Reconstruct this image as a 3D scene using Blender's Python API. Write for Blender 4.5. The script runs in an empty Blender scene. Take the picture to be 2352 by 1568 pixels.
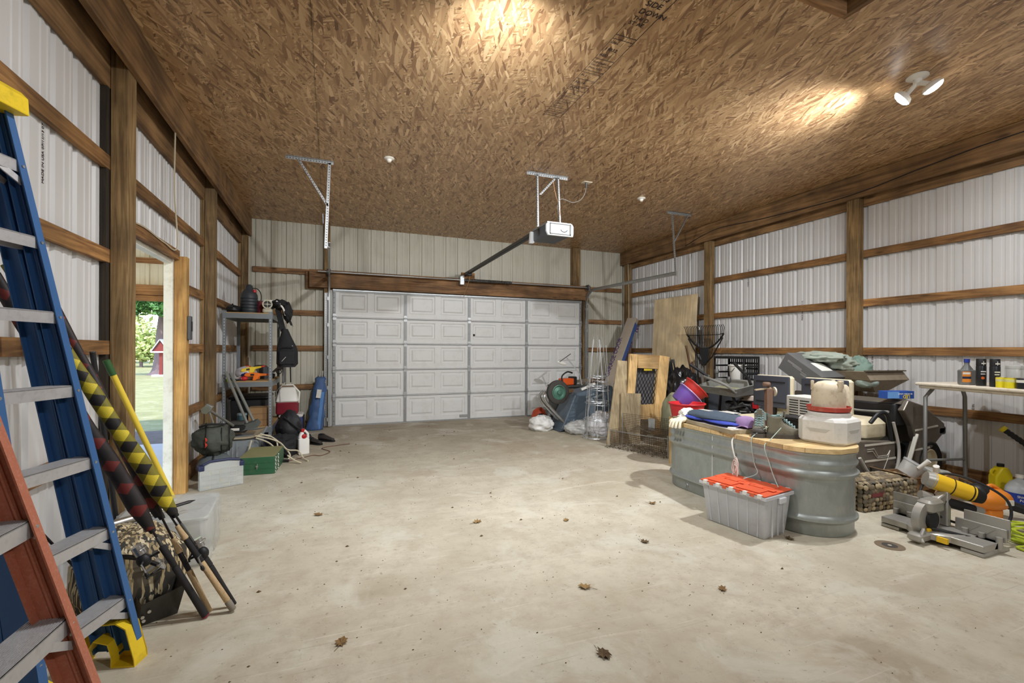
import bpy, bmesh, math, random
from math import pi, sin, cos, radians, sqrt, atan2
from mathutils import Vector, Matrix, Euler, noise
random.seed(7)
SC = bpy.context.scene
COL = SC.collection
# ---------------------------------------------------------------- camera
F_PX = 1059.0; YAW = 0.3752; ROLL = 0.004466; CAM_H = 1.34
cam_d = bpy.data.cameras.new('camera'); cam = bpy.data.objects.new('camera', cam_d); COL.objects.link(cam)
cam_d.sensor_width = 36.0; cam_d.sensor_fit = 'HORIZONTAL'; cam_d.lens = 36.0 * F_PX / 2352.0
cam_d.shift_y = 19.1 / 2352.0; cam_d.clip_start = 0.05; cam_d.clip_end = 300
fwd = Vector((sin(YAW), cos(YAW), 0)); rgt = Vector((cos(YAW), -sin(YAW), 0)); up = Vector((0, 0, 1))
r2 = cos(ROLL) * rgt + sin(ROLL) * up; u2 = -sin(ROLL) * rgt + cos(ROLL) * up
cm = Matrix((( r2.x, u2.x, -fwd.x, 0), (r2.y, u2.y, -fwd.y, 0), (r2.z, u2.z, -fwd.z, CAM_H), (0, 0, 0, 1)))
cam.matrix_world = cm
SC.camera = cam
# ---------------------------------------------------------------- world, sun, exposure
w = bpy.data.worlds.new('world'); SC.world = w; w.use_nodes = True
wn = w.node_tree.nodes; wl = w.node_tree.links
bgn = wn['Background']; sky = wn.new('ShaderNodeTexSky'); sky.sky_type = 'NISHITA'
sky.sun_disc = False; sky.sun_elevation = radians(48); sky.sun_rotation = radians(200); sky.air_density = 1.0; sky.dust_density = 0.6
wl.new(sky.outputs[0], bgn.inputs[0]); bgn.inputs[1].default_value = 0.8
sl = bpy.data.lights.new('sun', 'SUN'); sl.energy = 4.5; sl.angle = radians(0.6); sl.color = (1.0, 0.95, 0.86)
so = bpy.data.objects.new('sun', sl); COL.objects.link(so); so.location = (-12, 4, 15)
so.rotation_euler = Vector((0.55, 0.75, -1.0)).to_track_quat('-Z', 'Y').to_euler()
vs = SC.view_settings; vs.view_transform = 'Standard'; vs.look = 'None'; vs.gamma = 1.0; vs.use_curve_mapping = False; vs.exposure = -0.08
LAMP_W = 165.0; LAMP_C = (.95, .975, 1.0); SPOT = (156, 1.0)
# ---------------------------------------------------------------- materials
def nt(name):
    m = bpy.data.materials.new(name); m.use_nodes = True
    return m, m.node_tree.nodes, m.node_tree.links, m.node_tree.nodes['Principled BSDF']
def rgb(c): return (c[0], c[1], c[2], 1.0)
def S(r, g, b):   # sRGB 0-255 -> linear
    f = lambda v: (v / 12.92 if v <= .04045 else ((v + .055) / 1.055) ** 2.4)
    return (f(r / 255), f(g / 255), f(b / 255))
def M(name, col, rough=.55, metal=0.0, var=.18, scale=9.0, bump=0.0, bscale=60.0, alpha=1.0, trans=0.0, emit=0.0, ior=1.45, coat=0.0, stretch=(1, 1, 1), dirt=None, dirt_amt=.35, sheen=0.0):
    """procedural material: base colour broken up by noise, optional dirt patches and fine bump"""
    m, n, l, b = nt(name)
    tc = n.new('ShaderNodeTexCoord'); mp = n.new('ShaderNodeMapping'); mp.inputs['Scale'].default_value = stretch
    l.new(tc.outputs['Object'], mp.inputs['Vector'])
    nz = n.new('ShaderNodeTexNoise'); nz.inputs['Scale'].default_value = scale; nz.inputs['Detail'].default_value = 5
    l.new(mp.outputs[0], nz.inputs['Vector'])
    mx = n.new('ShaderNodeMix'); mx.data_type = 'RGBA'
    mx.inputs[6].default_value = rgb([c * (1 - var) for c in col]); mx.inputs[7].default_value = rgb([min(1, c * (1 + var)) for c in col])
    l.new(nz.outputs[0], mx.inputs[0]); out = mx.outputs[2]
    if dirt:
        n2 = n.new('ShaderNodeTexNoise'); n2.inputs['Scale'].default_value = scale * 1.7; n2.inputs['Detail'].default_value = 8; n2.inputs['Roughness'].default_value = .7
        l.new(mp.outputs[0], n2.inputs['Vector'])
        mr = n.new('ShaderNodeMapRange'); mr.inputs[1].default_value = .5; mr.inputs[2].default_value = .72; mr.inputs[4].default_value = dirt_amt
        l.new(n2.outputs[0], mr.inputs[0])
        m2 = n.new('ShaderNodeMix'); m2.data_type = 'RGBA'; l.new(mr.outputs[0], m2.inputs[0]); l.new(out, m2.inputs[6]); m2.inputs[7].default_value = rgb(dirt); out = m2.outputs[2]
    l.new(out, b.inputs['Base Color'])
    b.inputs['Roughness'].default_value = rough; b.inputs['Metallic'].default_value = metal; b.inputs['IOR'].default_value = ior
    b.inputs['Alpha'].default_value = alpha; b.inputs['Transmission Weight'].default_value = trans; b.inputs['Coat Weight'].default_value = coat
    if sheen: b.inputs['Sheen Weight'].default_value = sheen
    if emit:
        b.inputs['Emission Color'].default_value = rgb(col); b.inputs['Emission Strength'].default_value = emit
    if bump:
        n3 = n.new('ShaderNodeTexNoise'); n3.inputs['Scale'].default_value = bscale; n3.inputs['Detail'].default_value = 4
        l.new(mp.outputs[0], n3.inputs['Vector'])
        bp = n.new('ShaderNodeBump'); bp.inputs['Strength'].default_value = bump; bp.inputs['Distance'].default_value = .01
        l.new(n3.outputs[0], bp.inputs['Height']); l.new(bp.outputs[0], b.inputs['Normal'])
    return m
def WOOD(name, light, dark, axis=0, rough=.75, freq=14.0, stain=.35, knots=True):
    """sawn timber: grain stretched along one axis, knots, weathering blotches, a random tone per board"""
    m, n, l, b = nt(name)
    tc = n.new('ShaderNodeTexCoord'); oi = n.new('ShaderNodeObjectInfo')
    va = n.new('ShaderNodeVectorMath'); va.operation = 'MULTIPLY_ADD'
    va.inputs[1].default_value = (1, 1, 1)
    cmb = n.new('ShaderNodeCombineXYZ'); mu = n.new('ShaderNodeMath'); mu.operation = 'MULTIPLY'; mu.inputs[1].default_value = 17.3
    l.new(oi.outputs['Random'], mu.inputs[0])
    for k in range(3): l.new(mu.outputs[0], cmb.inputs[k])
    l.new(tc.outputs['Object'], va.inputs[0]); l.new(cmb.outputs[0], va.inputs[2])
    mp = n.new('ShaderNodeMapping'); s = [freq, freq, freq]; s[axis] = freq * .06; mp.inputs['Scale'].default_value = s
    l.new(va.outputs[0], mp.inputs[0])
    wv = n.new('ShaderNodeTexNoise'); wv.inputs['Scale'].default_value = 2.2; wv.inputs['Detail'].default_value = 6; wv.inputs['Distortion'].default_value = 1.2
    l.new(mp.outputs[0], wv.inputs['Vector'])
    fine = n.new('ShaderNodeTexNoise'); fine.inputs['Scale'].default_value = 9; fine.inputs['Detail'].default_value = 3
    l.new(mp.outputs[0], fine.inputs['Vector'])
    blot = n.new('ShaderNodeTexNoise'); blot.inputs['Scale'].default_value = 3.0; blot.inputs['Detail'].default_value = 4
    l.new(va.outputs[0], blot.inputs['Vector'])
    cr = n.new('ShaderNodeValToRGB'); cr.color_ramp.elements[0].color = rgb(dark); cr.color_ramp.elements[1].color = rgb(light)
    cr.color_ramp.elements[0].position = .34; cr.color_ramp.elements[1].position = .62
    l.new(wv.outputs[0], cr.inputs[0])
    m1 = n.new('ShaderNodeMix'); m1.data_type = 'RGBA'; m1.blend_type = 'MULTIPLY'; m1.inputs[0].default_value = .35
    l.new(cr.outputs[0], m1.inputs[6]); l.new(fine.outputs[0], m1.inputs[7])
    mr = n.new('ShaderNodeMapRange'); mr.inputs[1].default_value = .38; mr.inputs[2].default_value = .68; mr.inputs[3].default_value = 1 - stain; mr.inputs[4].default_value = 1.05 + .3 * stain
    l.new(blot.outputs[0], mr.inputs[0])
    rr = n.new('ShaderNodeMapRange'); rr.inputs[3].default_value = .82; rr.inputs[4].default_value = 1.2; l.new(oi.outputs['Random'], rr.inputs[0])
    mm = n.new('ShaderNodeMath'); mm.operation = 'MULTIPLY'; l.new(mr.outputs[0], mm.inputs[0]); l.new(rr.outputs[0], mm.inputs[1])
    m2 = n.new('ShaderNodeMix'); m2.data_type = 'RGBA'; m2.blend_type = 'MULTIPLY'; m2.inputs[0].default_value = 1
    l.new(m1.outputs[2], m2.inputs[6]); l.new(mm.outputs[0], m2.inputs[7]); out = m2.outputs[2]
    if knots:
        mk = n.new('ShaderNodeMapping'); s = [7.0] * 3; s[axis] = 2.2; mk.inputs['Scale'].default_value = s; l.new(va.outputs[0], mk.inputs[0])
        vo = n.new('ShaderNodeTexVoronoi'); vo.inputs['Scale'].default_value = 1.0; l.new(mk.outputs[0], vo.inputs['Vector'])
        k = n.new('ShaderNodeMapRange'); k.inputs[1].default_value = .07; k.inputs[2].default_value = .15; k.inputs[3].default_value = .75; k.inputs[4].default_value = 0; l.new(vo.outputs['Distance'], k.inputs[0])
        m3 = n.new('ShaderNodeMix'); m3.data_type = 'RGBA'; l.new(k.outputs[0], m3.inputs[0]); l.new(out, m3.inputs[6]); m3.inputs[7].default_value = rgb([c * .35 for c in dark]); out = m3.outputs[2]
    l.new(out, b.inputs['Base Color']); b.inputs['Roughness'].default_value = rough
    bp = n.new('ShaderNodeBump'); bp.inputs['Strength'].default_value = .25; bp.inputs['Distance'].default_value = .004
    l.new(fine.outputs[0], bp.inputs['Height']); l.new(bp.outputs[0], b.inputs['Normal'])
    return m
# ---------------------------------------------------------------- mesh builder
class MB:
    def __init__(s): s.v = []; s.f = []; s.m = Matrix(); s.mi = []; s.cur = 0
    def at(s, loc=(0, 0, 0), rot=(0, 0, 0), scale=(1, 1, 1)):
        s.m = Matrix.LocRotScale(Vector(loc), Euler(rot), Vector(scale)); return s
    def add(s, vs, fs):
        b = len(s.v); s.v += [tuple(s.m @ Vector(p)) for p in vs]; s.f += [tuple(i + b for i in f) for f in fs]; s.mi += [s.cur] * len(fs); return s
    def box(s, x0, x1, y0, y1, z0, z1, tx=1.0, ty=1.0):
        """box; tx, ty taper the top face about its centre"""
        cx, cy = (x0 + x1) / 2, (y0 + y1) / 2
        T = lambda x, y: (cx + (x - cx) * tx, cy + (y - cy) * ty)
        a = [(x0, y0, z0), (x1, y0, z0), (x1, y1, z0), (x0, y1, z0)]
        b = [T(x0, y0) + (z1,), T(x1, y0) + (z1,), T(x1, y1) + (z1,), T(x0, y1) + (z1,)]
        return s.add(a + b, [(3, 2, 1, 0), (4, 5, 6, 7), (0, 1, 5, 4), (1, 2, 6, 5), (2, 3, 7, 6), (3, 0, 4, 7)])
    def rbox(s, x0, x1, y0, y1, z0, z1, r=.01, tx=1.0, ty=1.0, n=3):
        """box with rounded vertical edges and eased top and bottom"""
        def ring(z, inset, kx, ky):
            cx, cy = (x0 + x1) / 2, (y0 + y1) / 2; hx, hy = (x1 - x0) / 2 * kx - inset, (y1 - y0) / 2 * ky - inset; rr = max(r - inset, r * .3); o = []
            for qx, qy, a0 in ((1, 1, 0), (-1, 1, pi / 2), (-1, -1, pi), (1, -1, 1.5 * pi)):
                for i in range(n + 1):
                    a = a0 + i * pi / 2 / n; o.append((cx + qx * (hx - rr) + rr * cos(a), cy + qy * (hy - rr) + rr * sin(a), z))
            return o
        e = min(r * .6, (z1 - z0) * .3)
        rs = [ring(z0, e, 1, 1), ring(z0 + e, 0, 1, 1), ring(z1 - e, 0, tx, ty), ring(z1, e, tx, ty)]
        return s.loft(rs)
    def loft(s, rings, cap0=True, cap1=True, closed=True):
        k = len(rings[0]); vs = [p for r in rings for p in r]; fs = []
        for i in range(len(rings) - 1):
            for j in range(k if closed else k - 1):
                a = i * k + j; b2 = i * k + (j + 1) % k; fs.append((a, b2, b2 + k, a + k))
        if cap0: fs.append(tuple(range(k - 1, -1, -1)))
        if cap1: fs.append(tuple(range((len(rings) - 1) * k, len(rings) * k)))
        return s.add(vs, fs)
    def cyl(s, p0, p1, r0, r1=None, n=12, cap=True):
        r1 = r0 if r1 is None else r1
        p0, p1 = Vector(p0), Vector(p1); d = (p1 - p0).normalized(); a = d.orthogonal().normalized(); c = d.cross(a)
        rs = [[tuple(p + r * (cos(t) * a + sin(t) * c)) for t in [2 * pi * i / n for i in range(n)]] for p, r in ((p0, r0), (p1, r1))]
        return s.loft(rs, cap, cap)
    def tube(s, pts, r, n=8, cap=True, closed=False):
        pts = [Vector(p) for p in pts]; k = len(pts)
        rad = r if isinstance(r, (list, tuple)) else [r] * k
        rs = []; a = None
        for i, p in enumerate(pts):
            if closed: d = (pts[(i + 1) % k] - pts[i - 1])
            else: d = (pts[min(i + 1, k - 1)] - pts[max(i - 1, 0)])
            d = d.normalized() if d.length > 1e-9 else Vector((0, 0, 1))
            a = d.orthogonal().normalized() if a is None else (a - d * a.dot(d))
            if a.length < 1e-6: a = d.orthogonal()
            a = a.normalized(); c = d.cross(a)
            rs.append([tuple(p + rad[i] * (cos(t) * a + sin(t) * c)) for t in [2 * pi * j / n for j in range(n)]])
        if closed: rs.append(rs[0]); cap = False
        return s.loft(rs, cap, cap)
    def bar(s, p0, p1, w, h, upv=(0, 0, 1)):
        """rectangular bar from p0 to p1; w across, h along upv"""
        p0, p1 = Vector(p0), Vector(p1); d = (p1 - p0).normalized(); u = Vector(upv); sd = d.cross(u)
        if sd.length < 1e-6: sd = d.orthogonal()
        sd = sd.normalized(); u = sd.cross(d).normalized()
        rs = [[tuple(p + sd * (w / 2 * a) + u * (h / 2 * b)) for a, b in ((-1, -1), (1, -1), (1, 1), (-1, 1))] for p in (p0, p1)]
        return s.loft(rs)
    def lathe(s, prof, n=20, cap0=True, cap1=True, sx=1.0, sy=1.0):
        return s.loft([[(r * cos(2 * pi * i / n) * sx, r * sin(2 * pi * i / n) * sy, z) for i in range(n)] for r, z in prof], cap0, cap1)
    def prism(s, poly, h0, h1, axis='z'):
        P = {'z': lambda a, b, h: (a, b, h), 'y': lambda a, b, h: (a, h, b), 'x': lambda a, b, h: (h, a, b)}[axis]
        return s.loft([[P(a, b, h0) for a, b in poly], [P(a, b, h1) for a, b in poly]])
    def torus(s, c, R, r, axis='z', n=24, k=8, a0=0, a1=2 * pi):
        P = {'z': lambda x, y, z: (x, y, z), 'y': lambda x, y, z: (x, z, y), 'x': lambda x, y, z: (z, x, y)}[axis]
        full = abs(a1 - a0 - 2 * pi) < 1e-6; m = n if full else n + 1
        pts = [Vector(c) + Vector(P(R * cos(a0 + (a1 - a0) * i / n), R * sin(a0 + (a1 - a0) * i / n), 0)) for i in range(m)]
        return s.tube(pts, r, k, closed=full)
    def ell(s, c, rx, ry, rz, n=16, k=10, amp=0.0, freq=3.0, seed=0, zmin=None, ridge=False):
        """ellipsoid, optionally crumpled with noise and flattened at zmin"""
        vs = []; fs = []
        for i in range(k + 1):
            t = pi * i / k
            for j in range(n):
                p = 2 * pi * j / n; d = Vector((sin(t) * cos(p), sin(t) * sin(p), cos(t)))
                q = 1.0
                if amp:
                    nv = noise.noise(d * freq + Vector((seed * 7.1, seed * 3.3, seed)))
                    if ridge: nv = 1 - 2.2 * abs(nv)
                    q = 1 + amp * nv + .45 * amp * noise.noise(d * freq * 2.7 + Vector((seed, 5, 1)))
                z = c[2] + rz * d.z * q
                if zmin is not None: z = max(z, zmin)
                vs.append((c[0] + rx * d.x * q, c[1] + ry * d.y * q, z))
        for i in range(k):
            for j in range(n):
                a = i * n + j; b = i * n + (j + 1) % n; fs.append((a, a + n, b + n, b))
        return s.add(vs, fs)
    def grid(s, fn, nu, nv):
        vs = [tuple(fn(i / nu, j / nv)) for i in range(nu + 1) for j in range(nv + 1)]; k = nv + 1
        return s.add(vs, [(i * k + j, (i + 1) * k + j, (i + 1) * k + j + 1, i * k + j + 1) for i in range(nu) for j in range(nv)])
    def mesh(s, name, mats, smooth=True, ang=40):
        me = bpy.data.meshes.new(name); me.from_pydata(s.v, [], s.f)
        for m in (mats if isinstance(mats, (list, tuple)) else [mats]): me.materials.append(m)
        if any(s.mi): me.polygons.foreach_set('material_index', s.mi)
        if smooth:
            me.polygons.foreach_set('use_smooth', [True] * len(me.polygons))
            me.set_sharp_from_angle(angle=radians(ang))
        me.update(); return me
    def build(s, name, mats, parent=None, smooth=True, ang=40, fix=True, solid=0, sub=0, bevel=0):
        me = s.mesh(name, mats, smooth, ang)
        if fix:
            bm = bmesh.new(); bm.from_mesh(me); bmesh.ops.recalc_face_normals(bm, faces=bm.faces); bm.to_mesh(me); bm.free()
        return O(name, me, parent, solid, sub, bevel)
def O(name, me, parent=None, solid=0, sub=0, bevel=0):
    o = bpy.data.objects.new(name, me); COL.objects.link(o)
    if parent is not None: o.parent = parent
    if solid:
        md = o.modifiers.new('solid', 'SOLIDIFY'); md.thickness = abs(solid); md.offset = -1 if solid > 0 else 1
    if sub:
        md = o.modifiers.new('sub', 'SUBSURF'); md.levels = sub; md.render_levels = sub
    if bevel:
        md = o.modifiers.new('bevel', 'BEVEL'); md.width = bevel; md.segments = 2; md.limit_method = 'ANGLE'; md.angle_limit = radians(50)
    return o
def T(name, label=None, cat=None, loc=(0, 0, 0), rot=0, group=None, kind=None):
    """a thing: an Empty at its base"""
    o = bpy.data.objects.new(name, None); COL.objects.link(o); o.empty_display_size = .1
    o.location = loc; o.rotation_euler = (0, 0, rot) if isinstance(rot, (int, float)) else rot
    return tag(o, label, cat, group, kind)
def tag(o, label=None, cat=None, group=None, kind=None):
    if label: o['label'] = label
    if cat: o['category'] = cat
    if group: o['group'] = group
    if kind: o['kind'] = kind
    return o
def dup(o, parent=None):
    c = o.copy(); COL.objects.link(c); c.parent = parent
    for ch in list(o.children): dup(ch, c)
    return c
def TEXT(name, body, size, parent, mat, loc, xdir=(1, 0, 0), ydir=(0, 0, 1), ext=.0006, align='LEFT', sx=1.0, bold=0.0):
    """flat lettering laid on a surface as a mesh"""
    cu = bpy.data.curves.new(name, 'FONT'); cu.body = body; cu.size = size; cu.extrude = ext; cu.align_x = align; cu.offset = bold
    t = bpy.data.objects.new('tmp', cu); COL.objects.link(t)
    dg = bpy.context.evaluated_depsgraph_get(); me = bpy.data.meshes.new_from_object(t.evaluated_get(dg)); me.name = name
    bpy.data.objects.remove(t); bpy.data.curves.remove(cu)
    me.materials.clear(); me.materials.append(mat)
    x = Vector(xdir).normalized(); y = Vector(ydir).normalized(); z = x.cross(y)
    me.transform(Matrix(((x.x * sx, y.x, z.x, loc[0]), (x.y * sx, y.y, z.y, loc[1]), (x.z * sx, y.z, z.z, loc[2]), (0, 0, 0, 1))))
    return O(name, me, parent)
def arc(c, r, a0, a1, n, plane='xz'):
    P = {'xz': lambda u, v: (c[0] + u, c[1], c[2] + v), 'yz': lambda u, v: (c[0], c[1] + u, c[2] + v), 'xy': lambda u, v: (c[0] + u, c[1] + v, c[2])}[plane]
    return [P(r * cos(a0 + (a1 - a0) * i / n), r * sin(a0 + (a1 - a0) * i / n)) for i in range(n + 1)]
def bez(pts, n=8):
    """smooth Catmull-Rom curve through the points"""
    pts = [Vector(p) for p in pts]; o = []
    for i in range(len(pts) - 1):
        p0 = pts[max(i - 1, 0)]; p1 = pts[i]; p2 = pts[i + 1]; p3 = pts[min(i + 2, len(pts) - 1)]
        for k in range(n):
            t = k / n; o.append(.5 * ((2 * p1) + (p2 - p0) * t + (2 * p0 - 5 * p1 + 4 * p2 - p3) * t * t + (3 * p1 - p0 - 3 * p2 + p3) * t ** 3))
    o.append(pts[-1]); return o
# ================================================================= materials of the building
W_POST = WOOD('post_wood', S(164, 134, 90), S(116, 90, 56), 2)
W_GIRT_Y = WOOD('girt_wood_y', S(178, 132, 80), S(122, 84, 48), 1)
W_GIRT_X = WOOD('girt_wood_x', S(172, 128, 84), S(118, 84, 52), 0)
W_BEAM_Y = WOOD('beam_wood_y', S(172, 132, 86), S(120, 88, 56), 1, freq=9)
W_NEW = WOOD('new_post_wood', S(214, 168, 98), S(176, 128, 68), 2)
W_JAMB = M('jamb_white', S(222, 220, 208), .6, var=.08, scale=4, dirt=S(150, 140, 120), dirt_amt=.5)
SHEET = M('white_steel', S(214, 213, 212), .38, var=.03, scale=2.0, bump=.04, bscale=7)
SHEET_B = M('dusty_steel', S(196, 192, 176), .5, var=.08, scale=2.6, dirt=S(140, 132, 112), dirt_amt=.42, stretch=(1.6, 1, .35))
GALV = M('galvanised', S(176, 178, 178), .42, .75, var=.14, scale=22, dirt=S(110, 108, 104), dirt_amt=.35)
STEELD = M('dark_steel', S(92, 92, 90), .5, .6, var=.2, scale=20)
BLACKP = M('black_plastic', S(30, 30, 32), .5, var=.2)
WHITEP = M('white_plastic', S(232, 230, 222), .4, var=.04)
INK = M('ink', S(46, 34, 40), .8, var=.2)

def concrete():
    m, n, l, b = nt('concrete')
    tc = n.new('ShaderNodeTexCoord')
    def nz(sc, det=6, ro=.6, dist=0, st=None):
        t = n.new('ShaderNodeTexNoise'); t.inputs['Scale'].default_value = sc; t.inputs['Detail'].default_value = det; t.inputs['Roughness'].default_value = ro; t.inputs['Distortion'].default_value = dist
        if st:
            mp = n.new('ShaderNodeMapping'); mp.inputs['Scale'].default_value = st[:3]; mp.inputs['Rotation'].default_value = (0, 0, st[3]); l.new(tc.outputs['Object'], mp.inputs[0]); l.new(mp.outputs[0], t.inputs['Vector'])
        else: l.new(tc.outputs['Object'], t.inputs['Vector'])
        return t.outputs[0]
    def ramp(x, a, c, lo=0.0, hi=1.0):
        r = n.new('ShaderNodeMapRange'); r.inputs[1].default_value = a; r.inputs[2].default_value = c; r.inputs[3].default_value = lo; r.inputs[4].default_value = hi; l.new(x, r.inputs[0]); return r.outputs[0]
    def mix(f, a, c):
        x = n.new('ShaderNodeMix'); x.data_type = 'RGBA'
        if isinstance(f, float): x.inputs[0].default_value = f
        else: l.new(f, x.inputs[0])
        for i, v in ((6, a), (7, c)):
            if isinstance(v, tuple): x.inputs[i].default_value = rgb(v)
            else: l.new(v, x.inputs[i])
        return x.outputs[2]
    base = mix(ramp(nz(.9, 5), .35, .65), S(186, 178, 158), S(210, 203, 184))
    base = mix(ramp(nz(4.5, 9, .72), .44, .64, 0, .65), base, S(176, 164, 144))
    base = mix(ramp(nz(.55, 6, .62, .5, (1, 1, 1, 0)), .55, .66, 0, .5), base, S(166, 146, 120))
    base = mix(ramp(nz(2.2, 7, .7, .8, (.5, 1.6, 1, .6)), .58, .66, 0, .42), base, S(222, 215, 199))
    # worn dirt towards the big door: the slab is browner where cars come in
    sx = n.new('ShaderNodeSeparateXYZ'); l.new(tc.outputs['Object'], sx.inputs[0])
    yy = ramp(sx.outputs[1], 4.2, 8.2, 0, .75); mulx = n.new('ShaderNodeMath'); mulx.operation = 'MULTIPLY'; l.new(yy, mulx.inputs[0]); l.new(ramp(nz(1.4, 6), .3, .65, .35, 1), mulx.inputs[1])
    base = mix(mulx.outputs[0], base, S(132, 116, 92))
    # small damp stains
    vo = n.new('ShaderNodeTexVoronoi'); vo.inputs['Scale'].default_value = .8; vo.inputs['Randomness'].default_value = 1
    ad = n.new('ShaderNodeVectorMath'); ad.operation = 'MULTIPLY_ADD'; ad.inputs[1].default_value = (.35, .35, 0)
    nn = n.new('ShaderNodeTexNoise'); nn.inputs['Scale'].default_value = 3; nn.inputs['Detail'].default_value = 5; l.new(tc.outputs['Object'], nn.inputs['Vector'])
    l.new(nn.outputs['Color'], ad.inputs[0]); l.new(tc.outputs['Object'], ad.inputs[2]); l.new(ad.outputs[0], vo.inputs['Vector'])
    base = mix(ramp(vo.outputs['Distance'], .12, .17, .42, 0), base, S(150, 134, 108))
    base = mix(ramp(nz(11, 10, .8), .52, .66, 0, .5), base, S(164, 152, 132))
    base = mix(ramp(nz(1.7, 7, .65, .6), .54, .62, 0, .5), base, S(212, 209, 196))
    base = mix(ramp(nz(30, 4, .6), .64, .69, 0, .5), base, S(116, 100, 80))
    # hairline scratches
    base = mix(ramp(nz(3, 2, .4, 0, (.6, 26, 1, .9)), .68, .72, 0, .35), base, S(226, 220, 208))
    base = mix(ramp(nz(3, 2, .4, 0, (.5, 30, 1, 2.3)), .69, .73, 0, .3), base, S(150, 136, 116))
    l.new(base, b.inputs['Base Color']); b.inputs['Roughness'].default_value = .72
    bp = n.new('ShaderNodeBump'); bp.inputs['Strength'].default_value = .2; bp.inputs['Distance'].default_value = .01; l.new(nz(14, 8, .7), bp.inputs['Height']); l.new(bp.outputs[0], b.inputs['Normal'])
    return m
def osb():
    """oriented strand board: layers of stretched Voronoi flakes, each layer turned another way"""
    m, n, l, b = nt('osb')
    tc = n.new('ShaderNodeTexCoord')
    wz = n.new('ShaderNodeTexNoise'); wz.inputs['Scale'].default_value = 2.5; wz.inputs['Detail'].default_value = 2; l.new(tc.outputs['Object'], wz.inputs['Vector'])
    wm = n.new('ShaderNodeVectorMath'); wm.operation = 'MULTIPLY_ADD'; wm.inputs[1].default_value = (.02, .02, 0); l.new(wz.outputs['Color'], wm.inputs[0]); l.new(tc.outputs['Object'], wm.inputs[2])
    def layer(rot, sx, sy, off):
        mp = n.new('ShaderNodeMapping'); mp.vector_type = 'TEXTURE'; mp.inputs['Rotation'].default_value = (0, 0, rot); mp.inputs['Scale'].default_value = (1 / sx, 1 / sy, 1); mp.inputs['Location'].default_value = (off, off * .7, 0)
        l.new(wm.outputs[0], mp.inputs[0])
        v = n.new('ShaderNodeTexVoronoi'); v.voronoi_dimensions = '2D'; v.inputs['Scale'].default_value = 1; l.new(mp.outputs[0], v.inputs['Vector'])
        s = n.new('ShaderNodeSeparateColor'); l.new(v.outputs['Color'], s.inputs[0])
        return s.outputs[0], s.outputs[1]
    def ramp(x):
        cr = n.new('ShaderNodeValToRGB'); e = cr.color_ramp; e.elements[0].color = rgb(S(120, 88, 60)); e.elements[1].color = rgb(S(230, 196, 150))
        for p, c in ((.10, S(150, 114, 80)), (.4, S(180, 144, 104)), (.7, S(192, 157, 114)), (.92, S(208, 174, 132))):
            q = e.elements.new(p); q.color = rgb(c)
        l.new(x, cr.inputs[0]); return cr.outputs[0]
    # strands mostly run with y
    specs = [(.05, 60, 10, 0), (-.28, 72, 9, 3.1), (.38, 64, 9, 7.7), (1.05, 70, 11, 5.2), (-.1, 44, 7, 9.9), (-.55, 66, 9, 2.2)]
    col = None
    for i, (r, sx, sy, off) in enumerate(specs):
        c, msk = layer(r, sx, sy, off); rc = ramp(c)
        if col is None: col = rc
        else:
            gt = n.new('ShaderNodeMath'); gt.operation = 'GREATER_THAN'; gt.inputs[1].default_value = (.5, .55, .66, .45, .76)[i - 1]; l.new(msk, gt.inputs[0])
            mx = n.new('ShaderNodeMix'); mx.data_type = 'RGBA'; l.new(gt.outputs[0], mx.inputs[0]); l.new(col, mx.inputs[6]); l.new(rc, mx.inputs[7]); col = mx.outputs[2]
    # printed green nailing lines, broken and faint
    sp = n.new('ShaderNodeSeparateXYZ'); l.new(tc.outputs['Object'], sp.inputs[0])
    def line(ch, pitch, off, wdt):
        a = n.new('ShaderNodeMath'); a.operation = 'ADD'; a.inputs[1].default_value = off; l.new(sp.outputs[ch], a.inputs[0])
        q = n.new('ShaderNodeMath'); q.operation = 'PINGPONG'; q.inputs[1].default_value = pitch / 2; l.new(a.outputs[0], q.inputs[0])
        t = n.new('ShaderNodeMath'); t.operation = 'LESS_THAN'; t.inputs[1].default_value = wdt; l.new(q.outputs[0], t.inputs[0]); return t.outputs[0]
    nz = n.new('ShaderNodeTexNoise'); nz.inputs['Scale'].default_value = 55; l.new(tc.outputs['Object'], nz.inputs['Vector'])
    g = n.new('ShaderNodeMath'); g.operation = 'GREATER_THAN'; g.inputs[1].default_value = .5; l.new(nz.outputs[0], g.inputs[0])
    mxl = n.new('ShaderNodeMath'); mxl.operation = 'MAXIMUM'; l.new(line(0, .4064, .13, .0035), mxl.inputs[0]); l.new(line(1, .6096, .2, .002), mxl.inputs[1])
    mu = n.new('ShaderNodeMath'); mu.operation = 'MULTIPLY'; l.new(mxl.outputs[0], mu.inputs[0]); l.new(g.outputs[0], mu.inputs[1])
    ml = n.new('ShaderNodeMath'); ml.operation = 'MULTIPLY'; ml.inputs[1].default_value = .6; l.new(mu.outputs[0], ml.inputs[0])
    mx = n.new('ShaderNodeMix'); mx.data_type = 'RGBA'; l.new(ml.outputs[0], mx.inputs[0]); l.new(col, mx.inputs[6]); mx.inputs[7].default_value = rgb(S(70, 92, 56)); col = mx.outputs[2]
    l.new(col, b.inputs['Base Color']); b.inputs['Roughness'].default_value = .42
    bp = n.new('ShaderNodeBump'); bp.inputs['Strength'].default_value = .35; bp.inputs['Distance'].default_value = .004; l.new(c, bp.inputs['Height']); l.new(bp.outputs[0], b.inputs['Normal'])
    return m
# ================================================================= room shell
XL, XR, YB, YF, ZC = -1.375, 6.135, 8.66, -3.2, 3.49
floor = MB().box(XL - .05, XR + .05, YF - .05, YB + .04, -.12, 0).build('floor', concrete(), smooth=False); tag(floor, kind='structure')
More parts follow.
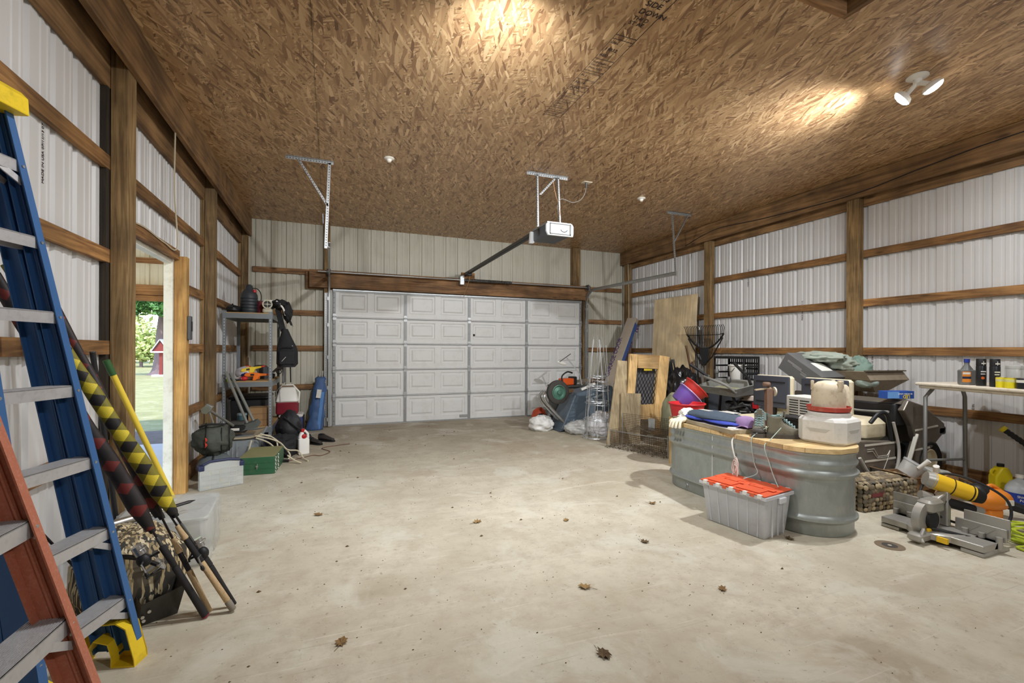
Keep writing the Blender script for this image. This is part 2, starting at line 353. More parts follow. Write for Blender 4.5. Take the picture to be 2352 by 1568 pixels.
# --- ceiling: OSB sheets on the underside of the trusses, attic hatch left open
ceiling = T('ceiling', kind='structure', loc=(0, 0, ZC))
HX0, HX1, HY0, HY1 = 2.25, 3.047, .95, 1.951
OSB = osb()
def clip(rects, h):
    o = []
    for x0, x1, y0, y1 in rects:
        a0, a1, b0, b1 = max(x0, h[0]), min(x1, h[1]), max(y0, h[2]), min(y1, h[3])
        if a0 >= a1 or b0 >= b1: o.append((x0, x1, y0, y1)); continue
        for r in ((x0, a0, y0, y1), (a1, x1, y0, y1), (a0, a1, y0, b0), (a0, a1, b1, y1)):
            if r[1] - r[0] > .01 and r[3] - r[2] > .01: o.append(r)
    return o
nx, ny = 6, 5; px_, py_ = (XR - XL) / nx, 2.4384
for i in range(nx):
    for j in range(ny):
        y1 = YB - j * py_; y0 = max(y1 - py_, YF); x0 = XL + i * px_; x1 = x0 + px_; dz = .004 * ((i * 7 + j * 3) % 3 - 1) * .4
        for r in clip([(x0, x1, y0, y1)], (HX0, HX1, HY0, HY1)):
            MB().box(r[0] + .0012, r[1] - .0012, r[2] + .0012, r[3] - .0012, dz, .018 + dz).build('panel', OSB, ceiling, smooth=False)
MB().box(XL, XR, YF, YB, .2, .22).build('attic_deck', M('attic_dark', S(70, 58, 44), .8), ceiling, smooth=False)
hb = MB(); t_ = .038
hb.box(HX0, HX1, HY1, HY1 + t_, -.006, .2); hb.build('hatch_board', W_GIRT_X, ceiling, smooth=False)
MB().box(HX1, HX1 + t_, HY0, HY1 + t_, -.006, .2).build('hatch_board', W_BEAM_Y, ceiling, smooth=False)
MB().box(HX0 - t_, HX0, HY0, HY1 + t_, -.006, .2).build('hatch_board', W_BEAM_Y, ceiling, smooth=False)
MB().box(HX0, HX1, HY0 - t_, HY0, -.006, .2).build('hatch_board', W_GIRT_X, ceiling, smooth=False)
# stamp printed on one sheet, read from below: letters lie across the strip that runs with y
def stampline(s, size, x, y):
    TEXT('printed_stamp', s, size, ceiling, INK, (x, y, -.0022), xdir=(1, 0, 0), ydir=(0, -1, 0), ext=.0003)
SX = 1.80
def srule(x0, x1, y0, y1): MB().box(x0, x1, y0, y1, -.0022, -.0016).build('printed_rule', INK, ceiling, smooth=False)
srule(SX + .165, SX + .169, 2.2, 3.82)
srule(SX - .002, SX + .001, 2.55, 3.82)
for y in (2.66, 2.70, 2.93, 3.08, 3.11, 3.20, 3.30, 3.36, 3.42, 3.47, 3.52, 3.66, 3.70, 3.735, 3.80): srule(SX, SX + .165, y, y + .004)
for s_, z_, y_ in (('THIS', .06, 2.30), ('SIDE', .06, 2.37), ('DOWN', .06, 2.44), ('THI D', .045, 2.50), ('ST AE', .045, 2.545), ('SEAL', .03, 2.75), ('19/32', .045, 2.83), ('480', .045, 2.90), ('EXPOSURE 1', .024, 2.98),
    ('SIZED FOR SPACING', .016, 3.01), ('SPAN 40/20', .024, 3.05), ('PS 2', .03, 3.16), ('32/16', .04, 3.26), ('APA', .05, 3.345), ('4', .028, 3.45), ('3', .028, 3.50), ('ALLOW GAP', .024, 3.57), ('1/8 IN', .024, 3.605), ('EDGES', .024, 3.64), ('STRENGTH', .02, 3.77)):
    stampline(s_, z_, SX + .01, y_)
# --- corrugated sheets
def sheet_mesh(name, width, z0, z1, mat, pitch=.2286):
    prof = []; x = 0.0
    while x < width - 1e-4:
        for dx, d in ((0, 0), (.055, 0), (.062, .0045), (.082, .0045), (.089, 0), (.118, 0), (.125, .0045), (.145, .0045), (.152, 0), (.170, 0), (.185, .019), (.209, .019), (.2236, 0)):
            if x + dx < width - 1e-4: prof.append((x + dx, d))
        x += pitch
    prof += [(width, 0), (width + .001, .0016), (width + .014, .0016)]      # lap tucked behind the next sheet
    me = MB(); me.loft([[(a, d, z) for a, d in prof] for z in (z0, z1)], False, False, closed=False)
    return me.mesh(name, mat, smooth=False)
def sheets(parent, start, stop, z0, z1, mat, place):
    """place(u) -> location of the sheet's left edge and its turn"""
    u = start; cache = {}
    while u < stop - .02:
        wd = min(.9144, stop - u); k = round(wd, 3)
        if k not in cache: cache[k] = sheet_mesh('sheet', wd, z0, z1, mat)
        o = O('steel_sheet', cache[k], parent); loc, rz = place(u, wd); o.location = loc; o.rotation_euler = (0, 0, rz)
        o.modifiers.new('solid', 'SOLIDIFY').thickness = .0008
        u += wd
wall_l = T('wall_left', kind='structure'); wall_r = T('wall_right', kind='structure'); wall_b = T('wall_back', kind='structure'); wall_f = T('wall_front', kind='structure')
LP = lambda u, wd: ((XL, u, 0), pi / 2)             # local +y -> -x : ribs stand outwards
RP = lambda u, wd: ((XR, u + wd, 0), -pi / 2)
BP = lambda u, wd: ((u, YB, 0), 0)
FP = lambda u, wd: ((u + wd, YF, 0), pi)
DY0, DY1, DZ = 3.93, 5.06, 2.135
sheets(wall_l, YF, DY0, -.02, 3.52, SHEET, LP); sheets(wall_l, DY0, DY1, DZ, 3.52, SHEET, LP); sheets(wall_l, DY1, YB, -.02, 3.52, SHEET, LP)
sheets(wall_r, YF, YB, -.02, 3.52, SHEET, RP)
GX0, GX1, GZ = .0, 4.96, 2.45
sheets(wall_b, XL, GX0, -.02, 3.52, SHEET_B, BP); sheets(wall_b, GX0, GX1, GZ, 3.52, SHEET_B, BP); sheets(wall_b, GX1, XR, -.02, 3.52, SHEET_B, BP)
sheets(wall_f, XL, XR, -.02, 3.52, SHEET, FP)
# --- posts, girts, beams
def board(name, mat, parent, *b): return MB().box(*b).build(name, mat, parent, smooth=False, bevel=.003)
GH = .089
for z in (.745, 1.387, 1.98, 2.583):
    for y0, y1 in ((YF, 3.80), (3.80, 6.21), (6.21, 8.62)):
        if y0 > 3 and y0 < 4 and z < DZ: y0 = DY1 + .05
        board('girt', W_GIRT_Y, wall_l, XL + .004, XL + .042, y0 + .002, y1 - .002, z - GH, z)
    for y0, y1 in ((YF, 3.76), (3.76, 6.17), (6.17, 8.62)):
        board('girt', W_GIRT_Y, wall_r, XR - .042, XR - .004, y0 + .002, y1 - .002, z - GH, z)
for y in (-1.1, 1.34, 3.734, 6.145, 8.45):
    board('post', W_POST, wall_l, -1.331, -1.24, y, y + .145, 0, 3.49)
    if y > 3: board('backing_strip', WOOD('dark_strip', S(70, 58, 42), S(44, 36, 26), 2) if y < 4 else W_POST, wall_l, XL + .002, XL + .040, y - .035 if y < 4 else y - .02, y + .1, 0, 3.3)  # strip behind each post, darker brown at the near one
for y in (-1.1, 1.34, 3.69, 6.055, 8.38):
    board('post', W_POST, wall_r, 6.0, 6.091, y, y + .145, 0, 3.49)
board('eave_beam', W_BEAM_Y, wall_l, -1.24, -1.2, YF, 8.55, 3.165, 3.487)
board('eave_beam', W_BEAM_Y, wall_l, XL + .004, XL + .042, YF, 8.62, 3.02, 3.4)
board('eave_beam', W_BEAM_Y, wall_r, 5.96, 6.0, YF, 8.62, 3.21, 3.487)
board('eave_beam', W_BEAM_Y, wall_r, XR - .042, XR - .004, YF, 8.62, 3.12, 3.4)
board('skirt_board', W_GIRT_Y, wall_r, XR - .042, XR - .004, YF, 8.62, 0, .14)
board('skirt_board', W_GIRT_Y, wall_l, XL + .004, XL + .042, DY1 + .1, 8.62, 0, .14)
for z in (.738, 1.397, 2.0, 2.70):
    board('girt', W_GIRT_X, wall_b, -1.20, -.105, YB - .042, YB - .004, z - GH, z)
    board('girt', W_GIRT_X, wall_b, 5.04, 6.0, YB - .042, YB - .004, z - GH, z)
board('skirt_board', W_GIRT_X, wall_b, -1.20, -.105, YB - .042, YB - .004, 0, .1)
board('skirt_board', W_GIRT_X, wall_b, 5.04, 6.0, YB - .042, YB - .004, 0, .1)
board('post', W_POST, wall_b, -.105, -.012, 8.52, YB - .004, 0, 3.485)
board('post', W_POST, wall_b, 4.972, 5.062, 8.52, YB - .004, 0, 2.7)
board('post', W_POST, wall_b, 4.73, 4.9, 8.52, YB - .004, 2.7, 3.485)
board('header_beam', W_GIRT_X, wall_b, -.338, 5.07, 8.462, 8.50, 2.385, 2.685)
board('header_beam', W_GIRT_X, wall_b, -.40, 5.10, 8.575, 8.615, 2.37, 2.665)
# --- side doorway in the left wall
door2 = T('trim_1', kind='structure', loc=(0, 0, 0))
board('door_post', W_NEW, door2, -1.335, -1.237, 5.06, 5.15, 0, 2.185)
MB().box(-1.405, -1.337, 5.03, 5.06, 0, 2.15).build('door_jamb', W_JAMB, door2, smooth=False)
MB().box(-1.405, -1.345, DY0, 5.03, 2.115, 2.15).build('door_jamb', W_JAMB, door2, smooth=False)
MB().box(-1.405, -1.345, 3.9, DY0, 0, 2.15).build('door_jamb', W_JAMB, door2, smooth=False)
board('door_header', W_GIRT_Y, door2, -1.337, -1.29, 3.88, 5.06, 2.15, 2.235)
# ================================================================= sectional garage door
STILE = M('stile_zinc', S(150, 152, 152), .5, .3, var=.14, scale=14, dirt=S(110, 108, 104), dirt_amt=.3); SEAL = M('joint_shade', S(84, 84, 82), .8)  # SEAL is a dark grey that stands for shade in the section joints
DOORP = M('door_white', S(222, 222, 220), .42, var=.025, scale=3, dirt=S(178, 172, 158), dirt_amt=.28)
door = T('door_1', kind='structure', loc=(0, 8.56, 0))
XS = (.064, 1.273, 2.483, 3.681, 4.919); ZS = (.02, .515, .985, 1.445, 1.90, 2.40)
def raised(mb, x0, x1, z0, z1):
    """recessed frame with a raised field, facing -y"""
    def R(i, y): return [(x0 + i, y, z0 + i), (x1 - i, y, z0 + i), (x1 - i, y, z1 - i), (x0 + i, y, z1 - i)]
    mb.loft([R(0, 0), R(.016, .014), R(.040, .014), R(.066, -.004)], False, True)
for k in range(5):
    z0, z1 = ZS[k] + .003, ZS[k + 1] - .003
    mb = MB(); mb.box(XS[0] - .03, XS[4] + .03, .016, .045, z0, z1)
    sec = mb.build('door_section', DOORP, door, smooth=False)
    for c in range(4):
        xa, xb = XS[c] + .03, XS[c + 1] - .03; mid = (xa + xb) / 2; hw = (xb - xa)
        fr = MB(); r = [(xa + .045, mid - .055), (mid + .055, xb - .045)]
        za, zb = z0 + .085, z1 - .07
        # face of the section around the two fields
        fr.box(xa - .03, xb + .03, 0, .012, z0, za); fr.box(xa - .03, xb + .03, 0, .012, zb, z1)
        for p, q in ((xa - .03, r[0][0]), (r[0][1], r[1][0]), (r[1][1], xb + .03)): fr.box(p, q, 0, .012, za, zb)
        fr.build('section_face', DOORP, sec, smooth=False)
        for p, q in r:
            f2 = MB(); raised(f2, p, q, za, zb); f2.build('raised_panel', DOORP, sec, smooth=False)
    # rolled edges between the sections, with a dark strip added as the shade below each
    MB().box(XS[0] - .03, XS[4] + .03, -.004, .012, z1 - .022, z1 - .012).build('joint_shadow', SEAL, door, smooth=False)
    e = MB(); e.box(XS[0] - .03, XS[4] + .03, -.012, .0, z1 - .012, z1); e.build('section_rail', GALV if k == 4 else DOORP, door, smooth=False)
MB().box(XS[0] - .06, XS[4] + .06, .046, .06, 0, 2.44).build('light_stop', DOORP, door, smooth=False)  # added backing sheet that blocks daylight leaking through the section gaps
for i, x in enumerate(XS):
    for k in range(5):
        st = MB(); wd = .05 if 0 < i < 4 else .042
        st.box(x - wd / 2, x + wd / 2, -.016, 0, ZS[k] + .006, ZS[k + 1] - .016); s_ = st.build('stile', STILE, door, smooth=False)
        for q in range(5):
            zz = ZS[k] + .07 + q * .085
            if i in (0, 4): MB().cyl((x - wd * .2, -.0165, zz), (x - wd * .2, -.018, zz), .007, n=8).build('bolt_hole', BLACKP, s_)
    for z in ZS[1:5]:
        h = MB(); h.box(x - .03, x + .03, -.022, -.012, z - .055, z + .05); h.cyl((x - .032, -.03, z), (x + .032, -.03, z), .011); h.box(x - .015, x + .015, -.034, -.02, z - .02, z + .02)
        h.build('hinge', GALV, door)
for z in (2.405, 2.365):
    MB().box(XS[0] - .03, XS[4] + .03, -.05 if z > 2.39 else -.02, -.0, z - .008, z + .008).build('strut', GALV, door, smooth=False)
MB().box(XS[0] - .03, XS[4] + .03, -.012, -.002, 2.33, 2.40).build('strut', STILE, door, smooth=False)
MB().box(XS[0] - .03, XS[4] + .03, -.01, .045, .0, .022).build('bottom_seal', GALV, door, smooth=False)
lk = MB(); lk.box(2.30, 2.46, -.014, 0, .05, .10); lk.build('lift_handle', GALV, door, smooth=False)
TEXT('printed_sticker', 'WARNING', .03, door, INK, (2.62, -.001, 1.66)); MB().box(2.56, 2.60, -.0012, 0, 1.60, 1.64).build('printed_sticker', INK, door, smooth=False)
# torsion tube and spring on the header
tb = T('torsion_spring_shaft', 'steel torsion spring shaft running along the wooden header above the garage door', 'spring shaft', (0, 8.36, 2.64))
MB().cyl((-.20, 0, 0), (5.0, 0, 0), .013, n=10).build('tube', GALV, tb)
pts = [(2.32 + .95 * t / 260, .026 * cos(t * 2 * pi / 9), .026 * sin(t * 2 * pi / 9)) for t in range(261)]
MB().tube(pts, .007, 5).build('spring', STEELD, tb)
MB().cyl((2.3, 0, 0), (3.28, 0, 0), .022, n=10).build('spring_core', STEELD, tb)
c_ = MB(); c_.box(2.24, 2.32, -.03, .10, -.09, .08); c_.build('centre_bracket', GALV, tb, bevel=.004)
for x in (-.03, 4.99):
    d_ = MB(); d_.cyl((x - .03, 0, 0), (x + .03, 0, 0), .05, n=16); d_.build('cable_drum', STEELD, tb); MB().box(x - .005, x + .005, -.05, .10, -.06, .06).build('end_bracket', GALV, tb, smooth=False)
board('header_block', WOOD('block_wood', S(190, 140, 84), S(140, 96, 54), 0), wall_b, 2.30, 2.56, 8.46, 8.50, 2.67, 2.80)
# ================================================================= perforated angle, used by every hanger
def perf(mb_name, parent, p0, p1, side, face, w=.032, mat=GALV, holes=True):
    """perforated angle iron from p0 to p1: two flanges along side and face, with dark punched slots"""
    p0, p1, side, face = Vector(p0), Vector(p1), Vector(side), Vector(face); L = (p1 - p0).length; d = (p1 - p0).normalized()
    mb = MB()
    mb.loft([[tuple(p + side * a + face * b) for a, b in ((0, 0), (w, 0), (w, .003), (.003, .003), (.003, w), (0, w))] for p in (p0, p1)])
    o = mb.build(mb_name, mat, parent, smooth=False)
    if holes:
        hb = MB(); n_ = int(L / .03)
        for i in range(n_):
            c = p0 + d * (.015 + i * .03)
            a = c + side * (w * .55)
            hb.cyl(a - face * .0006, a + face * .0036, .006, n=6)
            a = c + face * (w * .55)
            hb.cyl(a - side * .0006, a + side * .0036, .006, n=6)
        tag(hb.build('punched_holes', BLACKP, o, smooth=False), kind='stuff')
    return o
X_, Y_, Z_ = (1, 0, 0), (0, 1, 0), (0, 0, 1); mX, mY, mZ = (-1, 0, 0), (0, -1, 0), (0, 0, -1)
def track(x, side, label):
    t = T('garage_door_track', label, 'door track', (x, 0, 0), group='garage door tracks')
    # vertical, curve, horizontal: C-shaped rail swept as a strip
    path = [(0, 8.47, .02), (0, 8.47, 2.28)] + [(0, 8.47 - .30 + .30 * cos(a), 2.28 + .30 * sin(a)) for a in [i * pi / 20 for i in range(1, 11)]] + [(0, 5.74, 2.545)]
    mb = MB(); rs = []
    for i, p in enumerate(path):
        d = (Vector(path[min(i + 1, len(path) - 1)]) - Vector(path[max(i - 1, 0)])).normalized(); nrm = Vector((0, -d.z, d.y)) ; q = Vector(p)
        prof = [(-.026 * side, .028), (-.0 * side, .028), (0, -.028), (-.026 * side, -.028), (-.026 * side, -.024), (-.004 * side, -.024), (-.004 * side, .024), (-.026 * side, .024)]
        rs.append([tuple(q + Vector((a, 0, 0)) + nrm * b) for a, b in prof])
    mb.loft(rs); mb.build('rail', GALV, t, smooth=True, ang=30)
    perf('vertical_angle', t, (.012 * side, 8.50, .02), (.012 * side, 8.50, 2.30), (side, 0, 0), (0, -1, 0), .05)
    for z in (.14, .68, 1.2, 1.75, 2.2):
        MB().box(-.02, .02, 8.44, 8.50, z - .03, z + .03).build('jamb_bracket', GALV, t, smooth=False)
    return t
tl = track(-.035, -1, 'galvanised door track on the shelving side, hung from a ceiling bracket')
tr = track(5.02, 1, 'galvanised door track on the wheelbarrow side, hung from a ceiling bracket')
# hangers
perf('hanger_angle', tl, (-.436, 5.69, 3.487), (.06, 5.69, 3.487), mY, mZ); perf('hanger_angle', tl, (0, 5.69, 3.47), (-.035, 5.69, 2.49), X_, mY); perf('hanger_brace', tl, (-.32, 5.69, 3.46), (-.02, 5.69, 2.98), X_, mY)
perf('hanger_angle', tr, (-.19, 5.75, 3.487), (.27, 5.75, 3.487), mY, mZ); perf('hanger_angle', tr, (-.115, 5.75, 3.47), (-.03, 5.75, 2.50), X_, mY); perf('hanger_brace', tr, (.19, 5.75, 3.46), (-.09, 5.75, 3.0), X_, mY)
# ================================================================= opener
op = T('garage_door_opener', 'grey garage door opener motor hanging from the ceiling with its long rail', 'door opener', (2.62, 5.08, 2.9))
OPW = M('opener_light_grey', S(206, 208, 208), .45, var=.05); OPD = M('opener_dark_grey', S(76, 78, 82), .5, var=.1)
MB().rbox(-.16, .16, 0, .44, -.15, .0, .025).build('motor_housing', OPD, op)
MB().box(-.165, .165, -.004, .45, -.012, .012).build('top_pan', GALV, op, smooth=False)
e = MB(); e.prism([(-.165, -.16), (.175, -.16), (.185, -.12), (.185, -.03), (.165, .0), (-.165, .0), (-.19, -.03), (-.19, -.11)], -.03, .0, 'y'); ep = e.build('end_panel', OPW, op, bevel=.004)
fr = MB(); fr.box(-.145, .145, -.036, -.03, -.145, -.135); fr.box(-.145, .145, -.036, -.03, -.02, -.012); fr.box(-.145, -.135, -.036, -.03, -.145, -.012); fr.box(.13, .145, -.036, -.03, -.145, -.012); fr.build('lens_frame', STEELD, ep, smooth=False)
for z in (-.062, -.098): MB().box(-.12, -.035, -.034, -.03, z, z + .024).build('label_sticker', WHITEP, ep, smooth=False)
MB().torus((.05, -.031, -.06), .05, .004, 'y', 16, 6, pi * 1.15, pi * 1.85).build('vent_arc', BLACKP, ep)
sp_ = MB(); sp_.prism([(-.21, -.17), (-.16, -.17), (-.14, -.15), (-.16, -.12), (-.16, -.02), (-.2, -.02)], .42, .46, 'y'); sp_.build('rear_plate', OPW, op)
rl = MB(); rl.bar((-.13, .44, -.02), (-.26, 3.36, -.14), .032, .05); rl.build('rail', STEELD, op, smooth=False)
r3 = MB(); r3.bar((-.13, .44, -.05), (-.26, 3.36, -.17), .044, .012); r3.build('chain', BLACKP, op, smooth=False)
tr_ = MB(); tr_.box(-.28, -.20, 3.08, 3.16, -.20, -.13); tr_.build('trolley', BLACKP, op, bevel=.006)
MB().tube(bez([(-.23, 3.1, -.19), (-.25, 3.16, -.33), (-.27, 3.26, -.46), (-.28, 3.36, -.56)], 6), .005, 6).build('release_cord', M('cord_tan', S(178, 140, 96), .8), op)
perf('hanger_angle', op, (-.43, .02, .585), (.12, .02, .585), mY, mZ); perf('hanger_angle', op, (-.31, .02, .57), (-.30, .02, -.06), X_, mY); perf('hanger_angle', op, (-.03, .02, .57), (.0, .02, .0), X_, mY); perf('hanger_brace', op, (-.06, .02, .56), (-.27, .02, .33), X_, mY)
MB().tube(bez([(-.08, .03, .56), (-.04, .02, .35), (.0, .0, .22), (.02, .02, .1), (.01, .05, .01)], 6), .004, 5).build('wire', M('copper_wire', S(196, 150, 110), .6), op)
# outlet with the opener's cord
ot = T('ceiling_outlet', 'cream outlet cover on the ceiling beside the opener hanger, with a grey plug and cord', 'outlet', (3.045, 5.142, 3.486))
MB().box(-.06, .06, -.04, .04, -.008, 0).build('cover_plate', M('cream_plastic', S(224, 212, 190), .5, var=.05), ot, bevel=.003)
MB().cyl((-.01, 0, -.008), (-.012, 0, -.075), .016, .01).build('plug', STEELD, ot)
MB().tube(bez([(-.012, 0, -.07), (-.03, 0, -.15), (-.1, -.01, -.24), (-.22, -.02, -.29), (-.38, -.04, -.27), (-.44, -.05, -.36), (-.42, -.04, -.52), (-.42, -.03, -.58)], 6), .004, 5).build('cord', M('cord_grey', S(150, 146, 140), .7), ot)
# ================================================================= lamp holders
def lampholder(name, loc, label, group):
    t = T(name, label, 'lamp holder', loc, group=group)
    MB().lathe([(.055, 0), (.058, -.008), (.05, -.014), (.03, -.02), (.024, -.04), (.02, -.042), (.018, -.03)], 20, True, False).build('porcelain_base', M('porcelain', S(236, 232, 222), .3, var=.03), t)
    MB().lathe([(.017, -.03), (.017, -.05), (.012, -.052)], 12).build('socket', M('socket_cream', S(226, 214, 196), .4), t)
    return t
lampholder('lamp_holder', (.605, 5.325, 3.487), 'bare white lamp holder without a bulb, between the shelving-side track hanger and the opener', 'empty lamp holders')
lampholder('lamp_holder', (4.068, 5.381, 3.487), 'bare white lamp holder without a bulb, to the wall side of the opener', 'empty lamp holders')
BULB = M('bulb_glow', (1, .97, .92), .5, emit=28.0)
def lit(loc, label, heads):
    """twin-head LED lamp screwed into a lamp holder; each head is tilted its own way, as on an adjustable garage light"""
    t = T('ceiling_lamp', label, 'ceiling lamp', loc, group='lit ceiling lamps')
    MB().lathe([(.07, 0), (.072, -.01), (.06, -.018), (.03, -.03), (.026, -.06), (.02, -.062)], 20).build('base', WHITEP, t)
    for (off, d, w) in heads:
        o = Vector(off); dv = Vector(d).normalized(); q = dv.to_track_quat('-Z', 'Y').to_euler()
        MB().cyl((0, 0, -.05), tuple(o - dv * .02), .018, n=10).build('socket_arm', WHITEP, t)
        b_ = MB(); b_.at(o, q); b_.lathe([(.02, .03), (.05, .02), (.066, .0), (.068, -.012)], 24, True, False); b_.build('lamp_head', WHITEP, t)
        g = MB(); g.at(o, q); g.lathe([(.064, -.010), (.062, -.022), (.045, -.034), (.02, -.040), (.001, -.041)], 24, True, False); g.build('lamp_lens', BULB, t)
        ld = bpy.data.lights.new('lamp_light', 'SPOT'); ld.energy = w; ld.spot_size = radians(SPOT[0]); ld.spot_blend = SPOT[1]; ld.shadow_soft_size = .05; ld.color = LAMP_C
        lo = bpy.data.objects.new('lamp_light', ld); COL.objects.link(lo); lo.parent = t; lo.location = o + dv * .06; lo.rotation_euler = q
    return t
lit((4.25, 2.19, 3.487), 'lit twin-head ceiling lamp shining over the stock tank side of the garage', [((-.005, .09, -.12), (-.35, .85, -.70), LAMP_W * 2.8), ((.01, -.09, -.12), (.45, -.35, -.85), LAMP_W * .9)])
lit((.87, 2.25, 3.487), 'lit twin-head ceiling lamp just beyond the top edge of the picture, over the open floor', [((.03, .09, -.12), (.25, .88, -.70), LAMP_W * 2.6), ((-.03, -.09, -.12), (-.60, -.15, -.85), LAMP_W * .85)])
lit((2.6, -1.4, 3.487), 'lit twin-head ceiling lamp behind the camera', [((.09, .05, -.12), (.35, .75, -.6), LAMP_W * .85), ((-.09, .05, -.12), (-.35, .75, -.6), LAMP_W * .7)])
# wires: along the right beam, down the corner posts, from the side door
wr = MB(); WIRE = M('wire_black', S(38, 34, 32), .6); WIREC = M('wire_cream', S(196, 184, 158), .7)
tag(MB().tube(bez([(5.952, 6.6, 3.23), (5.955, 5.9, 3.36), (5.952, 5.0, 3.30), (5.955, 3.8, 3.26), (5.952, 3.0, 3.33), (5.955, 2.2, 3.38), (5.952, .5, 3.36)], 6), .006, 5).build('beam_cable', WIRE), 'thin black cable sagging along the beam above the clutter-side wall', 'cable')
tag(MB().tube(bez([(-1.21, 8.35, 3.13), (-1.22, 8.40, 2.4), (-1.215, 8.40, 1.75), (-1.225, 8.42, 1.2)], 6), .006, 5).build('corner_wire', WIREC), 'cream wire hanging down the corner post behind the shelving', 'cable')
tag(MB().tube(bez([(5.98, 8.36, 3.2), (5.985, 8.34, 2.6), (5.98, 8.33, 1.9), (5.96, 8.36, 1.5)], 6), .007, 5).build('corner_wire', WIREC), 'cream wire hanging down the corner post behind the long cardboard box', 'cable')
tag(MB().tube(bez([(-1.23, 4.68, 3.165), (-1.26, 4.78, 2.7), (-1.27, 4.9, 2.24), (-1.282, 4.6, 2.215), (-1.283, 4.2, 2.235), (-1.283, 3.95, 2.22)], 6), .006, 5).build('door_wire', WIREC), 'cream wire dropping to the side door header', 'cable')
sw = T('door_chime_box', 'small dark box screwed to the new side-door post', 'switch', (-1.237, 5.105, 1.53)); MB().box(0, .03, -.03, .03, -.11, .11).build('case', OPD, sw, bevel=.006); MB().box(.03, .036, -.015, .015, -.03, .06).build('button', BLACKP, sw, bevel=.002)
sw = T('light_switch', 'cream light switch plate on the wall just past the new side-door post', 'switch', (-1.30, 5.22, 1.20)); MB().box(-.03, 0, -.035, .035, -.06, .06).build('plate', M('cream2', S(226, 214, 186), .5), sw, bevel=.003); MB().box(0, .012, -.006, .006, -.015, .015).build('toggle', WHITEP, sw, bevel=.002)
# ================================================================= outside the side door: lean-to, yard, trees
GRASS = M('yard_grass', S(150, 146, 96), .95, var=.35, scale=2.2, dirt=S(196, 182, 146), dirt_amt=.8, bump=.6, bscale=60)
yard = MB().grid(lambda u, v: (-45 + 43.4 * u, -8 + 70 * v, -.10 + .03 * noise.noise(Vector((u * 30, v * 40, 0)))), 60, 60).build('yard_ground', GRASS); tag(yard, kind='structure')
PATH = M('path_concrete', S(214, 210, 214), .8, var=.08, scale=6, bump=.1)
tag(MB().box(-6.2, -1.42, -3, 7.9, -.12, -.01).build('lean_to_slab', PATH, smooth=False), kind='structure')
tag(MB().grid(lambda u, v: (-6.2 + 4.75 * u, 7.9 + 1.5 * v, -.045 + .02 * noise.noise(Vector((u * 20, v * 9, 3)))), 30, 10).build('dirt_strip', M('dirt', S(120, 104, 96), .95, var=.3, scale=9, bump=.6)), kind='structure')
lt = T('wall_side', kind='structure', loc=(0, 0, 0))
CREAM = M('cream_steel', S(236, 226, 200), .5, var=.05, scale=3, dirt=S(190, 168, 130), dirt_amt=.35, stretch=(2, 1, .3))
W_LT = WOOD('leanto_wood', S(206, 150, 90), S(160, 104, 56), 0)
sheets(lt, -6.2, -1.42, 2.10, 3.4, CREAM, lambda u, wd: ((u, 8.64, 0), 0))
for z0, z1, y0 in ((2.06, 2.145, 8.56), (2.15, 2.30, 8.50), (2.64, 2.72, 8.59)): board('girt', W_LT, lt, -6.2, -1.42, y0, 8.635, z0, z1)
for x in (-6.2, -4.4): board('post', W_POST, lt, x, x + .1, 8.5, 8.6, -.1, 2.1)
for y in (1.0, 4.8): board('post', W_POST, lt, -6.2, -6.1, y, y + .1, -.1, 2.4)
MB().loft([[(-6.5, -4, 2.55), (-1.42, -4, 3.45), (-1.42, -4, 3.5), (-6.5, -4, 2.6)], [(-6.5, 9, 2.55), (-1.42, 9, 3.45), (-1.42, 9, 3.5), (-6.5, 9, 2.6)]]).build('lean_to_roof', SHEET, lt, smooth=False)
# tree beyond the yard, with a feeder standing in front of it
BARK = M('bark', S(112, 96, 98), .95, var=.35, scale=7, bump=.8, bscale=22, stretch=(1, 1, .25))
LEAF_D = M('leaf_dark', S(78, 116, 58), .6, var=.4, scale=.9)
LEAF_L = M('leaf_light', S(176, 186, 112), .65, var=.35, scale=.8)
def leaves(mb, c, r, n, size, seed, flat=.7):
    rnd = random.Random(seed)
    for _ in range(n):
        d = Vector((rnd.gauss(0, 1), rnd.gauss(0, 1), rnd.gauss(0, 1))).normalized() * (rnd.random() ** .33)
        p = Vector(c) + Vector((d.x * r[0], d.y * r[1], d.z * r[2])); s_ = size * rnd.uniform(.6, 1.3)
        a = Vector((rnd.uniform(-1, 1), rnd.uniform(-1, 1), rnd.uniform(-.6, .6))).normalized(); b_ = a.orthogonal().normalized(); b_ = (b_ + Vector((0, 0, rnd.uniform(-.5, .5)))).normalized()
        mb.add([p - a * s_, p - b_ * s_ * .5, p + a * s_, p + b_ * s_ * .5], [(0, 1, 2, 3)])
tx, ty = -8.35, 30.2
tree = T('yard_tree', 'broad tree trunk with dark low-hanging leaves seen through the side door', 'tree', (tx, ty, -.15))
mb = MB(); mb.tube(bez([(0, 0, 0), (.04, 0, .6), (.1, 0, 2.2), (.35, 0, 5), (.6, 0, 9)], 5), [.85, .74, .66, .62, .58, .56, .54, .52, .51, .5, .5, .49, .48, .48, .47, .46, .45, .44, .42, .40, .38], 14); mb.build('trunk', BARK, tree)
MB().tube(bez([(.2, 0, 4.4), (-1.2, -.8, 5.2), (-3.2, -1.6, 5.4), (-5, -2, 4.9)], 5), [.3 - .013 * i for i in range(16)], 8).build('branch', BARK, tree)
mb = MB(); rnd = random.Random(3)
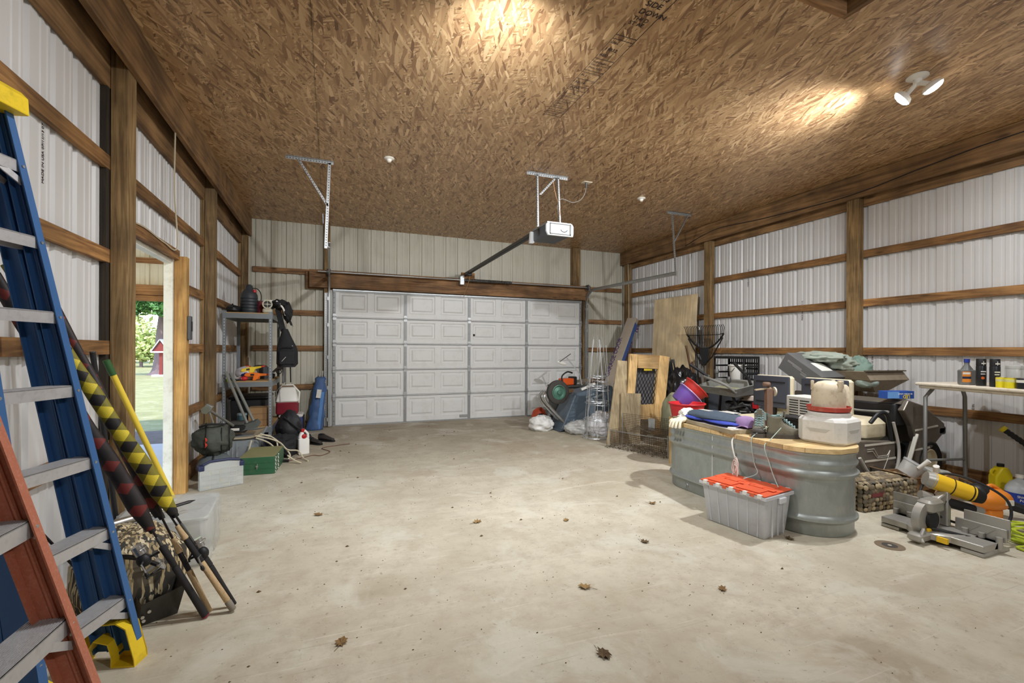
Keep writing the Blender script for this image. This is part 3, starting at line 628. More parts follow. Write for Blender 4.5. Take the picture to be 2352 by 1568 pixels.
for i, (x, z, r) in enumerate(((-.6, 3.5, .7), (-1.5, 3.3, .8), (.2, 3.9, .8), (-.9, 4.5, 1.0), (-2.6, 3.8, 1.0), (.9, 3.4, .7), (-2.0, 5.4, 1.3), (.6, 5.3, 1.2), (-3.6, 5.0, 1.2), (-.4, 6.6, 1.6), (-3.0, 7, 1.6), (2.2, 6.0, 1.4), (0, 8.5, 2.0), (2.4, 4.4, 1.0))):
    leaves(mb, (x, -2 + rnd.uniform(-.8, .8), z), (r * 1.2, r, r * .55), 260, .17, i)
tag(mb.build('foliage', LEAF_D, tree, smooth=False, fix=False), kind='stuff')
for i, (x, y, h, r, lab) in enumerate(((-13.4, 43, 3.6, 2.3, 'rounded pale green bush across the yard, left of the tree trunk'), (-7.8, 44, 3.8, 2.2, 'pale green bush across the yard, hidden behind the tree trunk'), (-19.2, 43, 3.8, 2.3, 'pale green bush across the yard, at the post side of the doorway'), (-19, 54, 10, 3.0, 'tall sunlit tree behind the pale bushes, nearer the post'), (-11.5, 54, 10, 3.0, 'tall sunlit tree behind the trunk'))):
    b_ = T('yard_bush' if i < 3 else 'yard_tree', lab, 'bush' if i < 3 else 'tree', (x, y, -.2))
    mb = MB(); rnd = random.Random(i)
    for k in range(8):
        leaves(mb, (rnd.uniform(-r, r) * .6, rnd.uniform(-1, 1), h * rnd.uniform(.12, .8)), (r * .75, r * .6, h * .26), 330, .2 if i < 3 else .3, i * 10 + k)
    tag(mb.build('foliage', LEAF_L, b_, smooth=False, fix=False), kind='stuff'); MB().cyl((0, 0, 0), (0, 0, h * .6), .12, .06, 8).build('stem', BARK, b_)
fd = T('bird_feeder', 'red roofed bird feeder on a post in front of the tree trunk', 'bird feeder', (-8.02, 28.4, -.12)); fd.scale = (.76,) * 3
RED = M('feeder_red', S(118, 48, 44), .8, var=.2); FW = M('feeder_white', S(206, 196, 196), .8)
MB().box(-.09, .09, -.09, .09, 0, 1.65).build('post', RED, fd, smooth=False); MB().box(-.45, .5, -.3, .3, 0, .16).build('base', FW, fd, smooth=False)
MB().box(-.5, .5, -.3, .3, 1.62, 1.72).build('tray', FW, fd, smooth=False)
MB().prism([(-.42, 1.72), (.42, 1.72), (0, 2.35)], -.2, .22, 'y').build('house', RED, fd, smooth=False)
for s_ in (-1, 1):
    MB().bar((s_ * .52, 0, 1.68), (0, 0, 2.52), .6, .05, (0, 0, 1)).build('roof_board', FW, fd, smooth=False)
# mill codes printed up the steel sheets
for y_, z_, L_ in ((3.60, .95, .75), (4.50, 1.77, .49), (5.40, 2.35, .50), (2.655, .68, .22)):
    TEXT('printed_mill_code', 'MADE IN USA 13 15 208 78 073'[:int(L_ / .75 * 28)], .030, wall_r, INK, (XR - .002, y_, z_), xdir=(0, 0, 1), ydir=(0, 1, 0), ext=.0004, sx=1.05)
TEXT('printed_mill_code', 'MADE IN USA 07/11/13 07', .026, wall_l, INK, (XL + .002, 3.085, 2.18), xdir=(0, 0, 1), ydir=(0, -1, 0), ext=.0004, sx=1.05)
# ================================================================= left side: ladders, rods, bags
BLUE = M('ladder_blue', S(60, 104, 158), .45, var=.12, scale=30, stretch=(1, 1, .1)); ORANGE = M('ladder_orange', S(190, 116, 90), .55, var=.16, scale=60, dirt=S(214, 160, 138), dirt_amt=.55)
ALU = M('aluminium', S(196, 196, 198), .42, .35, var=.1, scale=24, dirt=S(130, 126, 122), dirt_amt=.3); YEL = M('boot_yellow', S(240, 206, 40), .45, var=.06, dirt=S(120, 100, 30), dirt_amt=.35)
def stepladder(t, mat, L, lean, taper, H, steps, rail_d, step_d, rear0, rear1, boots=True, top_mat=None, sh=.046):
    """closed stepladder; local y runs along the steps, x points out of the front. right rail at y=0"""
    def pos(z, side): return (-lean * z, (-taper * z if side > 0 else -L + taper * z))
    def channel(name, side, xa, za, xb, zb, dep, fl=.032, th=.005):
        s_ = side; o = []
        prof = [(0, 0), (0, -fl * s_), (-th, -fl * s_), (-th, -th * s_), (-dep + th, -th * s_), (-dep + th, -fl * s_), (-dep, -fl * s_), (-dep, 0)]
        mb = MB(); mb.loft([[(x + a, pos(z, side)[1] + b, z) for a, b in prof] for x, z in ((xa, za), (xb, zb))])
        r = mb.build(name, mat, t, smooth=False)
        # stiffening beads down the inside of the web
        for k in (.42, .5):
            mb = MB(); mb.bar((xa - dep * k, pos(za, side)[1] - .007 * s_, za), (xb - dep * k, pos(zb, side)[1] - .007 * s_, zb), .005, .006, (1, 0, 0)); mb.build('rail_bead', mat, r, smooth=False)
        return r
    for side in (1, -1):
        fr = channel('front_rail', side, 0, .03, -lean * H, H, rail_d)
        channel('rear_rail', side, -rear0, .03, -lean * H - rear1, H, rail_d * 1.05, .026)
        for z in steps:
            x, y = pos(z - .02, side)
            for dz in (0, -.028) if mat is ORANGE else (0,):
                MB().cyl((x - .001, y - .016 * side, z - .02 + dz), (x + .005, y - .016 * side, z - .02 + dz), .0085 if mat is ORANGE else .006, .006, 10).build('rivet', GALV, fr)
    for i, z in enumerate(steps):
        ya, yb = pos(z, -1)[1] + .007, pos(z, 1)[1] - .007; xf = -lean * z - .004
        mb = MB(); mb.box(xf - step_d, xf, ya, yb, z - .004, z); mb.box(xf - .003, xf, ya, yb, z - sh, z); mb.box(xf - step_d, xf - step_d + .003, ya, yb, z - sh * .8, z)
        st = mb.build('step', ALU, t, smooth=False)
        mb = MB(); n_ = int(step_d / .0065)
        for k in range(n_): mb.box(xf - .004 - k * .0065 - .003, xf - .004 - k * .0065, ya, yb, z, z + .0022)
        tag(mb.build('tread_ridges', ALU, st, smooth=False), kind='stuff')
        if i < 2 or i == len(steps) - 1:
            for xo in (-.012, -step_d + .012):
                for s_ in (1, -1):
                    yy = pos(z, s_)[1]; z2 = z - .085
                    MB().bar((xf + xo, yy - .13 * s_, z - .02), (-lean * z2 + xo - .004, yy - .012 * s_, z2), .006, .024, (0, 0, 1)).build('step_brace', ALU, t, smooth=False)
        if i and i % 2: MB().box(-rear0 - (lean * H + rear1 - rear0) * z / H - .02, -rear0 - (lean * H + rear1 - rear0) * z / H + .005, ya, yb, z - .05, z - .02).build('rear_rung', ALU, t, smooth=False)
    if boots:
        for s_ in (1, -1):
            y = 0 if s_ > 0 else -L; y0, y1 = sorted((y + .004 * s_, y - .075 * s_))
            mb = MB(); dd = max(rear0 + rail_d, .26)
            out = [(.006, .0), (.004, .03), (-.03, .16), (-.07, .185), (-dd * .55, .18), (-dd + .0, .13), (-dd - .02, .0), (-dd + .05, .0), (-dd + .07, .06), (-dd * .6, .115), (-.10, .10), (-.085, .05), (-.085, 0)]
            mb.prism(out, y - .004, y + .004, 'y'); b_ = mb.build('boot', YEL, t, smooth=False)
            for a, b in ((0, 1), (1, 2), (2, 3), (3, 4), (4, 5), (5, 6), (7, 8), (8, 9), (9, 10), (10, 11), (11, 12)):
                p, q = out[a], out[b]; w_ = Vector((q[0] - p[0], 0, q[1] - p[1]))
                mb = MB(); mb.loft([[(p[0], y0, p[1]), (p[0], y1, p[1]), (p[0] - .003, y1, p[1] - .004), (p[0] - .003, y0, p[1] - .004)], [(q[0], y0, q[1]), (q[0], y1, q[1]), (q[0] - .003, y1, q[1] - .004), (q[0] - .003, y0, q[1] - .004)]]); mb.build('boot_flange', YEL, b_, smooth=False)
            for xa, xb in ((-.086, .006), (-dd - .02, -dd + .052)): MB().box(xa, xb, y0, y1, -.0, .006).build('boot_pad', YEL, b_, smooth=False)
    xt = -lean * H; ya, yb = pos(H, -1)[1] - .02, pos(H, 1)[1] + .02
    mb = MB(); mb.prism([(xt + .05, H - .02), (xt + .045, H + .05), (xt + .02, H + .075), (xt - .13, H + .075), (xt - .15, H + .04), (xt - .15, H - .02)], ya, yb, 'y'); mb.build('top_cap', top_mat or YEL, t, smooth=False, bevel=.006)
aB = radians(16.3)
bl = T('stepladder', 'tall blue fibreglass stepladder with yellow top cap and boots leaning by the wall', 'stepladder', (-.745, 2.455, 0), -aB, 'stepladders')
stepladder(bl, BLUE, .47, .19, .05, 2.30, [.277 + .302 * k for k in range(7)], .088, .088, .100, .050)
ol = T('stepladder', 'orange fibreglass stepladder cut off by the left edge, in front of the blue one', 'stepladder', (-.572, 1.78, 0), radians(-4), 'stepladders')
stepladder(ol, ORANGE, .46, .27, .03, 1.72, [.235 + .302 * k for k in range(5)], .088, .098, .45, .02, boots=False, top_mat=ORANGE, sh=.05)
# ---- fishing rods: butt on the floor, tip against the wall
FOAM = M('rod_foam', S(40, 39, 40), .8, var=.2); CORK = M('rod_cork', S(196, 168, 128), .85, var=.25, scale=60, bump=.3, bscale=120); BLANK = M('rod_blank', S(34, 28, 30), .35, var=.3); REDT = M('rod_red', S(150, 24, 40), .5); CORKD = M('rod_butt_grey', S(138, 130, 118), .85, var=.2)
CHROME = M('reel_chrome', S(200, 200, 198), .25, .9, var=.1)
def sleeve_mat(name, c1, c2, c3, pitch):
    """braided mesh sleeve: crossing bands of colour wound round the tube"""
    m, n, l, b = nt(name); tc = n.new('ShaderNodeTexCoord'); sp = n.new('ShaderNodeSeparateXYZ'); l.new(tc.outputs['Object'], sp.inputs[0])
    at = n.new('ShaderNodeMath'); at.operation = 'ARCTAN2'; l.new(sp.outputs[1], at.inputs[0]); l.new(sp.outputs[0], at.inputs[1])
    def band(sg, k, w_):
        a = n.new('ShaderNodeMath'); a.operation = 'MULTIPLY_ADD'; a.inputs[1].default_value = sg / (2 * pi); l.new(at.outputs[0], a.inputs[0])
        z = n.new('ShaderNodeMath'); z.operation = 'MULTIPLY'; z.inputs[1].default_value = k; l.new(sp.outputs[2], z.inputs[0]); l.new(z.outputs[0], a.inputs[2])
        f = n.new('ShaderNodeMath'); f.operation = 'FRACT'; l.new(a.outputs[0], f.inputs[0]); t = n.new('ShaderNodeMath'); t.operation = 'LESS_THAN'; t.inputs[1].default_value = w_; l.new(f.outputs[0], t.inputs[0]); return t.outputs[0]
    ad = n.new('ShaderNodeMath'); ad.operation = 'ADD'; l.new(band(1, 1 / pitch, .5), ad.inputs[0]); l.new(band(-1, 1 / pitch, .5), ad.inputs[1])
    dv = n.new('ShaderNodeMath'); dv.operation = 'MULTIPLY'; dv.inputs[1].default_value = .5; l.new(ad.outputs[0], dv.inputs[0])
    cr = n.new('ShaderNodeValToRGB'); cr.color_ramp.interpolation = 'CONSTANT'; e = cr.color_ramp.elements; e[0].color = rgb(c1); e[1].position = .75; e[1].color = rgb(c3); q = e.new(.25); q.color = rgb(c2); l.new(dv.outputs[0], cr.inputs[0])
    wv = n.new('ShaderNodeTexChecker'); wv.inputs['Scale'].default_value = 330; l.new(tc.outputs['Object'], wv.inputs['Vector'])
    mx = n.new('ShaderNodeMix'); mx.data_type = 'RGBA'; mx.blend_type = 'MULTIPLY'; mx.inputs[0].default_value = .5; l.new(cr.outputs[0], mx.inputs[6]); l.new(wv.outputs[0], mx.inputs[7])
    l.new(mx.outputs[2], b.inputs['Base Color']); b.inputs['Roughness'].default_value = .6; return m
SL_Y = sleeve_mat('sleeve_yellow', S(44, 42, 40), S(150, 140, 40), S(250, 226, 60), .125); SL_R = sleeve_mat('sleeve_red', S(40, 36, 36), S(50, 40, 40), S(128, 46, 40), .12)
def rod(name, base, top, L, label, segs, sleeve=None, sag=0.0, reel=None):
    """rod along local z; segs = (z0, z1, r0, r1, material, part name)"""
    d = (Vector(top) - Vector(base)); t = T(name, label, 'fishing rod', base, d.to_track_quat('Z', 'Y').to_euler(), 'fishing rods')
    MB().tube([(0, 0, .02), (0, 0, L * .5), (0, sag, L)], [.006, .0045, .002], 6).build('blank', BLANK, t)
    for z0, z1, r0, r1, m_, nm in segs: MB().lathe([(r0 * .8, z0), (r0, z0 + .004), ((r0 + r1) / 2 * .97, (z0 + z1) / 2), (r1, z1 - .004), (r1 * .8, z1)], 14).build(nm, m_, t)
    if sleeve:
        z0, z1, r, m_ = sleeve; mb = MB(); rs = []
        N_ = 40
        for i in range(N_ + 1):
            f = i / N_; z = z0 + (z1 - z0) * f; rr = r * (1 + .30 * noise.noise(Vector((z * 4, r * 50, 1)))) * (min(1, .5 + f * 5)) * (1 - .35 * f)
            ox = .022 * noise.noise(Vector((z * 2.6, 3, r * 90))); rs.append([(ox + rr * cos(a) * .75, sag * f * f + rr * sin(a), z) for a in [2 * pi * k / 16 for k in range(16)]])
        mb.loft(rs); mb.build('mesh_sleeve', m_, t)
        MB().lathe([(r * .36, z0 - .02), (r * .42, z0), (r * .4, z0 + .01)], 12).build('sleeve_collar', BLACKP, t)
    return t
rA = rod('fishing_rod', (-.572, 2.689, .012), (-1.27, 2.60, 1.54), 1.85, 'fishing rod with a long black foam grip in a black and red mesh sleeve', [(0, .30, .017, .015, FOAM, 'rear_grip'), (.30, .42, .013, .016, FOAM, 'fore_grip'), (-.004, .006, .0172, .0172, REDT, 'butt_ring'), (.42, .47, .008, .007, STEELD, 'winding_check')], (.52, 1.8, .037, SL_R))
rB = rod('fishing_rod', (-.559, 2.722, .012), (-1.27, 2.80, 1.68), 1.9, 'fishing rod with split cork grip and reel in the second black and red sleeve', [(0, .24, .012, .014, CORK, 'rear_grip'), (.24, .34, .012, .012, FOAM, 'reel_seat'), (.34, .42, .016, .011, CORK, 'fore_grip')], (.55, 1.85, .034, SL_R))
rC = rod('fishing_rod', (-.454, 2.700, .012), (-1.235, 2.70, 1.50), 1.02, 'bare fishing rod with a full cork handle and black reel seat', [(0, .055, .016, .016, CORKD, 'butt_cap'), (.055, .30, .015, .014, CORK, 'rear_grip'), (.30, .44, .015, .013, FOAM, 'reel_seat'), (.44, .52, .015, .01, CORK, 'fore_grip')])
rD = rod('fishing_rod', (-.456, 2.755, .012), (-1.28, 2.605, 1.70), 1.9, 'fishing rod with tapered dark foam grip in a black and yellow mesh sleeve', [(0, .25, .010, .017, FOAM, 'rear_grip'), (.25, .34, .018, .019, FOAM, 'reel_seat'), (.34, .40, .017, .009, FOAM, 'fore_grip'), (.40, .52, .007, .006, STEELD, 'winding_check')], (.58, 1.88, .037, SL_Y))
def reel(parent, z, side):
    r = MB(); r.cyl((0, .02 * side, z), (0, .06 * side, z), .006, n=8); r.ell((0, .085 * side, z), .024, .03, .032, 12, 8); rr = r.build('reel_body', BLACKP, parent)
    MB().cyl((-.01, .085 * side, z + .03), (-.01, .085 * side, z + .075), .023, n=16).build('spool', CHROME, rr)
    MB().torus((-.01, .085 * side, z + .055), .033, .0025, 'z', 16, 6, 0, pi).build('bail_wire', CHROME, rr)
    MB().tube([(0.02, .085 * side, z), (.055, .085 * side, z), (.06, .085 * side, z - .045)], .004, 6).build('handle', CHROME, rr); MB().ell((.062, .085 * side, z - .055), .009, .009, .015, 8, 6).build('handle_knob', BLACKP, rr)
reel(rB, .29, 1); reel(rA, .40, -1)
tg = MB(); tg.tube([(0, -.012, .36), (0, -.035, .345), (0, -.04, .33)], .005, 6); tg.build('trigger', FOAM, rC)
# ---- poles
YP = M('pole_yellow', S(236, 206, 70), .45, var=.08); GRN = M('pole_green', S(52, 96, 52), .5)
yp = T('yellow_pole', 'yellow metal pole with a green end leaning against the post', 'pole', (-.93, 3.93, .0), (Vector((-1.285, 3.53, 1.29)) - Vector((-.93, 3.93, .0))).to_track_quat('Z', 'Y').to_euler())
MB().cyl((0, 0, 0), (0, 0, 1.27), .017).build('shaft', YP, yp); MB().cyl((0, 0, 1.27), (0, 0, 1.37), .019).build('end_grip', GRN, yp)
bp_ = T('black_pole', 'dark hollow tube leaning on the wall beside the yellow pole', 'pole', (-1.215, 3.60, 0), (Vector((-1.30, 3.43, 1.29)) - Vector((-1.215, 3.60, 0))).to_track_quat('Z', 'Y').to_euler())
MB().cyl((0, 0, 0), (0, 0, 1.33), .014).build('shaft', BLACKP, bp_); MB().torus((0, 0, 1.33), .011, .004, 'z', 12, 6).build('rim', STEELD, bp_)
# ---- camo bag with reels in front
def camo():
    m, n, l, b = nt('camo'); tc = n.new('ShaderNodeTexCoord'); col = None
    for i, (rot, sx, sy, c, th) in enumerate(((.1, 16, 8, S(84, 74, 58), .6), (.5, 80, 6, S(150, 132, 96), .80), (-.7, 90, 5, S(206, 190, 152), .84), (1.3, 84, 6, S(176, 156, 116), .82), (2.2, 100, 6, S(216, 202, 168), .88))):
        mp = n.new('ShaderNodeMapping'); mp.inputs['Rotation'].default_value = (.6, rot, .4 + rot); mp.inputs['Scale'].default_value = (sx, sx, sy); l.new(tc.outputs['Object'], mp.inputs[0])
        v = n.new('ShaderNodeTexVoronoi'); v.inputs['Scale'].default_value = 1; l.new(mp.outputs[0], v.inputs['Vector']); s_ = n.new('ShaderNodeSeparateColor'); l.new(v.outputs['Color'], s_.inputs[0])
        g = n.new('ShaderNodeMath'); g.operation = 'GREATER_THAN'; g.inputs[1].default_value = th; l.new(s_.outputs[0], g.inputs[0])
        x = n.new('ShaderNodeMix'); x.data_type = 'RGBA'; l.new(g.outputs[0], x.inputs[0]); x.inputs[7].default_value = rgb(c)
        if col is None: x.inputs[6].default_value = rgb(S(58, 54, 46))
        else: l.new(col, x.inputs[6])
        col = x.outputs[2]
    l.new(col, b.inputs['Base Color']); b.inputs['Roughness'].default_value = .7; return m
cb = T('camouflage_bag', 'grass-pattern camouflage duffel bag on the floor behind the fishing rods', 'bag', (-.98, 3.02, 0), radians(8))
MB().ell((0, 0, .15), .25, .24, .26, 24, 16, .14, 2.2, 3, 0.0).build('body', camo(), cb)
MB().tube(bez([(-.15, -.2, .28), (-.05, -.27, .34), (.06, -.27, .32), (.14, -.2, .24)], 6), .012, 6).build('strap', BLACKP, cb)
tyr = T('black_gear_tray', 'black angled plate box holding a spinning reel in front of the camouflage bag', 'tray', (-.80, 2.80, 0), radians(28))
mb = MB(); mb.loft([[(-.08, -.05, 0), (.07, -.05, 0), (.07, .06, 0), (-.08, .06, 0)], [(-.08, -.075, .11), (.10, -.075, .145), (.10, .08, .145), (-.08, .08, .11)]], True, False); mb.build('plate_box', M('tray_dark', S(64, 62, 58), .4, var=.15), tyr, smooth=False, solid=.004)
for k, (x, z) in enumerate(((-.07, .03), (-.05, .07), (-.075, .05))): MB().cyl((x, -.058 - z * .2, z), (x, -.066 - z * .2, z), .008, n=8).build('bolt', CHROME, tyr)
sr = T('spinning_reel', 'chrome spinning reel with white line lying on the black tray', 'fishing reel', (-.83, 2.86, .22), (0.3, .9, .4))
MB().lathe([(.02, -.05), (.035, -.045), (.035, -.04), (.03, -.035), (.03, .02), (.036, .025), (.036, .03), (.02, .035)], 20).build('spool', CHROME, sr); MB().ell((0, 0, -.08), .03, .028, .04).build('body', BLACKP, sr); MB().torus((0, 0, 0), .046, .0025, 'x', 20, 6, 0, pi).build('bail_wire', CHROME, sr)
MB().tube([(.03, 0, -.08), (.10, .02, -.09), (.115, .02, -.14)], .005, 6).build('handle', CHROME, sr); MB().ell((.117, .02, -.155), .012, .012, .022, 8, 6).build('knob', BLACKP, sr)
# reel and rod butts behind the blue ladder
r5 = T('fishing_rod', 'short cork-gripped rod butt with black reel seen behind the blue ladder steps', 'fishing rod', (-.92, 2.74, .05), (Vector((-1.25, 2.78, .5)) - Vector((-.92, 2.74, .05))).to_track_quat('Z', 'Y').to_euler(), 'fishing rods')
for z0, z1, r_, m_, nm in ((0, .07, .016, CORK, 'butt_grip'), (.07, .22, .014, FOAM, 'reel_seat'), (.22, .32, .016, CORK, 'fore_grip'), (.32, .6, .006, BLANK, 'blank')): MB().cyl((0, 0, z0), (0, 0, z1), r_).build(nm, m_, r5)
# ---- clear tote in torn plastic wrap, metal tube on top
FILM = M('plastic_film', S(225, 228, 226), .12, var=.03, alpha=.30, ior=1.3); CLEAR = M('clear_plastic', S(214, 216, 212), .25, var=.05, alpha=.55)
wt = T('wrapped_tote', 'clear plastic tote still in torn shrink wrap beside the doorway', 'tote', (-.955, 3.56, 0), radians(4))
mb = MB(); mb.rbox(-.22, .22, -.24, .24, 0, .285, .03, 1.06, 1.06); mb.build('tote', CLEAR, wt)
mb = MB(); mb.rbox(-.245, .245, -.265, .265, .285, .31, .03); mb.build('lid', CLEAR, wt)
mb = MB(); rs = []
for i, (z, k) in enumerate(((.004, 1.0), (.05, 1.06), (.12, 1.03), (.20, 1.08), (.27, 1.06), (.315, 1.03), (.335, .85), (.33, .5), (.325, .15))):
    rg = []
    for j in range(56):
        a = 2 * pi * j / 56; c_, s_ = cos(a), sin(a); e = (abs(c_) ** 6 + abs(s_) ** 6) ** (-1 / 6); nz_ = 1 + (.06 * (1 - 2 * abs(noise.noise(Vector((c_ * 6, s_ * 6, z * 18))))) + .03 * noise.noise(Vector((c_ * 14, s_ * 14, z * 40)))) * min(1, k)
        rg.append((.235 * c_ * e * k * nz_, .262 * s_ * e * k * nz_, z + .02 * noise.noise(Vector((c_ * 5 * k, s_ * 5 * k, z * 9))) * (z > .02)))
    rs.append(rg)
mb.loft(rs, False, True); mb.build('shrink_wrap', FILM, wt, ang=25)
tu = T('metal_tube', 'bright metal tube with a dark pointed rod in its end lying across the wrapped tote', 'tube', (-1.14, 3.10, .375), (Vector((-.80, 3.42, .385)) - Vector((-1.14, 3.10, .375))).to_track_quat('X', 'Z').to_euler())
MB().cyl((-.05, 0, 0), (.36, 0, 0), .024, .022, 18).build('tube', CHROME, tu); MB().cyl((-.052, 0, 0), (-.05, 0, 0), .016, n=12).build('bore', BLACKP, tu); mb = MB(); mb.cyl((.36, 0, 0), (.45, 0, 0), .010, .010, 8); mb.cyl((.45, 0, 0), (.485, 0, 0), .009, .001, 8); mb.build('point', BLANK, tu); MB().torus((.33, 0, 0), .024, .004, 'x', 16, 6).build('collar', CHROME, tu)
# ================================================================= shelving corner
GREYS = M('shelf_grey', S(132, 138, 142), .4, .35, var=.08); CHIP = M('particle_board', S(182, 148, 100), .85, var=.15, scale=80)
SX0, SX1, SY0, SY1 = -1.29, -.72, 6.86, 7.88
sh = T('shelving_unit', 'grey slotted-angle steel shelving unit in the corner with three particle-board shelves', 'shelving', (SX0, SY0, 0))
wx, wy = SX1 - SX0, SY1 - SY0
for x, y, sx, sy in ((0, 0, 1, 1), (wx, 0, -1, 1), (0, wy, 1, -1), (wx, wy, -1, -1)):
    mb = MB(); mb.loft([[(x, y, z), (x + .04 * sx, y, z), (x + .04 * sx, y + .003 * sy, z), (x + .003 * sx, y + .003 * sy, z), (x + .003 * sx, y + .04 * sy, z), (x, y + .04 * sy, z)] for z in (0, 1.83)]); p = mb.build('upright', GREYS, sh, smooth=False)
    hb = MB()
    for k in range(46):
        z = .03 + k * .039; hb.box(x + .016 * sx, x + .024 * sx, y - .0006, y + .0006, z, z + .02); hb.box(x - .0006, x + .0006, y + .016 * sy, y + .024 * sy, z, z + .02)
    tag(hb.build('keyhole_slots', BLACKP if y else M('slot_pale', S(190, 194, 196), .5), p, smooth=False), kind='stuff')
for z in (.30, .905, 1.80):
    b_ = MB().box(.005, wx - .005, .005, wy - .005, z - .002, z + .012).build('shelf_board', CHIP, sh, smooth=False)
    for a in ((0, wx, -.004, 0), (0, wx, wy, wy + .004), (-.004, 0, 0, wy), (wx, wx + .004, 0, wy)): MB().box(a[0], a[1], a[2], a[3], z - .065, z).build('shelf_beam', GREYS, sh, smooth=False)
def At(n, l, c, x, y, z, r=0, g=None): return T(n, l, c, (x, y, z), r, g)
# top shelf
DKG = M('can_charcoal', S(54, 58, 62), .5, var=.1); REDP = M('red_plastic', S(176, 30, 34), .4, var=.1)
c = At('sprayer_tank', 'charcoal ribbed plastic tank with a red knob on the top shelf', 'sprayer', -1.02, 7.08, 1.813, .15)
mb = MB(); prof = [(.10, 0), (.105, .01)]
for k in range(5): prof += [(.105, .02 + k * .042), (.098, .026 + k * .042), (.105, .034 + k * .042)]
prof += [(.10, .25), (.075, .30), (.045, .33), (.04, .37), (.02, .39)]
mb.lathe(prof, 24); mb.build('tank', DKG, c); MB().lathe([(.024, .30), (.026, .31), (.022, .335), (.01, .34)], 12).build('knob', REDP, c).location = (.06, -.05, -.02)
MB().tube(bez([(.03, -.02, .34), (.10, -.02, .33), (.14, -.02, .25), (.13, -.03, .10), (.12, -.03, .02)], 6), .006, 6).build('hose', BLACKP, c)
c = At('black_pouch', 'flat black bundle at the wall end of the top shelf', 'bag', -1.19, 6.99, 1.813); MB().ell((0, 0, .045), .085, .11, .055, 18, 10, .25, 2.5, 2, 0).build('body', BLACKP, c); MB().torus((.0, -.06, .07), .04, .007, 'x', 14, 6).build('strap', BLACKP, c)
c = At('maroon_can', 'maroon mesh-sided can between the sprayer tank and the round fan', 'can', -.885, 7.10, 1.813); MB().lathe([(.05, 0), (.05, .17), (.047, .175)], 18).build('body', M('maroon', S(104, 30, 40), .6, var=.2, scale=60), c); MB().torus((0, 0, .172), .048, .004, 'z', 18, 6).build('rim', STEELD, c)
c = At('small_fan', 'tan round portable heater fan with a black spoked grille on the top shelf', 'fan', -.79, 6.97, 1.813, .1); TAN = M('fan_tan', S(186, 180, 158), .5, var=.08)
mb = MB(); mb.rbox(-.06, .06, -.05, .07, 0, .07, .03); mb.build('foot', TAN, c); mb = MB(); mb.cyl((0, -.05, .12), (0, .05, .12), .062, .055, 24); mb.build('drum', TAN, c); MB().cyl((0, -.052, .12), (0, -.051, .12), .045, n=20).build('grille', BLACKP, c)
for a in (0, pi / 2): MB().bar((-.045 * cos(a), -.053, .12 - .045 * sin(a)), (.045 * cos(a), -.053, .12 + .045 * sin(a)), .004, .008).build('grille_spoke', TAN, c)
MB().cyl((0, -.055, .12), (0, -.05, .12), .014, n=14).build('hub', TAN, c)
c = At('white_tub', 'white plastic tub at the back of the top shelf', 'tub', -.83, 7.33, 1.813); MB().lathe([(.07, 0), (.085, .19), (.09, .19), (.09, .21), (.08, .21)], 20).build('tub', WHITEP, c); MB().tube(bez([(-.09, 0, .19), (0, -.08, .12), (.09, 0, .19)], 6), .004, 6).build('bail', STEELD, c)
JB = M('jacket_black', S(36, 36, 38), .85, var=.25, scale=14, bump=.4, bscale=30)
c = At('black_jacket', 'black jacket with yellow-green flashes slumped over the corner of the top shelf', 'jacket', -.70, 7.12, 1.813)
mb = MB(); mb.grid(lambda u, v: (-.10 + .30 * u + .02 * noise.noise(Vector((u * 5, v * 5, 0))), -.20 + .38 * v, (.16 * sin(min(1, u * 1.6) * pi * .6) + .05 * noise.noise(Vector((u * 7, v * 6, 2))) + .03) if u < .45 else .19 - (u - .45) * .62 + .03 * noise.noise(Vector((u * 7, v * 9, 4)))), 18, 18); mb.ell((.06, -.05, .13), .10, .17, .07, 30, 18, .35, 2.6, 4); mb.ell((.15, -.08, .03), .06, .13, .13, 26, 16, .35, 2.6, 7); mb.build('body', JB, c, ang=180)
MB().tube(bez([(.02, -.18, .17), (.10, -.20, .08), (.13, -.18, -.02)], 6), .012, 6).build('reflective_strip', WHITEP, c); MB().ell((.14, -.16, .02), .018, .012, .035, 8, 6, .3).build('flash_patch', M('lime', S(176, 190, 60), .6), c)
# hanging sling pack
c = At('sling_backpack', 'black sling backpack hanging from the shelving upright', 'backpack', -.55, 7.02, 1.10)
mb = MB(); rs = []
for i in range(13):
    f = i / 12; z = -.01 + f * .52; r_ = (.135 * (1 - .05 * f) if f < .45 else .135 * (1 - (f - .45) * 1.35)) * (.72 if i == 0 else 1); ox = -.05 * max(0, f - .4)
    rs.append([(ox + r_ * cos(a), .09 * (1 - .4 * f) * sin(a), z + .006 * noise.noise(Vector((cos(a) * 3, sin(a) * 3, z * 9)))) for a in [2 * pi * k / 20 for k in range(20)]])
mb.loft(rs); bd = mb.build('body', JB, c)
mb = MB(); mb.rbox(-.10, .10, -.105, -.05, .02, .22, .03); mb.build('front_pocket', JB, c); MB().bar((-.06, -.108, .07), (-.01, -.108, .13), .004, .008, (0, 1, 0)).build('zip_tab', WHITEP, c)
MB().tube([(-.08, -.09, .25), (0, -.10, .26), (.08, -.09, .25)], .006, 6).build('zip_seam', BLACKP, c)
mb = MB(); mb.bar((-.05, 0, .48), (-.12, 0, .78), .07, .02, (0, 1, 0)); mb.build('sling_strap', JB, c, bevel=.006)
MB().bar((.04, -.02, -.01), (.045, -.02, -.22), .018, .003, (0, 1, 0)).build('loose_strap', BLACKP, c)
MB().ell((.07, -.10, .28), .008, .006, .008).build('buckle', CHROME, c)
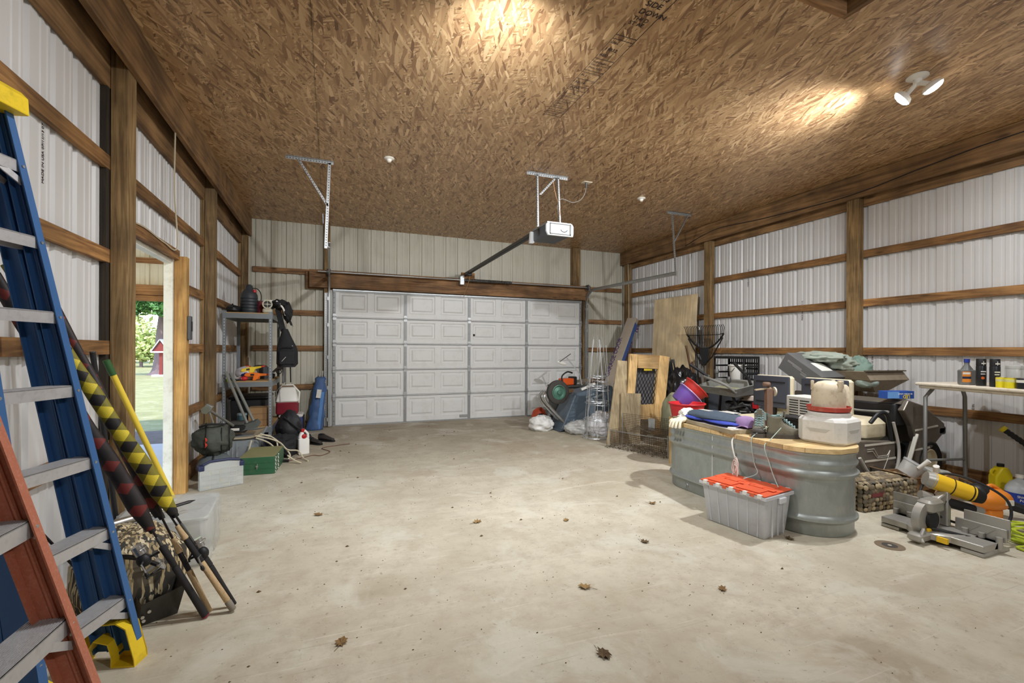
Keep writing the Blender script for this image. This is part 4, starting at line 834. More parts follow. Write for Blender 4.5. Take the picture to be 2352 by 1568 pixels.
# middle shelf toys
zm = .918
c = At('beach_ball', 'deflated white ball with navy and orange panels on the middle shelf', 'ball', -1.06, 7.12, zm); MB().ell((0, 0, .09), .13, .13, .10, 20, 14, .06, 2, 1, 0).build('skin', M('ball_white', S(206, 200, 206), .5), c); MB().ell((.0, -.055, .085), .085, .078, .066, 16, 10).build('navy_panel', M('navy', S(34, 40, 96), .5), c); MB().ell((.02, -.01, .165), .05, .05, .03, 12, 8).build('orange_panel', M('orange_panel', S(214, 84, 40), .5), c)
def toygun(n, lab, m_, x, y, z, r, s_=1.0):
    c = At(n, lab, 'toy', x, y, z, r)
    mb = MB(); mb.prism([(-.12, .06), (-.10, .09), (.0, .095), (.05, .085), (.13, .08), (.13, .055), (.05, .05), (.03, .02), (.0, .0), (-.03, .0), (-.02, .05), (-.09, .045)], -.018, .018, 'y'); mb.build('body', m_, c, bevel=.006); MB().cyl((.13, 0, .068), (.18, 0, .068), .011).build('barrel', M('toy_red', S(206, 60, 40), .5), c); MB().torus((.03, 0, .035), .018, .004, 'y', 12, 6).build('trigger_guard', m_, c); MB().box(-.05, -.01, -.0195, -.0175, .058, .08).build('sticker', BLACKP, c)
    c.scale = (s_,) * 3; return c
toygun('toy_blaster', 'orange plastic toy blaster lying at the front of the middle shelf', M('toy_orange', S(244, 124, 40), .45, var=.06), -.93, 6.97, zm, 0, 1.1)
toygun('toy_blaster', 'yellow plastic toy blaster resting against the ball on the middle shelf', M('toy_yellow', S(236, 206, 50), .45, var=.06), -.98, 7.02, zm + .085, radians(18), 1.0).rotation_euler = (0, radians(-12), radians(10))
c = At('toy_helicopter', 'red toy beside the orange blaster on the middle shelf', 'toy', -1.06, 6.93, zm); MB().ell((0, 0, .03), .05, .03, .03, 12, 8).build('body', M('toy_red2', S(196, 36, 40), .45), c); MB().box(-.005, .005, -.05, .05, .06, .065).build('fin', BLACKP, c)
c = At('toy_dart', 'lime green plastic piece at the upright end of the middle shelf', 'toy', -1.22, 6.92, zm, radians(50)); MB().rbox(-.05, .05, -.018, .018, 0, .03, .01).build('body', M('lime2', S(150, 206, 60), .45), c); MB().cyl((.05, 0, .015), (.08, 0, .015), .008).build('nozzle', BLACKP, c)
c = At('wire_bundle', 'tangled dark and clear cables heaped on the middle shelf', 'cables', -1.14, 6.93, zm); rnd = random.Random(4)
for k in range(5): MB().tube(bez([(rnd.uniform(-.08, .08), rnd.uniform(-.04, .04), rnd.uniform(.006, .05)) for _ in range(7)], 5), .005, 5).build('cable', CLEAR if k % 2 else BLACKP, c)
c = At('grey_hat', 'wide grey felt hat at the back of the middle shelf', 'hat', -.93, 7.45, zm); MB().lathe([(.17, .0), (.19, .03), (.19, .06), (.13, .07), (.11, .15), (.07, .185), (.02, .19)], 24).build('felt', M('felt_grey', S(92, 92, 94), .9, var=.1, bump=.3), c); MB().lathe([(.128, .072), (.122, .10)], 24, False, False).build('band', BLACKP, c)
c = At('grey_shirt', 'grey cloth hanging off the edge of the middle shelf', 'cloth', -.70, 7.35, zm); mb = MB(); mb.grid(lambda u, v: (-.08 + .2 * min(u * 1.6, .8) + .01 * sin(v * 20), -.16 + .32 * v, (.08 + .10 * sin(u * pi) * (1 - abs(v - .5)) if u < .5 else .18 * (1 - (u - .5) * 2.7)) + .02 * noise.noise(Vector((u * 8, v * 8, 1)))), 14, 16); mb.build('fabric', M('cloth_grey', S(120, 120, 122), .9, var=.15), c, solid=.006); MB().torus((.03, -.14, .1), .03, .006, 'y', 12, 6).build('collar', BLACKP, c)
# under the shelves
CARD = M('cardboard', S(156, 122, 84), .85, var=.14, scale=14); TAPE = M('tape', S(178, 150, 110), .4)
c = At('cardboard_box', 'brown cardboard box on the lowest shelf', 'box', -.88, 7.05, .313, .05); mb = MB(); mb.box(-.13, .14, -.12, .14, 0, .24); mb.build('carton', CARD, c, smooth=False, bevel=.003); MB().box(-.131, .141, -.02, .03, .12, .241).build('tape', TAPE, c, smooth=False)
for z in (.08, .16): MB().box(-.13, .14, -.1215, -.12, z, z + .004).build('crease', M('crease', S(110, 84, 56), .9), c, smooth=False)
c = At('black_tote', 'black lidded storage tote standing behind the cardboard box', 'tote', -1.04, 7.50, .313); MB().rbox(-.22, .22, -.26, .24, 0, .33, .03, 1.05, 1.05).build('body', BLACKP, c); MB().rbox(-.25, .25, -.29, .27, .33, .37, .03).build('lid', BLACKP, c)
c = At('dark_crate', 'dark navy crate on the floor under the shelving', 'crate', -.99, 7.20, 0); NAVY2 = M('navy_dark', S(40, 46, 62), .6)
MB().rbox(-.24, .22, -.28, .28, 0, .22, .02).build('body', NAVY2, c); MB().rbox(-.25, .23, -.29, .29, .20, .235, .02).build('rim', NAVY2, c)
c = At('teal_tin', 'small teal tin at the wall side of the lowest shelf', 'tin', -1.08, 6.98, .313); MB().lathe([(.06, 0), (.06, .15), (.055, .155)], 18).build('body', M('teal', S(66, 98, 106), .5), c); MB().lathe([(.063, .15), (.063, .17), (.05, .175)], 18).build('lid', M('teal_light', S(140, 160, 164), .5), c)
def cooler(n, lab, x, y, z, w_, d_, h, mb_, ml, r=0):
    c = At(n, lab, 'cooler', x, y, z, r); MB().rbox(-w_, w_, -d_, d_, 0, h * .45, .03).build('body', mb_, c); MB().rbox(-w_ * 1.02, w_ * 1.02, -d_ * 1.02, d_ * 1.02, h * .45, h, .03, .72, .72).build('lid', ml, c); MB().tube([(-w_ * 1.02, -.0, h * .4), (-w_ * 1.1, 0, h * .8), (-w_ * .5, 0, h * 1.08), (w_ * .5, 0, h * 1.08), (w_ * 1.1, 0, h * .8), (w_ * 1.02, 0, h * .4)], .012, 8).build('handle', ml, c); return c
cooler('red_cooler', 'red and white picnic cooler balanced on the blue cooler', -.60, 7.75, .36, .15, .14, .40, M('cooler_red', S(130, 30, 44), .4), WHITEP)
c = At('blue_cooler', 'blue cooler with a white lid behind the black rucksack', 'cooler', -.55, 7.80, 0); MB().rbox(-.15, .15, -.16, .16, 0, .31, .03, 1.04, 1.04).build('body', M('cooler_blue', S(50, 66, 128), .45), c); MB().rbox(-.165, .165, -.175, .175, .31, .355, .03).build('lid', M('cooler_lid', S(214, 210, 206), .5), c); MB().box(.16, .185, -.02, .02, .12, .33).build('handle', BLACKP, c, bevel=.006)
c = At('black_rucksack', 'large black rucksack slumped on the floor in front of the shelving upright', 'backpack', -.53, 7.05, 0, .2)
mb = MB(); mb.ell((0, 0, .22), .16, .18, .27, 24, 18, .22, 2.4, 6, 0); mb.ell((.13, -.06, .09), .14, .14, .12, 18, 12, .25, 2.6, 8, 0); mb.build('body', M('pack_black', S(34, 34, 38), .6, var=.25, bump=.5, bscale=16), c)
MB().torus((.20, -.16, .17), .032, .007, 'y', 4, 5).build('buckle', M('buckle_grey', S(150, 146, 146), .5), c); MB().tube(bez([(-.08, -.15, .42), (.05, -.20, .30), (.16, -.18, .20), (.22, -.15, .10)], 6), .012, 6).build('strap', BLACKP, c)
# canopy bag by the door
CAN = M('canopy_blue', S(66, 94, 138), .6, var=.18, scale=8, bump=.6, bscale=14)
c = At('canopy_bag', 'tall blue fabric canopy bag leaning beside the garage door track', 'bag', -.235, 8.36, 0)
mb = MB(); rs = []
for i in range(29):
    f = i / 28; z = .87 * f; w_ = (.125 * (1 - .32 * f ** 1.5)) * (.75 if i == 28 else 1); d_ = .075 * (1 - .2 * f) * (.6 if i == 28 else 1); ox = .085 * f
    rs.append([(ox + w_ * cos(a) * (1 + .2 * noise.noise(Vector((cos(a) * 3, z * 7, 1))) + .16 * noise.noise(Vector((cos(a) * 7, z * 16, 1)))), -.06 + .20 * f * .6 + d_ * sin(a) * (1 + .3 * noise.noise(Vector((sin(a) * 3, z * 9, 5)))), z) for a in [2 * pi * k / 36 for k in range(36)]])
mb.loft(rs); mb.build('fabric', CAN, c, ang=180); mb = MB(); mb.bar((.055, -.125, .02), (.12, -.045, .62), .05, .006, (0, 1, 0)); mb.build('light_stripe', M('canopy_light', S(84, 132, 190), .6), c)
mb = MB(); mb.at((.06, -.10, .60), (radians(-10), radians(8), 0)); mb.box(-.035, .035, -.004, .004, -.07, .07); mb.build('paper_tag', M('paper_tag', S(214, 212, 206), .8, dirt=S(120, 120, 130), dirt_amt=.4, scale=40), c)
for x in (.07, .11): MB().cyl((x, .05, .84), (x + .01, .06, .97), .009).build('frame_leg_end', CHROME, c)
# floor clutter
JUGW = M('jug_white', S(236, 234, 228), .4, var=.03)
c = At('white_jug', 'white plastic jug with a red cap and a yellow label standing on the floor', 'jug', -.315, 6.43, 0, .25)
mb = MB(); mb.rbox(-.065, .065, -.05, .05, 0, .21, .02); mb.rbox(-.06, .02, -.045, .045, .20, .285, .025, .6, .8); mb.build('body', JUGW, c); MB().tube([(-.03, 0, .27), (.02, 0, .30), (.05, 0, .26), (.055, 0, .205)], .016, 8).build('handle', JUGW, c); MB().cyl((-.01, 0, .285), (-.005, 0, .325), .022, n=14).build('cap', REDP, c); MB().ell((.0, -.045, .235), .03, .012, .03, 10, 8).build('red_badge', REDP, c)
mb = MB(); mb.box(.0655, .0662, -.035, .04, .04, .19); mb.build('label', M('label_yellow', S(214, 180, 70), .6, scale=60, dirt=S(190, 60, 40), dirt_amt=.8), c, smooth=False)
SHOE = M('shoe_dark', S(54, 50, 48), .75, var=.25, bump=.3)
def shoe(n, lab, x, y, r, m_, sole, hi=.09, g=None, L=.27, z=0):
    c = T(n, lab, 'shoe', (x, y, z), r, g); mb = MB(); rs = []
    for i in range(15):
        f = i / 14; xx = -L / 2 + L * f; w_ = .034 + .014 * sin(f * pi * .9 + .4) - (.02 if f > .97 or f < .02 else 0); h = hi if f < .38 else max(.042, hi - (hi - .055) * min(1, (f - .38) * 2.1)); h = h * (.6 if f > .96 else 1)
        rs.append([(xx, w_ * cos(a) * (1 if sin(a) < 0.2 else .78), .018 + (h - .018) * (.5 + .5 * sin(a))) for a in [2 * pi * k / 14 for k in range(14)]])
    mb.loft(rs); mb.build('upper', m_, c)
    mb = MB(); mb.loft([[(-L / 2 - .004 + (L + .01) * f, (.037 + .014 * sin(f * pi * .9 + .4)) * s_ * (.55 if f in (0, 1) else 1), z) for f, s_ in [(i / 10, 1) for i in range(11)] + [(1 - i / 10, -1) for i in range(11)]] for z in (0, .022)]); mb.build('sole', sole, c)
    mb = MB(); mb.ell((-L * .28, 0, hi * .97), .05, .028, .014, 14, 8); mb.build('opening', BLACKP, c)
    return c
shoe('work_shoe', 'dark worn shoe nearer the white jug', -.20, 7.06, radians(-50), SHOE, BLACKP, .085, 'pair of dark shoes by the garage door'); shoe('work_shoe', 'dark worn shoe farther from the white jug, its tongue up', -.05, 7.22, radians(-40), SHOE, BLACKP, .10, 'pair of dark shoes by the garage door')
GRNB = M('case_green', S(44, 92, 62), .45, var=.12, dirt=S(110, 120, 80), dirt_amt=.35); OLIVE = M('case_olive', S(140, 138, 96), .6, var=.12, scale=10)
c = At('green_metal_case', 'green metal case with an olive top lying on the floor', 'case', -.70, 5.83, 0, radians(-4))
mb = MB(); mb.box(-.17, .17, -.28, .28, 0, .185); mb.build('body', GRNB, c, bevel=.006, smooth=False); MB().box(-.168, .168, -.278, .278, .185, .189).build('top', OLIVE, c, smooth=False)
for y in (-.25, -.10): 
    for k in range(8): MB().cyl((.17, y + .02 * (k % 2), .02 + k * .021), (.176, y + .02 * (k % 2), .02 + k * .021), .008, n=8).build('stud', WHITEP, c)
for z in (.06, .12): MB().box(-.165, .165, -.283, -.28, z, z + .006).build('seam', GRNB, c, smooth=False)
MB().cyl((.0, -.28, .09), (.0, -.295, .09), .012, n=10).build('latch_stud', CHROME, c); MB().bar((.0, -.292, .06), (.005, -.292, .12), .006, .006, (0, 1, 0)).build('latch', CHROME, c)
c = At('coil_of_cord', 'loose loops of cream cord draped over the black gear behind the green case', 'cord', -.58, 6.35, 0)
CRC = M('cord_cream', S(206, 196, 170), .8)
loops = [[(-.28, -.18, .26), (-.30, -.25, .12), (-.26, -.27, .02), (.0, -.28, .012), (.10, -.22, .01), (.13, -.18, .06), (.05, -.12, .16), (-.10, -.06, .28), (-.22, -.1, .30)], [(-.25, -.12, .30), (-.10, -.12, .26), (.02, -.12, .20), (.10, -.16, .12), (.22, -.18, .10), (.28, -.26, .03), (.34, -.36, .008)], [(-.2, -.1, .32), (-.05, -.05, .24), (.0, -.2, .15), (.0, -.27, .012)], [(-.24, -.14, .28), (-.08, -.16, .2), (.05, -.24, .03)], [(.12, -.4, .1), (.2, -.42, .04), (.27, -.44, .008)]]
for L_ in loops: MB().tube(bez(L_, 7), .009, 6).build('strand', CRC, c)
c = At('black_gear_heap', 'low heap of black bags and straps under the cream cord', 'bags', -.57, 6.45, 0); MB().ell((0, 0, .10), .19, .20, .16, 24, 14, .3, 2.6, 5, 0).build('bag', JB, c); MB().ell((.14, .18, .05), .10, .08, .06, 14, 8, .25, 3, 1, 0).build('blue_pouch', M('pouch_blue', S(48, 54, 110), .6), c); MB().tube(bez([(-.2, -.2, .18), (0, -.22, .1), (.12, -.2, .02)], 6), .012, 6).build('strap', BLACKP, c)
c = At('wood_offcut', 'short weathered wooden offcut leaning beside the white jug', 'board', -.43, 6.62, .0, (radians(32), 0, radians(-20))); MB().box(-.05, .05, -.02, .02, 0.0, .27).build('plank', WOOD('offcut', S(166, 140, 96), S(120, 94, 60), 2), c, smooth=False, bevel=.003); MB().box(.052, .075, -.02, .02, 0.0, .24).build('plank', WOOD('offcut2', S(176, 150, 110), S(130, 104, 70), 2), c, smooth=False, bevel=.003)
c = At('thin_cable', 'thin brown cable straggling across the floor past the white jug', 'cable', -.2, 6.2, 0); MB().tube(bez([(-.27, -.12, .005), (-.12, 0, .006), (.0, .1, .005), (.1, .05, .006), (.2, .25, .005), (.1, .5, .006), (.26, .62, .005), (.46, .68, .006)], 7), .0045, 5).build('cable', M('cable_brown', S(110, 70, 54), .7), c); MB().rbox(-.33, -.25, -.17, -.12, 0, .03, .012).build('plug_block', BLACKP, c)
# tackle box, stuff sack, grey tote, battery tools
c = At('tackle_box', 'clear tackle case with blue latches standing on edge near the door post', 'tackle box', -.98, 5.18, 0, atan2(.145, .338))
mb = MB(); mb.prism([(-.18, 0), (.185, 0), (.185, .21), (.16, .235), (.06, .25), (-.09, .25), (-.15, .225), (-.18, .19)], -.04, .04, 'y'); mb.build('case', CLEAR, c, bevel=.006)
for z in (.05, .095, .14, .185): MB().box(-.172, .178, -.043, -.039, z, z + .004).build('divider', M('divider', S(186, 184, 178), .4), c, smooth=False)
for x in (-.10, -.02, .06, .12): MB().box(x, x + .004, -.0425, -.039, .01, .19).build('divider', M('divider2', S(190, 188, 182), .4), c, smooth=False)
NAVL = M('latch_navy', S(38, 44, 76), .5)
MB().tube([(-.15, 0, .235), (-.09, 0, .262), (.06, 0, .262), (.16, 0, .245)], .012, 8).build('handle', NAVL, c)
for x in (-.165, .17): MB().box(x - .022, x + .022, -.046, .046, .185, .235).build('latch', NAVL, c, bevel=.008)
rnd = random.Random(8)
for k in range(16):
    x, z = rnd.uniform(-.16, .16), .02 + .045 * rnd.randint(0, 3); MB().ell((x, -.01, z), rnd.uniform(.012, .03), .02, .009, 8, 6).build('lure', [M('lure_y', S(220, 190, 80), .4), WHITEP, M('lure_b', S(150, 150, 146), .4), M('lure_o', S(206, 170, 120), .4)][k % 4], c)
SACK = M('sack_green', S(72, 76, 68), .75, var=.22, scale=12, bump=.6, bscale=18, stretch=(1, .5, 2))
c = At('stuff_sack', 'dark green-grey stuff sack with a red zip cord lying on the pile', 'bag', -1.12, 5.55, .24, radians(12))
mb = MB(); mb.ell((0, 0, .165), .185, .16, .165, 44, 28, .16, 3.0, 4); mb.build('body', SACK, c, ang=180)
for x, k in ((-.06, 1), (.07, 2), (.14, 3)): MB().torus((x, 0, .165), .168 - .02 * abs(k - 1), .006, 'x', 26, 6).build('strap', BLACKP, c)
RC = M('red_cord', S(224, 70, 50), .6)
for z in (.19, .14): MB().torus((-.065, -.166, z), .018, .004, 'x', 12, 5).build('red_cord', RC, c); MB().tube(bez([(-.07, -.168, z + .02), (-.055, -.172, z), (-.07, -.17, z - .025)], 4), .004, 5).build('red_cord', RC, c)
MB().tube(bez([(-.12, -.08, .31), (-.04, -.12, .335), (.06, -.12, .33), (.1, -.06, .32)], 5), .009, 6).build('carry_handle', BLACKP, c)
c = At('grey_bundle', 'folded grey fabric bundle under the green stuff sack', 'bag', -1.10, 5.56, 0); MB().ell((0, 0, .12), .17, .17, .14, 22, 12, .16, 2.2, 2, 0).build('body', M('bundle_grey', S(92, 98, 100), .7, var=.2), c); MB().torus((0, 0, .12), .155, .008, 'x', 20, 6).build('strap', BLACKP, c)
GT = M('tote_grey', S(150, 156, 160), .5, var=.08)
c = At('grey_tote', 'grey plastic tote with a dusty sagging lid carrying the string trimmer', 'tote', -1.0, 6.53, 0, 0)
mb = MB(); mb.rbox(-.19, .19, -.24, .24, 0, .27, .03, 1.08, 1.06); mb.build('body', GT, c)
for k in range(4): MB().box(-.17 + k * .045, -.15 + k * .045, -.255, -.245, .05, .24).build('rib', GT, c, smooth=False)
mb = MB(); mb.grid(lambda u, v: (-.225 + .45 * u, -.28 + .56 * v, .285 + .035 * abs(2 * u - 1) ** 3 - .02 * sin(pi * v)), 12, 12); mb.build('lid', M('lid_dusty', S(184, 170, 142), .8, var=.1, scale=12), c, solid=.018)
for s_ in (-1, 1): MB().tube([(s_ * .225, -.28 + .56 * k / 8, .315 - .02 * sin(pi * k / 8)) for k in range(9)], .014, 6).build('lid_rim', GT, c)
TOOLG = M('tool_grey', S(138, 140, 134), .45, .3, var=.1)
c = At('string_trimmer', 'battery string trimmer with grey twin tubes standing on the grey tote', 'trimmer', -1.0, 6.46, .32)
mb = MB(); mb.rbox(-.16, .05, -.07, .08, 0, .09, .02); mb.build('battery_base', BLACKP, c); MB().rbox(-.13, .03, -.065, .07, .09, .135, .015).build('battery', STEELD, c); MB().box(-.11, -.02, -.072, -.068, .03, .06).build('label', WHITEP, c, smooth=False); mb = MB(); mb.loft([[(.0, -.07, .02), (.18, -.09, .06), (.2, .06, .1), (.0, .09, .04)], [(.02, -.05, .09), (.15, -.06, .13), (.16, .05, .15), (.02, .07, .1)]]); mb.build('guard', M('guard_grey', S(88, 92, 88), .6), c)
for p0, p1 in (((.05, .02, .10), (-.24, .34, .72)), ((.12, .03, .12), (-.19, .36, .70))): MB().cyl(p0, p1, .017, .019, 12).build('shaft', TOOLG, c)
c = At('cultivator_tool', 'long grey tool shaft with a toothed head resting on the door side of the pile', 'garden tool', -1.08, 6.36, .42)
MB().cyl((0, 0, 0), (-.12, -.60, .26), .014).build('shaft', TOOLG, c); mb = MB(); mb.at((-.13, -.64, .28), (0, .5, 0)); mb.box(-.03, .04, -.03, .03, -.03, .05); mb.build('gear_head', TOOLG, c, bevel=.008); mb = MB(); mb.at((-.14, -.67, .27), (0, 0, 0)); mb.cyl((-.0, -.012, 0), (.0, .012, 0), .042, n=6); mb.build('tine_disc', M('tine', S(116, 118, 104), .6), c); MB().tube([(-.12, -.63, .27), (-.08, -.63, .14), (-.07, -.63, .06)], .008, 6).build('bracket', TOOLG, c)
# ================================================================= stock tank and what stands on it
TANKM = M('tank_zinc', S(160, 166, 163), .42, .45, var=.22, scale=16, dirt=S(186, 188, 184), dirt_amt=.55, stretch=(1, 1, .5), bump=.05, bscale=30)
TX, TYa, TYb, TR, TH = 3.47, 2.50, 3.58, .31, .60
tk = T('stock_tank', 'long oval galvanised stock tank with ribbed bands', 'stock tank', (TX, (TYa + TYb) / 2, 0))
hl = (TYb - TYa) / 2
def oval(r, z, n=48, corr=0.0):
    o = []
    for i in range(n):
        a = 2 * pi * i / n; o.append((r * cos(a), (hl if sin(a) >= 0 else -hl) + r * sin(a), z))
    # fill the straight sides with extra points
    out = []
    for i in range(n):
        out.append(o[i]); p, q = o[i], o[(i + 1) % n]
        if abs(p[1] - q[1]) > .5:
            for k in range(1, 24): out.append(tuple(p[j] + (q[j] - p[j]) * k / 24 for j in range(3)))
    if corr: out = [(x * (1 + corr * (1 if i % 2 else -1) / r), y, z) for i, (x, y, z) in enumerate(out)]
    return out
prof = [(.285, 0), (.295, .012), (.295, .085), (.302, .10), (.320, .112), (.320, .130), (.300, .146), (.297, .16)]
prof2 = [(.297, .40), (.300, .415), (.324, .432), (.326, .450), (.303, .470), (.300, .49), (.316, .512), (.318, .528), (.303, .545), (.303, .58), (.314, .59), (.314, .602), (.300, .60)]
mb = MB(); mb.loft([oval(r, z) for r, z in prof] + [oval(.297, .175, corr=.0075), oval(.297, .385, corr=.0075)] + [oval(r, z) for r, z in prof2], True, False); mb.build('shell', TANKM, tk, ang=50)
MB().torus((-.296, .45, .05), .018, .006, 'x', 14, 6).build('drain_ring', GALV, tk); MB().cyl((-.29, .45, .05), (-.305, .45, .05), .012, n=10).build('drain_plug', GALV, tk)
MB().box(-.3045, -.2985, .12, .128, .01, .59).build('side_seam', M('seam_white', S(206, 208, 206), .6), tk, smooth=False)
# plank top, cut to the oval
W_TOP = WOOD('tank_planks', S(250, 220, 164), S(234, 198, 138), 0, freq=10, stain=.25)
ct = T('plank_tank_top', 'oval cover of pale pine planks lying on the stock tank', 'plank cover', (TX, (TYa + TYb) / 2, .604))
y = -hl - TR; pw = .14
while y < hl + TR - .01:
    y1 = min(y + pw, hl + TR); pts = []; n_ = 6
    def half(yy):
        e = abs(yy) - hl
        return (TR + .008) if e <= 0 else sqrt(max(0.0004, (TR + .008) ** 2 - e * e))
    ys = [y + .0015 + (y1 - y - .003) * k / n_ for k in range(n_ + 1)]
    poly = [(half(q), q) for q in ys] + [(-half(q), q) for q in reversed(ys)]
    MB().prism(poly, 0, .036).build('plank', W_TOP, ct, smooth=False, bevel=.0015); y = y1
ZT = .641
# white octagonal jug with chick waterer
FEED = M('feeder_white', S(226, 224, 218), .5, var=.04, dirt=S(170, 166, 156), dirt_amt=.3, scale=20)
jg = T('white_octagonal_jug', 'squat white eight-sided plastic container with moulded hand grips at the end of the tank', 'container', (3.60, 2.425, ZT), radians(10))
def octa(w_, d_, c_, z): return [(w_ - c_, -d_, z), (w_, -d_ + c_, z), (w_, d_ - c_, z), (w_ - c_, d_, z), (-w_ + c_, d_, z), (-w_, d_ - c_, z), (-w_, -d_ + c_, z), (-w_ + c_, -d_, z)]
mb = MB(); mb.loft([octa(.155, .155, .055, 0), octa(.17, .17, .06, .02), octa(.17, .17, .06, .17), octa(.158, .158, .06, .19), octa(.125, .125, .05, .205)]); mb.build('body', FEED, jg, smooth=False, bevel=.008)
for rz in (0, pi / 2, -pi / 2):
    mb = MB(); mb.at((0, 0, 0), (0, 0, rz)); mb.prism([(-.085, .115), (.085, .115), (.055, .088), (-.055, .088)], -.1715, -.166, 'y'); mb.build('hand_grip', M('grip_shade', S(196, 194, 186), .6), jg, smooth=False)
MB().lathe([(.13, .195), (.14, .20), (.142, .222), (.135, .232), (.10, .235)], 32).build('lid', FEED, jg)
wt2 = T('poultry_waterer', 'dirty cream poultry waterer dome with a red tray on the octagonal container', 'waterer', (3.60, 2.43, ZT + .236))
DOME = M('dome_cream', S(222, 208, 182), .5, var=.1, dirt=S(150, 120, 78), dirt_amt=.5, scale=14); REDT2 = M('tray_red', S(190, 74, 62), .55, var=.15, dirt=S(206, 160, 140), dirt_amt=.5)
MB().lathe([(.11, 0), (.14, .004), (.147, .035), (.15, .038), (.143, .04), (.138, .01), (.11, .008)], 32, True, True).build('tray', REDT2, wt2)
mb = MB(); mb.lathe([(.112, .012), (.114, .13), (.11, .17), (.095, .205), (.07, .225), (.03, .235), (.001, .236)], 32); mb.build('dome', DOME, wt2)
for a in (.3, 2.4, 4.5): mb = MB(); mb.at((0, 0, 0), (0, 0, a)); mb.box(.098, .118, -.012, .012, .16, .235); mb.build('lug', DOME, wt2, bevel=.004)
mb = MB(); mb.box(-.025, .0, -.118, -.08, .18, .24); mb.build('lug', DOME, wt2, bevel=.005)
w3 = T('cream_float_jar', 'second cream plastic jar half hidden behind the waterer dome', 'jar', (3.765, 2.44, ZT + .236)); MB().rbox(-.035, .05, -.055, .055, 0, .20, .03, .85, .8).build('body', DOME, w3); MB().box(-.044, -.036, -.02, .02, .01, .2).build('strap', STEELD, w3, smooth=False)
# black box on the tank
bb = T('black_toolbox', 'small black plastic box with a lipped lid between the boots and the white container', 'box', (3.66, 2.78, ZT), radians(12)); MB().rbox(-.06, .09, -.07, .09, 0, .115, .01).build('body', BLACKP, bb); MB().rbox(-.066, .096, -.076, .096, .115, .145, .01).build('lid', BLACKP, bb); MB().box(-.067, -.06, -.04, .04, .07, .085).build('latch', STEELD, bb, bevel=.002)
# hiking boots
BOOT = M('boot_grey', S(122, 118, 104), .75, var=.2, bump=.4, bscale=40); BSOLE = M('boot_sole', S(84, 80, 76), .8); TEAL = M('boot_teal', S(150, 178, 180), .7)
def boot(lab, x, y, r, tip=0):
    c = T('hiking_boot', lab, 'boot', (x, y, ZT), (0, tip, r), 'pair of grey hiking boots on the tank')
    lv_ = ((.028, -.130, .148, .046), (.050, -.132, .146, .049), (.068, -.130, .125, .047), (.088, -.128, .085, .044), (.108, -.126, .035, .041), (.130, -.124, .004, .040), (.155, -.126, -.004, .041), (.180, -.130, .004, .043))
    def rg(z, xa, xb, w_, k=0):
        return [((xa + xb) / 2 + (xb - xa) / 2 * cos(a) * (abs(cos(a)) ** -.25 if abs(cos(a)) > .05 else 1) * .93, w_ * sin(a) * (1 + .12 * cos(a) * (z < .09)), z + (.012 * cos(2 * a) if z > .17 else 0)) for a in [2 * pi * j / 24 for j in range(24)]]
    mb = MB(); mb.loft([rg(*q) for q in lv_], True, False); mb.build('upper', BOOT, c, solid=.007)
    mb = MB(); mb.loft([rg(.10, -.118, .0, .032), rg(.165, -.118, -.01, .034), rg(.188, -.128, .002, .041)], True, False); mb.build('lining', TEAL, c)
    mb = MB(); mb.loft([[(-.138 + .298 * f, (.046 + .012 * sin(f * pi)) * s_ * (.62 if f in (0, 1) else 1), z) for f, s_ in [(k / 10, 1) for k in range(11)] + [(1 - k / 10, -1) for k in range(11)]] for z in (0, .032)]); mb.build('sole', BSOLE, c)
    mb = MB(); mb.ell((.118, 0, .05), .036, .046, .026, 14, 8); mb.build('toe_cap', BSOLE, c)
    for k in range(6):
        xx = .085 - .020 * k; zz = .088 + .017 * k
        for s_ in (1, -1): MB().tube([(xx - .01, -.030 * s_, zz - .012), (xx + .006, 0, zz + .008), (xx - .02, .030 * s_, zz + .004)], .0036, 5).build('lace', TEAL, c)
    mb = MB(); mb.bar((-.0, 0, .13), (.012, 0, .215), .04, .008, (1, 0, 0)); mb.build('tongue', BOOT, c, bevel=.003)
    MB().box(-.14, -.132, -.012, .012, .14, .20).build('pull_tab', TEAL, c, smooth=False)
    return c
boot('grey hiking boot pointing at the camera, nearer the purple cap', 3.33, 2.82, radians(-142)); boot('grey hiking boot turned sideways with its pale blue lining showing', 3.40, 2.66, radians(-28))
LACE = M('lace_mint', S(176, 196, 190), .8)
tag(MB().tube(bez([(3.29, 2.70, ZT + .09), (3.20, 2.74, ZT + .03), (3.135, 2.73, ZT - .02), (3.135, 2.70, .45), (3.12, 2.66, .38), (3.0, 2.68, .345)], 7), .0035, 5).build('boot_lace', LACE), 'loose mint boot lace hanging down the tank towards the tote, nearer the purple cap', 'boot lace', 'loose boot laces')
tag(MB().tube(bez([(3.33, 2.62, ZT + .09), (3.22, 2.62, ZT + .01), (3.125, 2.60, ZT - .04), (3.13, 2.56, .48), (3.10, 2.50, .40), (3.05, 2.42, .345)], 7), .0035, 5).build('boot_lace', LACE), 'loose mint boot lace hanging below the sideways boot', 'boot lace', 'loose boot laces')
